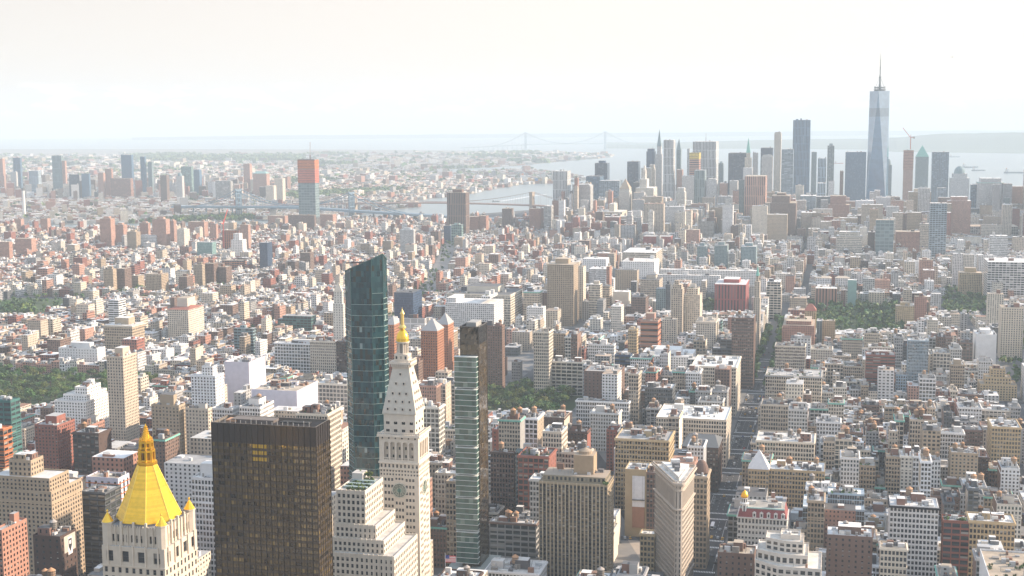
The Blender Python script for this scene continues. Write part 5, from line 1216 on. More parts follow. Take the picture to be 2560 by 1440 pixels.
def stepped_white():
    lab = 'white limestone ziggurat office block with a planted roof terrace'
    P = onplane(985, 1392, 705.0); h0 = P[2]; w = -slide(P, VV_, 826); D = 44.0; c = P - VV_ * w / 2 + UV_ * D / 2
    root = tag(empty('stepped_office_block', c[0], c[1], .1, -PHI), lab, 'office building'); claim(c[0], c[1], PHI, w, D, 826, 1004, 1440, 1188, lab)
    z2 = onplane(930, 1318, 711.0)[2]; z3 = onplane(889, 1228, 716.0)[2]; x0, y0 = -w / 2, -D / 2; st = (.65, .58, .49); hold = []; wb = MB(); rb = MB()
    tiers = [(x0, -x0, y0, -y0, 0, h0), (x0, x0 + w * .80, y0 + 5, -y0, h0 - 1, (h0 + z2) / 2), (x0, x0 + w * .64, y0 + 9, -y0, (h0 + z2) / 2 - 1, z2), (x0, x0 + w * .45, y0 + 12, -y0, z2 - 1, z3)]
    for (a, b, c_, d, za, zb) in tiers:
        cs = [(a, c_), (b, c_), (b, d), (a, d)]
        for i in range(4): wall_grid(wb, cs[i], cs[(i + 1) % 4], za, zb, (2.9, 3.9, 1.6, 2.3, 0), st, hold=hold if i < 2 else None, top=1.6)
        flat_roof(rb, a, b, c_, d, zb, (.55, .53, .5), cr_(st, 1.03))
        for k in range(int((b - a) / 2.9) + 1): x = a + k * 2.9; wb.bar((x, c_ - .12, za + 1), (x, c_ - .12, zb + .5), .28, cr_(st, 1.05))
    wb.obj('wall', [STONE, GLASS], root); rb.obj('roof', ROOF, root); place_panes(root, hold, 96)
    a, b, c_, d, za, zb = tiers[3]; pb = MB()
    for k in range(4): greenery(pb, a + 2, b - 2, c_ + 3 + k * 7, c_ + 5 + k * 7, zb - 1, 10, 1.5)
    greenery(pb, a + w * .12, a + w * .3, d - 6, d - 3, zb + 1, 12, 2.4); pb.obj('roof_garden', LEAF, root)
    gb = MB()
    for k in range(3): gb.box(a + 1.5, b - 1.5, c_ + 7 + k * 7, c_ + 9.4 + k * 7, zb - 1, zb + .2, (.30, .38, .38))
    gb.box(a + 1, a + w * .2, d - 9, d - 1, zb - 1, zb + 4, (.55, .53, .5)); gb.obj('roof_terrace', STONE, root)

def brown_slab():
    lab = 'tall brown and tan ribbed apartment slab with balconies in the middle foreground'
    P = onplane(1519, 1213, 872.0); h = P[2]; w = -slide(P, VV_, 1347); D = 26.0; c = P - VV_ * w / 2 + UV_ * D / 2
    root = tag(empty('ribbed_apartment_slab', c[0], c[1], .1, -PHI), lab, 'apartment tower'); claim(c[0], c[1], PHI, w, D, 1346, 1526, 1440, 1145, lab)
    x0, x1, y0, y1 = -w / 2, w / 2, -D / 2, D / 2; st = (.40, .32, .22); dk = (.13, .11, .08); wb = MB(); gb = MB(); hold = []; bal = MB()
    n = 18; bw = w / n; fl = 2.95; m = int(h / fl)
    for k in range(n):
        xa, xb = x0 + k * bw, x0 + (k + 1) * bw
        if k % 3 == 1 and k in (1, 4, 7, 10, 13, 16):
            wall_grid(wb, (xa, y0 + 1.2), (xb, y0 + 1.2), 0, h - 1.5, (bw, fl, bw * .8, 2.0, 0), dk, blind=.05)
            for f in range(m): bal.box(xa + .1, xb - .1, y0 - .3, y0 + 1.19, f * fl + .1, f * fl + .95, (.10, .09, .08), bottom=True)
            wb.q([[(xa, y0, 0), (xa, y0 + 1.2, 0), (xa, y0 + 1.2, h - 1.5), (xa, y0, h - 1.5)], [(xb, y0, 0), (xb, y0 + 1.2, 0), (xb, y0 + 1.2, h - 1.5), (xb, y0, h - 1.5)]], col=st)
        else: wall_grid(wb, (xa, y0), (xb, y0), 0, h - 1.5, (bw, fl, bw * .62, 1.75, .18), st, spcol=dk, blind=.22, hold=None)
        if k % 3 != 1: wb.bar((xa if k % 3 == 2 else xb, y0 - .2, 0), (xa if k % 3 == 2 else xb, y0 - .2, h), .34, (.50, .42, .30))
    wall_grid(wb, (x1, y0), (x1, y1), 0, h, (4.2, fl, 2.0, 1.7, 0), st); wb.wall((x1, y1), (x0, y1), 0, h, st, S['ap']); wall_grid(wb, (x0, y1), (x0, y0), 0, h, (4.2, fl, 2.0, 1.7, 0), st)
    wb.box(x0 + .02, x1 - .02, y0 + .05, y0 + 1.4, h - 1.5, h, st)
    for f in range(m): bal.box(x1 + .01, x1 + 1.5, y0 + 3, y0 + 7, f * fl + .1, f * fl + .9, st, bottom=True); 
    wb.obj('wall', [FAC, GLASS], root); bal.obj('balcony', STONE, root)
    rb = MB(); rb.q([[(x0, y0, h - .6), (x1, y0, h - .6), (x1, y1, h - .6), (x0, y1, h - .6)]], col=(.33, .28, .22)); rb.box(x0 + 2, x1 - 2, y0 + 3, y1 - 2, h - .6, h + 4, (.30, .26, .19), top=(.36, .3, .24), st=(3, 4, 1.6, 2, 0)); clutter(rb, x0 + 3, x1 - 3, y0 + 4, y1 - 3, h + 4, 16)
    rb.obj('roof', [FAC], root); pb = MB(); q = x0 + w * .47; pb.box(q, q + w * .29, y0 + 10, y1 - 3, h + 4, h + 17, (.40, .30, .20), top=(.42, .33, .24)); pb.lathe(q + w * .145, y0 + 17, [(4.6, h + 17), (4.6, h + 19), (.3, h + 21)], 16, (.38, .30, .22)); pb.obj('plant_room', STONE, root)
    gb2 = MB(); greenery(gb2, x1 - 4, x1 - 1, y0 + 1, y0 + 3, h, 4, 1.4); gb2.obj('roof_shrub', LEAF, root)

def terraced_foreground():
    lab = 'cream stepped terrace building with green-framed windows at the lower edge'
    a0 = 800.0; P = onplane(1935, 1415, a0); h1 = P[2]; w = slide(P, VV_, 2053); D = 34.0; c = P + VV_ * w / 2 + UV_ * D / 2
    root = tag(empty('terraced_building', c[0], c[1], .1, -PHI), lab, 'apartment building'); claim(c[0], c[1], PHI, w + 14, D, 1888, 2052, 1440, 1332, lab)
    x0, x1, y0, y1 = -w / 2, w / 2, -D / 2, D / 2; st = (.66, .60, .53); wb = MB(); rb = MB(); hold = []
    def prism(pts, z0, z1, sty, tp=1.2):
        for i in range(len(pts)):
            A, B = pts[i], pts[(i + 1) % len(pts)]
            if sty: wall_grid(wb, A, B, z0, z1, sty, st, hold=hold, top=tp)
            else: wb.wall(A, B, z0, z1, st)
        rb.poly(pts, z1 - .9, (.66, .62, .56))
        q = [(p[0] * .985, p[1] * .985) for p in pts]
        for i in range(len(pts)):
            j = (i + 1) % len(pts); rb.q([[(*pts[i], z1), (*pts[j], z1), (*q[j], z1), (*q[i], z1)], [(*q[i], z1 - .9), (*q[j], z1 - .9), (*q[j], z1), (*q[i], z1)]], col=cr_(st, 1.05))
    z2 = onplane(1965, 1385, a0 + 8)[2]; z3 = onplane(1975, 1352, a0 + 14)[2]; z4 = onplane(1985, 1336, a0 + 20)[2]
    sty = (4.2, 4.0, 2.7, 2.5, 0)
    prism([(x0 - 12, y0 + 10), (x0 + 2, y0), (x1, y0), (x1, y1), (x0 - 12, y1)], 0, h1, sty)
    prism([(x0 - 11, y0 + 14), (x0 + 4, y0 + 7), (x1 - 8, y0 + 7), (x1 - 8, y1), (x0 - 11, y1)], h1 - .9, z2, sty)
    prism([(x0 - 6, y0 + 18), (x0 + 6, y0 + 13), (x1 - 11, y0 + 13), (x1 - 11, y1 - 2), (x0 - 6, y1 - 2)], z2 - .9, z3, sty)
    prism([(x0 + 3, y0 + 19), (x1 - 13, y0 + 19), (x1 - 13, y1 - 3), (x0 + 3, y1 - 3)], z3 - .9, z4, None)
    clutter(rb, x0 + 4, x1 - 14, y0 + 20, y1 - 4, z4 - .9, 8); clutter(rb, x0 + 5, x1 - 2, y0 + 1, y0 + 6, h1 - .9, 5)
    wb.obj('wall', [STONE, GLASS], root); rb.obj('roof', ROOF, root); place_panes(root, hold, 70)
# ------------------------------------------------------------------ land, water, hills
def px_poly(pts, z): return [tuple(ground(x, y, z)[:2]) for x, y in pts]
def in_poly(px, py, poly):
    px = np.asarray(px); py = np.asarray(py); ins = np.zeros(px.shape, bool); n = len(poly)
    for i in range(n):
        x0, y0 = poly[i]; x1, y1 = poly[(i + 1) % n]
        if y0 == y1: continue
        c = ((y0 > py) != (y1 > py)) & (px < (x1 - x0) * (py - y0) / (y1 - y0) + x0); ins ^= c
    return ins
def sheet(name, poly, z, mat, kind='structure', drop=0.0):
    me = bpy.data.meshes.new(name); n = len(poly); v = [(p[0], p[1], z) for p in poly]; f = [tuple(range(n))]
    if drop:
        v += [(p[0], p[1], z - drop) for p in poly]; f += [(i, (i + 1) % n, n + (i + 1) % n, n + i) for i in range(n)]
    me.from_pydata(v, [], f); me.update(); me.materials.append(mat); o = link(name, me); o['kind'] = kind; return o
def simple(name, col, rough=.9, sc_=.01, var=.4):
    m, nt, b = new_mat(name); n1 = noise(nt, sc_, 6); n2 = noise(nt, sc_ * 14, 3); L = nt.links.new
    L(mixc(nt, 1.0, col, mth(nt, 'MULTIPLY_ADD', n1, var, mth(nt, 'MULTIPLY_ADD', n2, var, 1 - var)), 'MULTIPLY'), b.inputs['Base Color']); b.inputs['Roughness'].default_value = rough; return m
R_SEA = 35000.0
sheet('water', [(R_SEA * math.cos(a), R_SEA * math.sin(a)) for a in np.linspace(0, 2 * math.pi, 97)[:-1]], 0.0, WATER)
MAN_PX = [(-700, 596), (-300, 588), (0, 585), (240, 583), (480, 578), (700, 570), (900, 556), (1000, 548), (1190, 536), (1400, 520), (1480, 500), (1560, 472), (1680, 462), (1800, 466), (2000, 478), (2240, 500), (2400, 512), (2560, 530), (2900, 566)]
MAN = px_poly(MAN_PX, 0) + [(1500, 600), (1500, -1500), (-1500, -1500), (-1900, 600)]
BRK_PX = [(-700, 569), (-300, 566), (0, 563), (300, 560), (700, 550), (860, 540), (900, 536), (935, 530), (1052, 517), (1007, 504), (1080, 497), (1160, 489), (1230, 474), (1280, 466), (1300, 462), (1390, 458), (1465, 451), (1465, 445), (1400, 436), (1370, 429), (1320, 424), (1180, 431),
          (1100, 428), (1130, 423), (1240, 418), (1330, 411), (1440, 401), (1530, 393), (1525, 388), (1450, 383), (1300, 380), (1200, 377), (820, 374), (400, 373), (0, 373), (-400, 374), (-900, 378)]
BRK = px_poly(BRK_PX, 0)
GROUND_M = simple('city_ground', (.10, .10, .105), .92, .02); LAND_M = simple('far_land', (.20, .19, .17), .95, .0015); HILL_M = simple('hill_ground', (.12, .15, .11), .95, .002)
sheet('ground', MAN, 1.2, GROUND_M, drop=3.0); sheet('far_shore_land', BRK, 1.0, LAND_M, drop=2.0)
def hills(name, crest, base_row, depth_rows, mat):
    """crest: list of (column, shore row, crest row, crest distance factor)"""
    mb = MB(); prev = None
    cols = []
    for (x, ys, yc, k) in crest:
        s_ = ground(x, ys); d = np.linalg.norm(s_[:2]); t = s_[:2] / d; dc = d * k; r = ray(x, yc); q = CAM + r * (dc / math.hypot(r[0], r[1])); zc = max(2.0, q[2])
        cols.append([(*(t * d), 1.0), (*(t * (d + (dc - d) * .3)), 1 + zc * .12), (*(t * (d + (dc - d) * .7)), zc * .72), (*(t * dc), zc), (*(t * dc * 1.12), 1.0)])
    for a, b in zip(cols[:-1], cols[1:]):
        for k in range(4): mb.q([[a[k], b[k], b[k + 1], a[k + 1]]], col=(.1, .1, .1))
    o = mb.obj(name, mat); o['kind'] = 'structure'; return o
xs = np.arange(1515, 2800, 22.0)
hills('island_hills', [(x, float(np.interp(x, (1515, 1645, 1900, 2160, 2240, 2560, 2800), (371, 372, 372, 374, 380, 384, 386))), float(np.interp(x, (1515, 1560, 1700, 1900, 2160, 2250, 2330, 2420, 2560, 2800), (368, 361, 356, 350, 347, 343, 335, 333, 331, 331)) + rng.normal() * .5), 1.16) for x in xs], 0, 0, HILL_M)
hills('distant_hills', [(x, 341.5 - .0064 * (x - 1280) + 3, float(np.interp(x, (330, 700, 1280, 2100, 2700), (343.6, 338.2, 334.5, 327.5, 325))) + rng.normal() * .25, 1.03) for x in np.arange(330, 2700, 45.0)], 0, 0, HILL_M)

# ------------------------------------------------------------------ the street grid of the near city
def st_a(n): return 847 + 73.6 * (23 - n)
AVES = [(-2690, 9), (-2490, 9), (-2290, 9), (-2090, 9), (-1890, 9), (-1690, 9), (-1490, 9), (-1290, 11), (-1090, 13), (-865, 13), (-640, 13), (-510, 9), (-375, 13), (-240, 9), (-90, 16), (195, 13), (440, 13), (690, 13), (940, 13)]
PARKS = [(1400, 1560, -412, -284), (2070, 2335, -45, 100), (2225, 2375, -225, -150), (1330, 1495, -1060, -800), (1960, 2190, -1490, -1300)]
for q in ((1228, 1450, 1515, 1036), (2046, 2234, 2180, 830), (1762, 1862, 2290, 785), (0, 262, 1540, 1015), (0, 92, 2280, 790), (2360, 2455, 2420, 785), (1005, 1075, 2130, 800), (1050, 1105, 2500, 735), (1085, 1130, 2900, 680)): VIS.append(q)      # green squares: a0 a1 s0 s1
CORR = [  # open avenues as polylines in grid metres with half width
    [(700, -90), (2060, -90), 15], [(820, -70), (925, -125), (1289, -250), (1375, -275), 12], [(1560, -400), (2500, -420), (3800, -540), 7],
    [(1980, -690), (2070, -700), (2490, -771), (3365, -990), (3700, -1080), 19], [(1600, 195), (2095, 270), (2345, 222), (2700, 200), 14], [(1520, -380), (1745, -425), (1980, -680), 13]]
def near_corr(a, s, extra=0.0):
    a = np.asarray(a, float); s = np.asarray(s, float); out = np.zeros(a.shape, bool)
    for c in CORR:
        for p, q in zip(c[:-2], c[1:-1]):
            d = np.array(q) - np.array(p); L2_ = d @ d; t = np.clip(((a - p[0]) * d[0] + (s - p[1]) * d[1]) / L2_, 0, 1); out |= np.hypot(a - p[0] - t * d[0], s - p[1] - t * d[1]) < c[-1] + extra
    return out
def in_parks(a, s, m=0.0):
    out = np.zeros(np.asarray(a).shape, bool)
    for (a0, a1, s0, s1) in PARKS: out |= (a > a0 - m) & (a < a1 + m) & (s > s0 - m) & (s < s1 + m)
    return out
def blocked(x, y, r):
    x = np.asarray(x, float); y = np.asarray(y, float); out = np.zeros(x.shape, bool)
    for (cx, cy, ux, uy, hw, hd) in OBBS:
        dx, dy = x - cx, y - cy; lx = dx * ux + dy * uy; ly = -dx * uy + dy * ux; out |= (np.abs(lx) < hw + r) & (np.abs(ly) < hd + r)
    return out
def cap_heights(x, y, w, h):
    """lower the fill so that it does not hide the towers' visible parts"""
    P = np.stack([x, y, np.zeros_like(x)], -1); d0 = (P - CAM) @ FW; X = 1280 + F * ((P - CAM) @ RT) / d0; half = F * w * .6 / d0
    h = h.copy()
    for (xl, xr, dist, yv) in VIS:
        m = (X + half > xl) & (X - half < xr) & (d0 < dist - 2)
        if not m.any(): continue
        r = ray(0.0, 0.0)
        # height at which the top projects to row yv
        dd = d0[m]; k = (720 - (yv if dist < 3600 else yv - rng.uniform(0, 58, m.sum()))) / F     # up component over forward component
        Pm = P[m] - CAM; num = k * (Pm @ FW) - Pm @ UP; den = UP[2] - k * FW[2]; h[m] = np.minimum(h[m], num / den)
    return h

# ------------------------------------------------------------------ lots
LOTS = []   # a, s, w, d, h, row-facing
def make_lots():
    for n in range(26, -22, -1):
        a0, a1 = st_a(n) + 8, st_a(n - 1) - 8
        for (s0, w0), (s1, w1) in zip(AVES[:-1], AVES[1:]):
            if a0 > 1900 and s0 == -90: pass
            kk, sh = (1, 0) if a0 < 2340 else (.5, 31 if a0 < 3000 else 12)
            lo, hi = s0 + w0 * kk + sh, s1 - w1 * kk + sh
            for r in (0, 1):
                s = lo
                while s < hi - 6:
                    near = a0 < 1650
                    ave = s - lo < 20 or hi - s < 30
                    east = s < -640
                    if near and not east: w = random.choice((7.6, 7.6, 8, 10, 12, 15, 15, 18, 22, 28)) if not ave else random.choice((16, 24, 28, 34))
                    elif east: w = random.choice((7.5, 8, 10, 12, 16, 22))
                    elif a0 > 3400 and s > -900: w = random.choice((24, 32, 40, 52))
                    else: w = random.choice((8, 10, 13, 16, 20, 26))
                    w = min(w, hi - s); d = (a1 - a0) / 2 - (rng.choice((1.5, 2.5, 5, 9, 12)) if not east and a0 < 3400 else 1.0 if not east else rng.uniform(5, 11))
                    a = a0 + d / 2 if r == 0 else a1 - d / 2
                    if near and not east: h = float(np.clip(rng.gamma(4, 9.0), 12, 66)) * (1.2 if ave else .95) if s < -105 else float(np.clip(rng.gamma(3.2, 7.2), 9, 54))
                    elif east: h = rng.uniform(13, 20) if rng.random() < .88 else rng.uniform(20, 42)
                    elif a0 < 2000: h = float(np.clip(rng.gamma(5, 5), 12, 55))
                    elif s > 130: h = rng.uniform(11, 19) if rng.random() < .88 else rng.uniform(22, 48)
                    elif a0 < 3100: h = float(np.clip(rng.gamma(6, 4), 13, 45))
                    else: h = float(np.clip(rng.gamma(4, 7 if a0 < 3300 or s < -1000 else 12), 13, 110))
                    if s > 130 and near: h *= .8
                    LOTS.append((a, s + w / 2, w - .3, d, h, r)); s += w
WALLC = ['be', 'ta', 'cr', 'rb', 'br', 'pk', 'wh', 'gy', 'te', 'st', 'db', 'lg', 'dg']
def run_fill():
    make_lots(); L = np.array(LOTS); a, s, w, d, h, r = L.T
    x = a * UV_[0] + s * VV_[0]; y = a * UV_[1] + s * VV_[1]
    P = np.stack([x, y, np.zeros_like(x)], -1); dd = (P - CAM) @ FW; X = 1280 + F * ((P - CAM) @ RT) / dd; Y = 720 - F * ((P + [0, 0, 45.0] - CAM) @ UP) / dd
    ok = (dd > 300) & (X > -160) & (X < 2720) & (Y < 1500) & in_poly(x, y, MAN) & ~near_corr(a, s, 0) & ~in_parks(a, s, 4)
    for k in (-.35, .35):
        ok &= ~near_corr(a, s + w * k, 0) & ~near_corr(a + d * k, s, 0)
        ok &= ~blocked(x + VV_[0] * w * k, y + VV_[1] * w * k, 2.0) & ~blocked(x + UV_[0] * d * k, y + UV_[1] * d * k, 2.0)
    ok &= ~blocked(x, y, 1.0)
    a, s, w, d, h, r, x, y, dd, X = [q[ok] for q in (a, s, w, d, h, r, x, y, dd, X)]
    dtn = (a > 3450) & (X > 1390) & (rng.random(len(a)) < .8); h[dtn] = np.clip(rng.gamma(5, 25, dtn.sum()), 35, 210)
    h = cap_heights(x, y, np.maximum(w, d), h); h[dtn] *= rng.uniform(.6, 1, dtn.sum()); keep = h > 6.5
    a, s, w, d, h, r, x, y, dd, X = [q[keep] for q in (a, s, w, d, h, r, x, y, dd, X)]
    # visible share on a coarse picture, near to far
    W_, H_ = 640, 360; buf = np.zeros((H_, W_), bool); vis = np.zeros(len(a)); cxv = np.zeros(len(a)); cyv = np.zeros(len(a))
    Pt = np.stack([x, y, h], -1) - CAM; Yt = 720 - F * (Pt @ UP) / (Pt @ FW); Pb = np.stack([x, y, h * 0], -1) - CAM; Yb = 720 - F * (Pb @ UP) / (Pb @ FW)
    rise = F * d * .32 / dd * np.clip((320 - h) / dd, .05, .5) * 2
    half = F * w * .5 / dd
    items = [(dd[i], 0, i) for i in range(len(a))] + [(v[2], 1, j) for j, v in enumerate(VIS) if j >= 9]
    items.sort()
    for (_, t, i) in items:
        if t: xl, xr, yt, yb = VIS[i][0], VIS[i][1], HERO_TOP[i - 9], VIS[i][3] + 40
        else: xl, xr, yt, yb = X[i] - half[i], X[i] + half[i], Yt[i] - rise[i], Yb[i]
        c0, c1, r0, r1 = int(max(0, xl / 4)), int(min(W_, xr / 4 + 1)), int(max(0, yt / 4)), int(min(H_, yb / 4 + 1))
        if c1 <= c0 or r1 <= r0: continue
        sub = buf[r0:r1, c0:c1]
        if not t:
            free = ~sub; vis[i] = free.sum()
            if vis[i] > 0: rr, cc = np.nonzero(free); cyv[i], cxv[i] = (rr.mean() + r0) * 4, (cc.mean() + c0) * 4
        sub[:] = True
    order = np.argsort(-vis * (dd < 1800)); single = np.zeros(len(a), bool); single[order[:N_SINGLE]] = True; single &= vis > 2
    for i in np.nonzero(single)[0]:
        east = s[i] < -640; col = rng.choice(['rb', 'br', 'te', 'cr', 'wh', 'be', 'pk', 'gy'] if east else WALLC, p=(.13, .09, .14, .03, .09, .02, .14, .09, .02, .09, .05, .05, .06) if not east else (.24, .14, .12, .14, .14, .1, .06, .06))
        tall = h[i] > 30; st = rng.choice(['lo', 'lg', 'lg', 'of', 'ri', 'ri', 'ap']) if not east else 'ap'
        roof = rng.choice(list('wwwggddt')); ex = []
        if rng.random() < .6: ex.append('c' if rng.random() < .8 else 'c:cu')
        nt_ = int(rng.choice([0, 1, 2], p=(.5, .32, .18))) if not east else int(rng.random() < .12)
        if nt_: ex.append('t:%d' % nt_)
        nb_ = int(rng.integers(1, 3)); ex.append('b:%d' % nb_)
        gr = rng.random() < .16
        if gr: ex.append('g:5')
        if rng.random() < .45: ex.append('B:' + random.choice(('.7', '.3,.8', '.85', '.55')))
        FILL.append((dd[i], i, cxv[i], cyv[i], col, st, roof, ex, nt_, gr, tall, east))
        nm, ct = ('loft_building', 'loft building') if not east else ('row_house', 'house')
        if st == 'ap' and not east: nm, ct = 'apartment_building', 'apartment building'
        lab = fill_label(cxv[i], cyv[i], dd[i], col, roof, nt_, gr, tall, ct, nb_, 'c' in ex or 'c:cu' in ex)
        building(nm, lab, ct, x[i], y[i], PHI, w[i], d[i], h[i], col, st, roof, ' '.join(ex), True, party=None if (east and rng.random() < .3) or w[i] > 30 or rng.random() < .22 else jit(K[rng.choice(['be', 'ta', 'br', 'cr', 'gy', 'db', 'rb', 'st'], p=(.2, .14, .16, .14, .1, .08, .06, .12))], .2))
    m = ~single
    mass('distant_buildings', 'dense mass of low city buildings filling the blocks', x[m], y[m], w[m], d[m], h[m], PHI, s[m], dd[m])
FILL = []; USED = {}
def fill_label(cx, cy, dist, col, roof, nt_, gr, tall, ct, nb, corn):
    rf = dict(w='white roof', g='grey roof', d='dark roof', t='tan roof')[roof]
    feat = ('two water tanks' if nt_ == 2 else 'one water tank' if nt_ == 1 else '')
    size = 'tall' if tall else 'low'
    near = sorted(HERO, key=lambda q: math.hypot(q[0] - cx, (q[1] - cy) * 1.3))[:7]
    ways = []
    for q in near:
        dx, dy = cx - q[0], cy - q[1]
        rel = ('right of' if dx > 0 else 'left of') if abs(dx) > abs(dy) * 1.1 else ('below' if dy > 0 else 'above')
        wd = [z for z in q[3].split()][:6]
        cut = [i for i, z in enumerate(wd) if z in ('with', 'of', 'in', 'on', 'behind', 'by', 'beside', 'over', 'right', 'left', 'at', 'under', 'whose', 'rising', 'standing', 'carrying', 'and', 'half', 'squeezed', 'that', 'crowned', 'above', 'wrapped', 'facing', 'abutting', 'to', 'next', 'stepping', 'narrowing', 'the', 'a', 'next')]
        if cut and cut[0] > 1: wd = wd[:cut[0]]
        ways.append(rel + ' the ' + ' '.join(wd))
    opts = [size, '%s %s' % (size, '')]
    for wy in ways:
        for tail in (['with ' + feat] if feat else []) + (['with planted roof'] if gr else []) + ['with ' + rf, '', 'with %s and %s' % (rf, feat or ('roof hut' if nb == 1 else 'two roof huts'))]:
            for sz in (size, ''):
                l = ' '.join(('%s %s %s %s %s' % (sz, CN[col], ct, tail, wy)).split())
                if 4 <= len(l.split()) <= 16 and l not in USED: USED[l] = 1; return l
    l = 'last ' + l; USED[l] = 1
    return l
PAL = np.array([K[k] for k in WALLC]); RPAL = np.array([(.72, .71, .70), (.72, .71, .70), (.6, .59, .57), (.42, .42, .42), (.2, .2, .2), (.10, .10, .105), (.42, .33, .26), (.30, .17, .12)])
def box_arrays(mb, x, y, z0, w, d, h, yaw, col, rcol, win):
    n = len(x); yaw = np.broadcast_to(yaw, (n,)); c, s_ = np.cos(yaw), np.sin(yaw); ex = np.stack([c, -s_], 1) * (w / 2)[:, None]; ey = np.stack([s_, c], 1) * (d / 2)[:, None]; o = np.stack([x, y], 1)
    k = [o - ex - ey, o + ex - ey, o + ex + ey, o - ex + ey]; zb = np.broadcast_to(z0, (n,)); zt = zb + h
    def p(i, z): return np.concatenate([k[i], z[:, None]], 1)
    for i in range(4):
        j = (i + 1) % 4; Lw = w if i % 2 == 0 else d; z = np.zeros(n)
        uv = np.stack([np.stack([z, z], 1), np.stack([Lw, z], 1), np.stack([Lw, h], 1), np.stack([z, h], 1)], 1)
        ww = win.copy(); ww[:, 0] = Lw / np.maximum(1, np.round(Lw / win[:, 0])); ww[:, 1] = h / np.maximum(1, np.round(h / win[:, 1]))
        mb.q(np.stack([p(i, zb), p(j, zb), p(j, zt), p(i, zt)], 1), uv=uv, col=col, win=ww, m=0)
    mb.q(np.stack([p(0, zt), p(1, zt), p(2, zt), p(3, zt)], 1), col=rcol, m=1)
def mass(name, label, x, y, w, d, h, yaw, s, dist, small=True):
    n = len(x); east = s < -640; pr = np.array([.12, .07, .14, .05, .07, .05, .15, .10, .03, .11, .02, .07, .02]); pe = np.array([.12, .07, .13, .16, .10, .08, .12, .04, .08, .04, .01, .02, .01])
    pick = np.where(east, rng.choice(len(PAL), n, p=pe / pe.sum()), rng.choice(len(PAL), n, p=pr / pr.sum())); col = PAL[pick] * rng.uniform(.8, 1.15, (n, 1))
    rc = RPAL[rng.integers(0, len(RPAL), n)] * rng.uniform(.8, 1.1, (n, 1)); win = np.stack([rng.uniform(2.6, 4.2, n), rng.uniform(3.0, 4.0, n), rng.uniform(.35, .62, n), rng.uniform(.42, .62, n)], 1)
    mb = MB(); box_arrays(mb, x, y, 1.1, w, d, h, yaw, col, rc, win)
    # stair heads, lift towers and machines
    for rep in range(5 if small else 1):
        m = rng.random(n) < (.85, .6, .5, .5, .4)[rep]; k = m.sum(); bw = np.minimum(w[m] * .5, rng.uniform(1.8, 6.5, k)); bd = np.minimum(d[m] * .4, rng.uniform(1.8, 6, k)); bh = rng.uniform(1.2, 4.5, k)
        ox = (w[m] - bw) * rng.uniform(-.45, .45, k); oy = (d[m] - bd) * rng.uniform(-.45, .45, k); yw = np.broadcast_to(yaw, (n,))[m]
        bx = x[m] + np.cos(yw) * ox + np.sin(yw) * oy; by = y[m] - np.sin(yw) * ox + np.cos(yw) * oy
        cc = np.where(rng.random((k, 1)) < .5, col[m] * .95, RPAL[rng.integers(0, 6, k)]); w0 = np.tile([3.0, 3.0, 0, 0], (k, 1)); box_arrays(mb, bx, by, 1.1 + h[m] - .02, bw, bd, bh, yw, cc, RPAL[rng.integers(0, 4, k)], w0)
    o = mb.obj(name, [FAC, ROOF]); tag(o, label, 'buildings', None, 'stuff'); return o

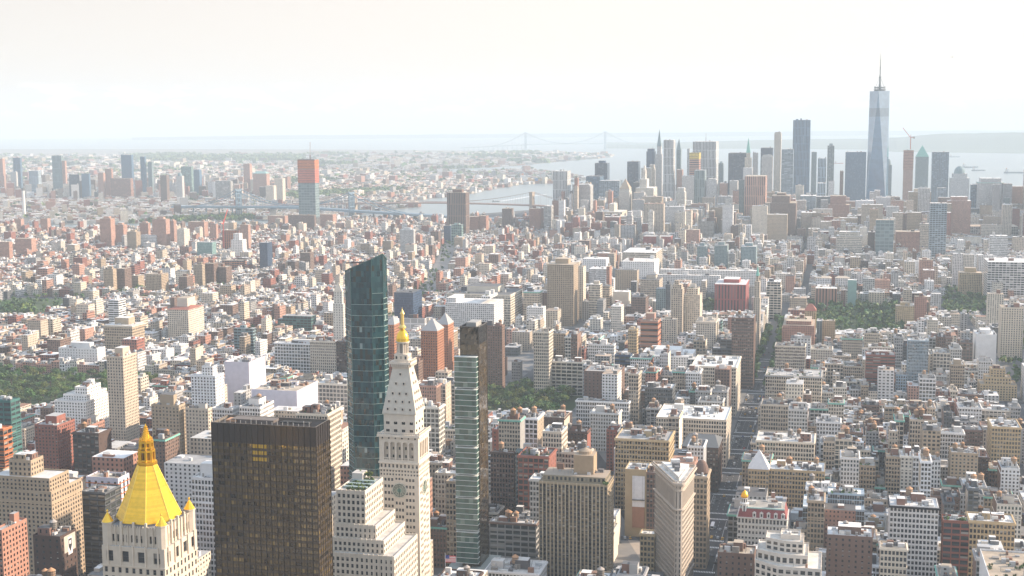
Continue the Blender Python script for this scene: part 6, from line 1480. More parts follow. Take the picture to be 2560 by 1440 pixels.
def brooklyn():
    X = []; 
    # ring by ring, lot size growing with distance
    for (d0, d1, sp) in ((3600, 5200, 26), (5200, 7200, 33), (7200, 9800, 46), (9800, 14500, 68)):
        th = math.radians(25); nx = int(d1 * 2 * math.tan(th) / sp); ny = int((d1 - d0) / sp)
        gx, gy = np.meshgrid((np.arange(nx) - nx / 2) * sp, d0 + np.arange(ny) * sp); gx = gx.ravel() + rng.uniform(-.25, .25, gx.size) * sp; gy = gy.ravel() + rng.uniform(-.25, .25, gy.size) * sp
        # local grids turned this way and that, with streets left open
        q = np.sin(gx / 900 + gy / 1300); ang = np.where(q > .2, .35, np.where(q < -.4, -.5, .08)); u = gx * np.cos(ang) + gy * np.sin(ang); v = -gx * np.sin(ang) + gy * np.cos(ang)
        m = in_poly(gx, gy, BRK) & (np.mod(u, sp * 7) > sp * .8) & (np.mod(v, sp * 3) > sp * .7); P = np.stack([gx, gy, gx * 0], 1) - CAM; xx = 1280 + F * (P @ RT) / (P @ FW); m &= (xx > -120) & (xx < 1560)
        yy = 720 - F * (P @ UP) / (P @ FW)
        # green belts: parks and leafy streets
        g = np.sin(gx / 310 + 1.3 * np.sin(gy / 420)) * np.sin(gy / 530 + .7 * np.sin(gx / 380)); m &= (g < .78)
        m &= ~((yy > 392) & (yy < 405) & (xx > 330) & (xx < 760) & (rng.random(len(gx)) < .93))
        X.append((gx[m], gy[m], np.full(m.sum(), sp), -ang[m]))
        gm = in_poly(gx, gy, BRK) & (xx > -120) & (xx < 1560) & (((g >= .8) | (rng.random(len(gx)) < .05)) | ((yy > 392) & (yy < 405) & (xx > 330) & (xx < 760)))
        TREES.append((gx[gm], gy[gm], np.full(gm.sum(), sp * .42 if d0 < 7000 else sp * .40)))
    x, y, sp, ang = [np.concatenate(q) for q in zip(*X)]; n = len(x); ok = ~blocked(x, y, 8); x, y, sp, ang = x[ok], y[ok], sp[ok], ang[ok]; n = len(x)
    w = sp * rng.uniform(.5, .98, n); d = sp * rng.uniform(.5, .98, n); h = rng.uniform(8, 16, n); big = rng.random(n) < .05; h[big] = rng.uniform(18, 42, big.sum())
    P = np.stack([x, y, x * 0], 1) - CAM; xx = 1280 + F * (P @ RT) / (P @ FW); yy = 720 - F * (P @ UP) / (P @ FW)
    dt = (xx < 720) & (yy > 470) & (yy < 500); t = dt & (rng.random(n) < .35); h[t] = rng.uniform(25, 75, t.sum())
    far = (yy < 382) & (yy > 374) & (rng.random(n) < .12); h[far] = rng.uniform(30, 60, far.sum())
    h = cap_heights(x, y, w, h); k = h > 4
    mass('far_shore_buildings', 'endless low rooftops of the far shore fading into haze', x[k], y[k], w[k], d[k], h[k], ang[k], np.where(rng.random(k.sum()) < .5, -900, 0), sp[k], False)
TREES = []; MORE = []
def tree_mass():
    """leafy backyards, street trees and park belts beyond the nearest squares"""
    A = []; S_ = []; Rr = []
    def add(a, s, r): A.append(a); S_.append(s); Rr.append(r)
    for n in range(13, -18, -1):            # backyards in the low blocks
        am = (st_a(n) + st_a(n - 1)) / 2
        for (s0, w0), (s1, w1) in zip(AVES[:-1], AVES[1:]):
            if s0 < -640 or s0 > 150:
                k = int((s1 - s0) / 9)
                for q in range(k):
                    if rng.random() < .42: add(am + rng.uniform(-5, 5), s0 + w0 + (s1 - s0 - 2 * w0) * rng.random(), rng.uniform(3, 5.5))
                for q in range(int(k * .6)): add(st_a(n) + rng.choice((-6.5, 6.5)), s0 + w0 + (s1 - s0 - 2 * w0) * rng.random(), rng.uniform(2.6, 4.2))
    for (a0, a1, sL, sR, k, r) in ((1600, 2060, -79, -101, 90, 5.5), (2260, 3100, 0, 20, 60, 5), (1680, 2700, 255, 215, 70, 6)):
        for q in range(k): f = rng.random(); add(a0 + (a1 - a0) * f, (sL if rng.random() < .5 else sR) + rng.normal() * 1.5, r * rng.uniform(.7, 1.2))
    # green belts around the housing towers and by the park
    for (x0, x1, y0, y1, k) in ((255, 600, 722, 752, 150), (250, 470, 742, 760, 40), (440, 610, 715, 735, 40), (60, 260, 590, 612, 60), (150, 300, 575, 592, 60), (250, 480, 618, 640, 60), (0, 90, 765, 790, 60), (500, 760, 735, 750, 40), (620, 780, 630, 700, 60), (1020, 1080, 600, 660, 70), (960, 1060, 640, 660, 30),
                               (1230, 1310, 690, 712, 30), (1400, 1490, 572, 585, 30), (1940, 1960, 800, 850, 14), (2360, 2460, 730, 790, 130), (2290, 2330, 690, 720, 26), (2180, 2260, 815, 840, 40), (2000, 2100, 860, 900, 20), (1395, 1420, 690, 700, 8), (2400, 2520, 700, 730, 30), (890, 1010, 700, 800, 30)):
        for q in range(k): g = ground(rng.uniform(x0, x1), rng.uniform(y0, y1)); add(g @ UV_, g @ VV_, rng.uniform(4, 7.5))
    a, s, r = np.array(A), np.array(S_), np.array(Rr); x = a * UV_[0] + s * VV_[0]; y = a * UV_[1] + s * VV_[1]
    P = np.stack([x, y, x * 0], 1) - CAM; xx = 1280 + F * (P @ RT) / (P @ FW); m = (xx > -60) & (xx < 2620) & in_poly(x, y, MAN) & ~blocked(x, y, 0); x, y, r = x[m], y[m], r[m]
    mb = MB()
    for X_, Y_, R_ in list(zip(x, y, r)) + [(q[0], q[1], q[2] * 7) for q in MORE]:
        hgt = R_ * rng.uniform(.9, 1.3); q, tone = leaf_quads(44, R_, R_, hgt, R_ * .30); mb.q(q + np.array([X_, Y_, 1.2 + hgt * 1.1]), col=np.clip(np.array(GREENS[rng.integers(4)]) * tone, 0, 1))
    o = mb.obj('street_tree_canopy', LEAF); tag(o, 'leafy backyard and street trees between the low blocks', 'trees', None, 'stuff')
    mb = MB()
    for X_, Y_, R_ in TREES:
        for a_, b_, c_ in zip(X_, Y_, R_):
            q, tone = leaf_quads(9, c_, c_, c_ * .6, c_ * .62); mb.q(q + np.array([a_, b_, 3 + c_ * .4]), col=np.clip(np.array(GREENS[rng.integers(4)]) * tone, 0, 1))
    if TREES: o = mb.obj('far_shore_woods', LEAF); tag(o, 'parks and leafy streets of the far shore', 'woods', None, 'stuff')

# ------------------------------------------------------------------ park trees, one by one
def tree_protos():
    out = []
    for k in range(4):
        root = empty('tree', 0, 0, 0); t = MB(); t.lathe(0, 0, [(.42, 0), (.3, 3), (.22, 6)], 7, (.11, .08, .06))
        for j in range(5): an = j * 1.26 + k; t.bar((0, 0, 4), (2.4 * math.cos(an), 2.4 * math.sin(an), 8.2), .12, (.11, .08, .06))
        t.obj('trunk', WOOD, root); c = MB(); q, tone = leaf_quads(420, 5.2, 5.2, 4.2, .62); c.q(q + np.array([0, 0, 8.6]), col=np.clip(np.array(GREENS[k]) * tone, 0, 1)); c.obj('crown', LEAF, root); out.append(root)
    return out
def park_trees():
    pr = tree_protos(); used = [False] * 4
    spots = []
    def put(x, y, sc_, lab, grp):
        k = int(rng.integers(4)); src = pr[k]
        if not used[k]: o = src; used[k] = True
        else:
            o = src.copy(); C.objects.link(o)
            for ch in src.children: c = ch.copy(); C.objects.link(c); c.parent = o
        o.location = (x, y, 1.3); o.rotation_euler = (0, 0, rng.uniform(0, 6.28)); o.scale = (sc_,) * 3; tag(o, lab, 'tree', grp)
    for (a0, a1, s0, s1, sp, lab, grp) in ((1400, 1560, -412, -284, 11, 'leafy green tree in the square beside the dark glass tower', 'trees of the middle square'),
                                          (2070, 2335, -45, 100, 15, 'leafy tree in the park beyond the avenue', 'trees of the park at the avenue end'), (2225, 2375, -225, -150, 15, 'leafy tree in front of the red stone library', 'trees before the red library'), (1330, 1495, -1060, -800, 13, 'dark green tree in the small park at the left', 'trees of the left park')):
        for a in np.arange(a0 + 4, a1 - 3, sp):
            for s in np.arange(s0 + 4, s1 - 3, sp):
                if rng.random() < .10: continue
                aa, ss = a + rng.uniform(-3, 3), s + rng.uniform(-3, 3); g = G(aa, ss)
                if blocked(np.array([g[0]]), np.array([g[1]]), 0)[0]: continue
                x, y, _ = proj(g)
                if -20 < x < 2580: spots.append((np.hypot(g[0], g[1]) + (0 if 'mid' in grp or 'left' in grp else 300), g[0], g[1], rng.uniform(.65, 1.3), lab, grp))
    spots.sort()
    for k, q in enumerate(spots):
        if k < 285: put(*q[1:])
        else: MORE.append(q[1:4])

# ------------------------------------------------------------------ avenue, kerbs, paint, traffic
def streets():
    pv = MB(); rd = MB(); pt = MB()
    for n in range(26, 5, -1):
        a0, a1 = st_a(n) + 6, st_a(n - 1) - 6
        for (s0, w0), (s1, w1) in zip(AVES[8:], AVES[9:]):
            lo, hi = s0 + w0 - 4.5, s1 - w1 + 4.5; x0 = G(a0, lo); xx = proj(G((a0 + a1) / 2, (lo + hi) / 2))[0]
            if not -700 < xx < 3300: continue
            c = [G(a0, lo, 1.35)[:2], G(a0, hi, 1.35)[:2], G(a1, hi, 1.35)[:2], G(a1, lo, 1.35)[:2]]
            if s0 < -100 < s1 - 1 and s1 == -90 and a0 < 930:     # leave the wedge plaza to its own paving
                pass
            for i in range(4): pv.wall(c[i], c[(i + 1) % 4], 1.2, 1.35, (.30, .29, .28))
            pv.q([[(*c[0], 1.35), (*c[1], 1.35), (*c[2], 1.35), (*c[3], 1.35)]], col=(.20, .195, .19))
    o = pv.obj('pavement', PAVE); o['kind'] = 'structure'
    def strip(mb, pts, hw, z, col):
        for p, q in zip(pts[:-1], pts[1:]):
            P, Q = G(*p), G(*q); t = (Q - P) / np.linalg.norm(Q - P); e = np.array([t[1], -t[0], 0]) * hw; mb.q([[(*(P - e)[:2], z), (*(P + e)[:2], z), (*(Q + e)[:2], z), (*(Q - e)[:2], z)]], col=col)
    strip(rd, [(600, -90), (2060, -90)], 10.5, 1.364, (.05, .052, .056)); strip(rd, [(820, -72), (1375, -275)], 9, 1.358, (.055, .056, .06)); strip(rd, [(2070, -700), (2490, -771), (3365, -990), (3700, -1080)], 17, 1.37, (.20, .20, .20)); strip(rd, [(1600, 195), (2095, 270), (2345, 222)], 12, 1.372, (.14, .14, .14))
    o = rd.obj('avenue_road', ASPH); o['kind'] = 'structure'
    pl = MB(); 
    for q in ([(780, -101), (846, -112), (846, -102), (780, -80)], [(925, -128), (990, -152), (990, -106), (925, -106)], [(800, -135), (900, -160), (905, -135), (820, -110)]):
        pts = [G(*v) for v in q]; pl.q([[(*v[:2], 1.372) for v in pts]], col=(.36, .31, .26))
    o = pl.obj('plaza', PAVE); o['kind'] = 'structure'
    lw = MB()
    for (a0, a1, s0, s1) in PARKS: lw.q([[G(a0, s0, 1.38), G(a0, s1, 1.38), G(a1, s1, 1.38), G(a1, s0, 1.38)]], col=(.05, .08, .03))
    o = lw.obj('park_lawn', PAVE); o['kind'] = 'structure'
    wht = (.72, .72, .70)
    for s in (-97.5, -92.5, -87.5): 
        a = 780.0
        while a < 1700:
            if not any(abs(a - st_a(n)) < 13 for n in range(26, 8, -1)): strip(pt, [(a, s), (a + 3, s)], .09, 1.376, wht)
            a += 9
    for s in (-99.3, -82.2): 
        for n in range(24, 11, -1): strip(pt, [(st_a(n) + 12, s), (st_a(n - 1) - 12, s)], .12, 1.376, wht)
    for n in range(24, 9, -1):
        for da in (-8.2, 8.2):
            s = -100.0
            while s < -80: strip(pt, [(st_a(n) + da - 1.6, s), (st_a(n) + da + 1.6, s)], .34, 1.376, wht); s += 1.15
        strip(pt, [(st_a(n) - 12.0, -99), (st_a(n) - 11.5, -99)], .3, 1.376, wht)
        for k in range(12): P = st_a(n) - 14 - k * 2.2; strip(pt, [(P, -99.0), (P - .35, -97.0 + .1 * k)], .12, 1.376, wht)
    o = pt.obj('road_markings', PAINT); o['kind'] = 'structure'
def car_mesh(col, van=False):
    mb = MB(); L, w = 4.5, 1.85
    prof = [(-2.25, .35), (-2.2, .85), (-1.2, .95), (-.7, 1.42), (1.1, 1.45), (1.75, .98), (2.2, .92), (2.25, .35)] if not van else [(-2.9, .4), (-2.9, 1.1), (-2.3, 1.3), (-1.8, 2.3), (3.0, 2.35), (3.05, .4)]
    n = len(prof); lo, hi = -w / 2, w / 2
    for i in range(n - 1):
        a, b = prof[i], prof[i + 1]; gl = (i in (2, 4)) if not van else i == 2; mb.q([[(lo, a[0], a[1]), (hi, a[0], a[1]), (hi, b[0], b[1]), (lo, b[0], b[1])]], col=(.03, .035, .04) if gl else col, m=1 if gl else 0)
    for x, sg in ((lo, 1), (hi, -1)):
        for i in range(0, n - 1):
            a, b = prof[i], prof[i + 1]; mb.q([[(x, a[0], .35), (x, b[0], .35), (x, b[0], b[1]), (x, a[0], a[1])]], col=col)
        if not van: mb.q([[(x - .01 * sg, -1.0, 1.0), (x - .01 * sg, 1.5, 1.0), (x - .01 * sg, 1.05, 1.36), (x - .01 * sg, -.65, 1.36)]], col=(.03, .035, .04), m=1)
        for yy in (-1.4, 1.4):
            a = np.linspace(0, 2 * math.pi, 11)
            for k in range(10): mb.q([[(x - .02 * sg, yy, .33), (x - .02 * sg, yy + .33 * math.cos(a[k]), .33 + .33 * math.sin(a[k])), (x - .02 * sg, yy + .33 * math.cos(a[k + 1]), .33 + .33 * math.sin(a[k + 1])), (x - .02 * sg, yy, .33)]], col=(.02, .02, .02))
    return mb.mesh('car', [METAL, GLASS])
def traffic():
    cols = dict(black=(.02, .02, .022), white=(.75, .75, .74), silver=(.42, .43, .44), yellow=(.75, .42, .03), red=(.4, .03, .03), blue=(.04, .08, .22))
    me = {k: car_mesh(v) for k, v in cols.items()}; van = car_mesh((.72, .72, .71), True); keys = list(cols); pr = (.34, .2, .18, .13, .08, .07)
    def put(a, s, rz, k):
        g = G(a, s, 1.39); x, y, _ = proj(g)
        if not (0 < x < 2560 and 0 < y < 1445) or blocked(np.array([g[0]]), np.array([g[1]]), 0)[0]: return
        if k == 'van': o = link('van', van); tag(o, 'white delivery van in the traffic of the long avenue', 'van', 'vans on the avenue')
        else: o = link('car', me[k]); tag(o, ('yellow taxi' if k == 'yellow' else k + ' car') + ' in the traffic of the city avenues', 'car', k + ' cars on the avenues')
        o.location = g; o.rotation_euler = (0, 0, -PHI + rz)
    for s in (-99.0, -95, -90, -85, -81.3):
        a = 880.0 + rng.uniform(0, 10)
        while a < 1900:
            if not any(abs(a - st_a(n)) < 9 for n in range(24, 6, -1)): put(a, s + rng.uniform(-.3, .3), math.pi, 'van' if rng.random() < .1 else str(rng.choice(keys, p=pr)))
            a += rng.exponential(16 if s in (-99.0, -81.3) else 34) + 6.5
    for k in range(60):
        f = rng.random(); P = (2070 + (2490 - 2070) * f, -700 - 71 * f); put(P[0], P[1] + rng.uniform(-13, 13), .17, str(rng.choice(keys, p=pr)))
    for k in range(26): put(rng.uniform(880, 1010), rng.uniform(-205, -150), .25 + (math.pi if k % 2 else 0), str(rng.choice(keys, p=pr)))
    g = G(1036, -91.5, 1.39); b = tag(empty('city_bus', *g, -PHI), 'white city bus driving down the avenue beside the gold-domed turret', 'bus')
    m = MB(); m.box(-1.3, 1.3, -6, 6, .5, 3.1, (.72, .73, .74)); m.obj('body', METAL, b); m = MB(); m.box(-1.32, 1.32, -5.7, 5.7, 1.5, 2.5, (.04, .05, .06)); m.box(-1.1, 1.1, -6.04, -6.01, 1.3, 2.7, (.04, .05, .06)); m.obj('window_band', GLASS, b)
    for yy in (-4, 4):
        for x in (-1.31, 1.31): m = MB(); m.bar((x - .1, yy, .5), (x + .1, yy, .5), .45, (.02, .02, .02)); m.obj('wheel', METAL, b)

# ------------------------------------------------------------------ bridges
def suspension(name, label, A, B, ext0, ext1, deckz, towerz, build_tower, colr, dk=4.0, hw=14.0, cab=.6, deck_m=None):
    A, B = np.array(A, float), np.array(B, float); t = (B - A) / np.linalg.norm(B - A); e = np.array([t[1], -t[0]]); L = np.linalg.norm(B - A); mid = (A + B) / 2
    root = tag(empty(name, mid[0], mid[1], .1), label, 'bridge'); pt = lambda u, v, z: np.array([A[0] + t[0] * u + e[0] * v - mid[0], A[1] + t[1] * u + e[1] * v - mid[1], z])
    def dz(u): return deckz * (1 - .35 * max(0, max(-u, u - L)) / max(ext0, ext1, 1)) + 5 * math.sin(math.pi * min(1, max(0, u / L)))
    d = MB(); us = np.arange(-ext0, L + ext1 + 1, 60.0)
    for a, b in zip(us[:-1], us[1:]):
        c = [pt(a, -hw, dz(a)), pt(a, hw, dz(a)), pt(b, hw, dz(b)), pt(b, -hw, dz(b))]; lo = [q - [0, 0, dk] for q in c]
        d.q([c, [lo[0], lo[1], c[1], c[0]], [lo[1], lo[2], c[2], c[1]], [lo[3], lo[0], c[0], c[3]], lo[::-1]], col=colr)
        if b <= 0 or a >= L: d.bar(pt((a + b) / 2, 0, 0), pt((a + b) / 2, 0, dz(a) - dk), 2.2, cr_(colr, .9))
    d.obj('deck', deck_m or METAL, root)
    for u in (0, L): m = MB(); build_tower(m, lambda v, z, w=0.0, u=u: pt(u + w, v, z)); m.obj('tower', deck_m or STONE, root)
    for v in (-hw, hw):
        cb = MB(); sb = MB(); n = 36; pr = None
        for k in range(n + 1):
            u = L * k / n; z = deckz + 7 + (towerz - deckz - 7) * (2 * k / n - 1) ** 2; p = pt(u, v, z)
            if pr is not None: cb.bar(pr, p, cab, cr_(colr, 1.0))
            if 0 < k < n: sb.bar(p, pt(u, v, dz(u)), cab * .3, cr_(colr, 1.0))
            pr = p
        for (u0, u1) in ((0, -min(ext0, L * .42)), (L, L + min(ext1, L * .42))):
            pr = None
            for k in range(11):
                f = k / 10; u = u0 + (u1 - u0) * f; z = towerz + (dz(u1) - towerz) * (1 - (1 - f) ** 1.6); p = pt(u, v, z)
                if pr is not None: cb.bar(pr, p, cab, colr)
                if 0 < k < 10: sb.bar(p, pt(u, v, dz(u)), cab * .3, colr)
                pr = p
        cb.obj('cable', METAL, root); sb.obj('suspenders', METAL, root)
    return root
def bridges():
    bl = (.20, .29, .36)
    def steel(m, P):
        for v in (-13, -4.5, 4.5, 13): m.bar(P(v, 0), P(v, 96), 2.0, bl)
        for z in (30, 52, 70, 84, 94): m.bar(P(-14, z), P(14, z), 1.8, bl)
        for v0, v1 in ((-13, -4.5), (4.5, 13)):
            for z in (52, 70): m.bar(P(v0, z), P(v1, z + 16), .8, bl); m.bar(P(v1, z), P(v0, z + 16), .8, bl)
        m.bar(P(-16, 97), P(16, 97), 1.2, bl)
        for v in (-14, 14): m.lathe(P(v, 0)[0], P(v, 0)[1], [(1.6, 98), (1.9, 100), (.2, 103)], 8, bl)
    # tower seen beyond the river, and the near one hidden behind the riverside tower
    A = ground(598, 545)[:2]; B = ground(880, 556)[:2]
    suspension('blue_suspension_bridge', 'blue steel suspension bridge with latticed towers and long deck', A, B, 300, 700, 41, 97, steel, bl, 7.0, 17, 1.1)
    stn = (.40, .33, .26)
    def gothic(m, P):
        for v in (-13.5, 0, 13.5): 
            q = [P(v - 2.8, 0, -5), P(v + 2.8, 0, -5), P(v + 2.8, 0, 5), P(v - 2.8, 0, 5)]
            for i in range(4): a, b = q[i], q[(i + 1) % 4]; m.q([[a, b, b + [0, 0, 84], a + [0, 0, 84]]], col=stn)
        q = [P(-16.6, 0, -5.6), P(16.6, 0, -5.6), P(16.6, 0, 5.6), P(-16.6, 0, 5.6)]
        for z0, z1 in ((70, 84), (0, 30)):
            for i in range(4): a, b = q[i], q[(i + 1) % 4]; m.q([[a + [0, 0, z0], b + [0, 0, z0], b + [0, 0, z1], a + [0, 0, z1]]], col=stn)
            m.q([[v + [0, 0, z1] for v in q], [v + [0, 0, z0] for v in q]], col=cr_(stn, 1.1))
        for v in (-6.75, 6.75):
            for s_ in (-1, 1): m.bar(P(v + s_ * 4, 62, 5.2), P(v, 71, 5.2), .9, stn); m.bar(P(v + s_ * 4, 62, -5.2), P(v, 71, -5.2), .9, stn)
    A = ground(886, 535)[:2]; B = ground(1330, 541)[:2]
    suspension('stone_towered_bridge', 'old bridge with twin-arched stone towers and a reddish deck', A, B, 420, 420, 40, 84, gothic, (.36, .24, .20), 4.5, 13, .5, STONE)
    pale = (.35, .42, .46)
    def portal(m, P):
        for v in (-16, 16): m.bar(P(v, 0), P(v, 211), 5.0, pale)
        m.bar(P(-16, 203), P(16, 203), 6, pale); m.bar(P(-16, 80), P(16, 80), 4, pale); m.bar(P(-16, 150), P(16, 150), 3, pale)
    d = 15600.0
    def at(x): r = ray(x, 374); r = r / math.hypot(r[0], r[1]); return (r * d)[:2]
    suspension('giant_harbour_bridge', 'huge pale suspension bridge over the harbour mouth fading in haze', at(1314) * 1.0, at(1513) * 1.03, 800, 700, 70, 208, portal, pale, 9, 16, 2.0)

# ------------------------------------------------------------------ ships, cranes, billboard, chimney and small landmarks
def ship(x, y, L, hull, deck, label, name='cargo_ship', heading=.0, boxes=None):
    g = ground(x, y); root = tag(empty(name, g[0], g[1], .1, heading), label, 'ship' if L > 60 else 'boat'); B = L * .16; m = MB(); z1 = L * .07
    plan = [(-L / 2, -B / 2), (L * .36, -B / 2), (L / 2, 0), (L * .36, B / 2), (-L / 2, B / 2)]
    for i in range(5): m.wall(plan[i], plan[(i + 1) % 5], 0, z1, hull)
    m.poly(plan, z1, deck); m.obj('hull', METAL, root); m = MB(); m.box(-L * .45, -L * .3, -B * .42, B * .42, z1, z1 + L * .14, (.75, .74, .72), st=(5, 4, 3, 1.5, 0)); m.box(-L * .41, -L * .37, -B * .12, B * .12, z1 + L * .14, z1 + L * .19, (.5, .2, .1)); m.obj('superstructure', FAC, root)
    if boxes:
        m = MB()
        for k in range(7): m.box(-L * .25 + k * L * .085, -L * .25 + k * L * .085 + L * .07, -B * .42, B * .42, z1, z1 + rng.uniform(.03, .09) * L, random.choice(((.45, .12, .06), (.1, .2, .4), (.5, .3, .1), (.4, .4, .4))))
        m.obj('container_stack', METAL, root)
    return root
def crane(x, y, z, h, arm, ang, col, label, name='tower_crane', luff=.9):
    root = tag(empty(name, x, y, z), label, 'crane'); m = MB(); m.bar((0, 0, 0), (0, 0, h), 1.0, col); m.obj('mast', METAL, root); m = MB(); d = np.array([math.cos(ang), math.sin(ang), 0]); m.bar((0, 0, h), d * arm * math.cos(luff) + [0, 0, h + arm * math.sin(luff)], .8, col); m.obj('jib', METAL, root); m = MB(); m.bar((0, 0, h), -d * arm * .3 + [0, 0, h + 2], 1.0, col); m.bar(-d * arm * .25 + [0, 0, h - 3], -d * arm * .25 + [0, 0, h + 3], 2, (.3, .3, .3)); m.bar((0, 0, h), (0, 0, h + 10), .6, col); m.obj('counter_jib', METAL, root)
def extras():
    ship(1345, 459, 210, (.30, .10, .05), (.4, .3, .25), 'rust red cargo ship moored at the far container pier', 'cargo_ship', math.radians(8), True)
    for i, (x, y, L, lb) in enumerate(((2425, 419, 110, 'dark barge crossing the bay beside the long pale one'), (2447, 427, 90, 'low barge with a pale wake nearer than the other bay barges'), (2536, 433, 120, 'long flat barge near the right edge of the bay'), (2387, 393, 90, 'smallest ship far out in the bay'), (2097, 409, 70, 'red ferry seen between the downtown towers'), (1240, 504, 30, 'small white ferry on the river in front of the piers'))):
        ship(x, y, L, (.10, .13, .16) if i != 4 else (.45, .1, .06), (.3, .3, .3), lb, 'ferry' if i >= 4 else 'barge', math.radians(rng.uniform(-10, 10)))
    wk = MB(); P = [ground(*q, .3) for q in ((1250, 503), (1290, 497), (1330, 490), (1365, 486))]
    for a, b in zip(P[:-1], P[1:]): t = (b - a) / np.linalg.norm(b - a); e = np.array([t[1], -t[0], 0]) * 9; wk.q([[a - e, a + e, b + e, b - e]], col=(.75, .78, .8))
    o = wk.obj('water_wake', PAINT); o['kind'] = 'structure'
    for k, x in enumerate((1296, 1312, 1330, 1352)):
        g = ground(x, 456); crane(g[0], g[1], 1, 48, 55, math.radians(190), (.45, .14, .12) if k > 1 else (.2, .3, .4), ('first', 'second', 'third', 'fourth')[k] + ' harbour crane from the left at the container pier', 'harbour_crane', .35)
    P = onplane(2276, 372, np.array(ground(2276, 545)) @ UV_); crane(P[0], P[1], P[2] - 2, 38, 42, math.radians(160), (.5, .1, .08), 'red luffing crane on top of the red-topped tower by the bay')
    g = ground(560, 640); P = onplane(558, 560, g @ UV_); crane(P[0], P[1], 1, P[2], 38, math.radians(60), (.6, .08, .06), 'bright red crane standing among the riverside housing towers', 'tower_crane', 1.1)
    P = onplane(774, 398, np.array(ground(774, 572)) @ UV_); root = tag(empty('mast_crane', P[0], P[1] + 12, P[2] - 8), 'thin derrick mast on top of the orange-netted tower', 'crane'); m = MB(); m.bar((0, 0, 0), (0, 0, 20), 1.6, (.25, .2, .2)); m.obj('base', METAL, root); m = MB(); m.bar((0, 0, 20), (1, 0, 60), .7, (.45, .35, .33)); m.obj('jib', METAL, root)
    g = ground(61, 541); root = tag(empty('factory_chimney', g[0], g[1], 1), 'tall white chimney with a dark rim beyond the river at left', 'chimney'); z = onplane(60, 470, g @ UV_)[2]; m = MB(); m.lathe(0, 0, [(6.5, 0), (4.6, z * .9)], 14, (.70, .68, .66)); m.obj('shaft', STONE, root); m = MB(); m.lathe(0, 0, [(4.8, z * .9), (4.6, z), (0, z)], 14, (.12, .12, .13)); m.obj('rim', STONE, root)
    # billboard
    a = ground(1589, 1320) if False else None
    P0, P1 = onplane(1581, 1189, 999.4), onplane(1612, 1189, 999.4); zb = onplane(1581, 1266, 999.4)[2]; zr = onplane(1581, 1318, 999.4)[2]; w = np.linalg.norm(P1 - P0); c = (P0 + P1) / 2; root = tag(empty('billboard', c[0], c[1], zb, -PHI), 'huge blank white painted billboard on a tan wall with a painters cradle', 'billboard'); m = MB(); m.box(-w / 2, w / 2, -.5, -.15, 0, P0[2] - zb, (.80, .81, .83), bottom=True); m.obj('panel', STONE, root)
    m = MB(); m.box(-w / 2, w / 2, -.45, -.18, zr - zb, -.1, (.36, .19, .12), bottom=True); m.obj('lower_panel', STONE, root)
    m = MB(); hh = P0[2] - zb; m.box(-w / 2, w / 2, -1.8, -.6, hh * .22, hh * .22 + .5, (.08, .08, .08), bottom=True); m.bar((-w * .35, -1.2, hh * .22), (-w * .35, -1.2, hh), .05, (.1, .1, .1)); m.bar((w * .35, -1.2, hh * .22), (w * .35, -1.2, hh), .05, (.1, .1, .1)); m.obj('painters_cradle', METAL, root)
    # painted wall sign
    P = onplane(1113, 1398, 775.0); fl = tag(empty('flagpole', P[0], P[1], P[2] - 26), 'flagpole with a striped red and white flag beside the marble tower', 'flagpole'); m = MB(); m.bar((0, 0, 0), (0, 0, 30), .16, (.7, .7, .7)); m.obj('pole', METAL, fl); m = MB()
    for k in range(7): m.q([[(.2, 0, 24 + k * .6), (6.5, 1.5, 23.4 + k * .6), (6.5, 1.5, 24 + k * .6), (.2, 0, 24.6 + k * .6)]], col=(.55, .05, .07) if k % 2 == 0 else (.7, .7, .7))
    m.q([[(.2, -.03, 26.4), (2.6, .5, 26.1), (2.6, .5, 28.4), (.2, -.03, 28.7)]], col=(.05, .07, .25)); m.obj('flag', STONE, fl)
    # lower wing beside the marble tower
    # helicopter high over the bay
    r = ray(2381, 143); r = r / np.linalg.norm(r); p = CAM + r * 4200; h = tag(empty('helicopter', *p), 'tiny dark helicopter high in the pale sky at right', 'helicopter'); m = MB(); m.lathe(0, 0, [(0, -1.1), (1.0, -.6), (1.1, .2), (.5, .9), (0, 1)], 10, (.1, .1, .12)); m.bar((0, 0, .2), (-5.5, 0, .5), .22, (.1, .1, .12)); m.bar((-5.5, 0, .3), (-5.7, 0, 1.6), .2, (.1, .1, .12)); m.obj('fuselage', METAL, h); m = MB(); m.bar((-4.5, -1, 1.4), (4.5, 1, 1.4), .1, (.05, .05, .05)); m.bar((-1, 4.5, 1.4), (1, -4.5, 1.4), .1, (.05, .05, .05)); m.obj('rotor', METAL, h)

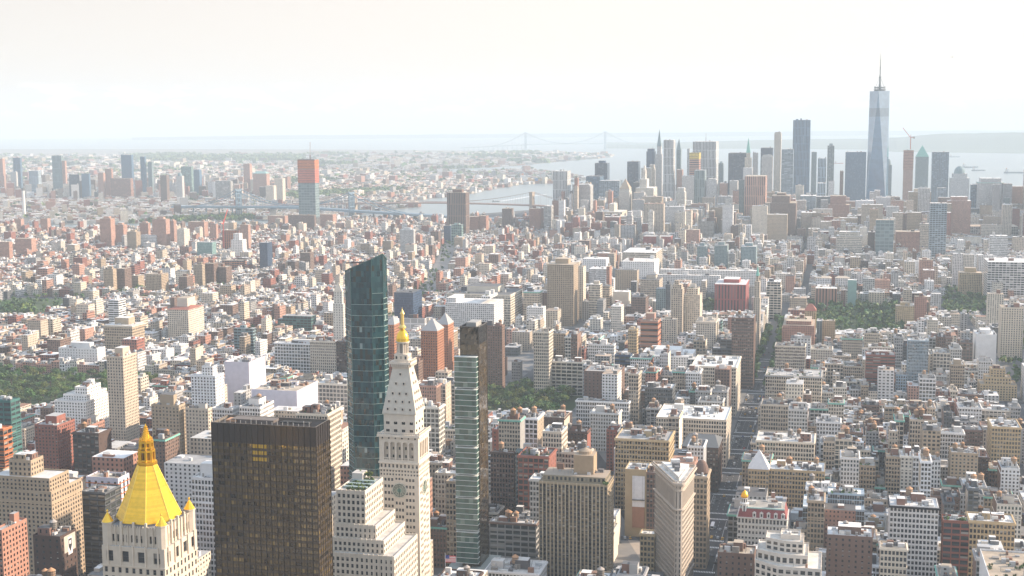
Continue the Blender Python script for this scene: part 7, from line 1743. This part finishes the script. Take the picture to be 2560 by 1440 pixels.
def text_mesh(txt, size, depth=.05):
    cu = bpy.data.curves.new('lettering', 'FONT'); cu.body = txt; cu.size = size; cu.extrude = depth; cu.align_x = 'CENTER'; t = link('lettering', cu); bpy.context.view_layer.update()
    me = bpy.data.meshes.new_from_object(t.evaluated_get(bpy.context.evaluated_depsgraph_get())); bpy.data.objects.remove(t); return me
def signs(root, row):
    if 'painted sign' in row:
        w, D, h = DBG2[-1]; m = MB(); x = w / 2 + .12
        def R(y0, y1, z0, z1, xx, c): m.q([[(xx, y0, z0), (xx, y1, z0), (xx, y1, z1), (xx, y0, z1)]], col=c)
        R(-D * .28, D * .42, h - 12, h - 1.5, x, (.50, .46, .40)); R(-D * .05, D * .22, h - 14, h - 3, x + .03, (.75, .74, .72))
        c = (.03, .03, .035); m.q([[(x + .06, -D * .02, h - 9), (x + .06, D * .19, h - 9), (x + .06, D * .19, h - 4.2), (x + .06, -D * .02, h - 4.2)], [(x + .06, D * .085, h - 12.5), (x + .06, D * .19, h - 9), (x + .06, -D * .02, h - 9), (x + .06, D * .085, h - 12.5)]], col=c)
        R(D * .03, D * .14, h - 7.6, h - 5.4, x + .09, (.75, .74, .72)); m.obj('painted_sign', STONE, root)
    if 'letter sign' in row:
        w, D, h = DBG2[-1]; me = text_mesh('W', 5.5, .3); me.materials.append(SIGNW); o = link('roof_sign', me, root); o.location = (w * .25, -D / 2 + 1.0, h + .6); o.rotation_euler = (math.pi / 2, 0, 0)
    if 'gold sunburst' in row:
        w, D, h = DBG2[-1]; m = MB(); y = -D / 2 - .15; zc = h * .72
        for k in range(40):
            a = k * math.pi / 20; r = rng.uniform(2.5, 6.5); m.q([[(.5 * math.cos(a - .07), y, zc + .5 * math.sin(a - .07)), (.5 * math.cos(a + .07), y, zc + .5 * math.sin(a + .07)), (r * math.cos(a), y, zc + r * math.sin(a)), (r * math.cos(a), y, zc + r * math.sin(a))]], col=(.6, .38, .1))
        m.bar((1.5, y - .3, zc - 3), (6, y - .3, zc - 22), .3, (.5, .4, .3)); m.obj('gold_relief', GOLD, root)
def haze():
    m = bpy.data.materials.new('haze_air'); m.use_nodes = True; nt = m.node_tree; nt.nodes.clear(); v = nd(nt, 'ShaderNodeVolumePrincipled'); o = nd(nt, 'ShaderNodeOutputMaterial'); nt.links.new(v.outputs[0], o.inputs['Volume'])
    v.inputs['Color'].default_value = (.75, .885, 1.0, 1); v.inputs['Density'].default_value = HAZE_DENSITY; v.inputs['Anisotropy'].default_value = 0.0
    mb = MB(); R = 36500; mb.box(-R, R, -R, R, -4.0, 640.0, bottom=True); ob = mb.obj('haze', m); ob['kind'] = 'stuff'; ob['label'] = 'pale haze lying over the whole city'; ob['category'] = 'haze'

# ------------------------------------------------------------------ put it together
N_SINGLE = 200; HERO_TOP = []
gold_pyramid_tower(); bronze_slab(); clock_tower(); green_glass_tower(); pod_tower(); wedge_tower(); domed_corner(); spire_tower(); stepped_white(); brown_slab(); terraced_foreground()
HERO_TOP += [1065, 1060, 770, 640, 812, 1150, 1225, 140, 1190, 1150, 1335]
for row in TABLE.strip().splitlines():
    signs(hero(row), row); HERO_TOP.append(float(row.split()[3]))
streets(); run_fill(); brooklyn(); park_trees(); tree_mass(); traffic(); bridges(); extras(); haze()
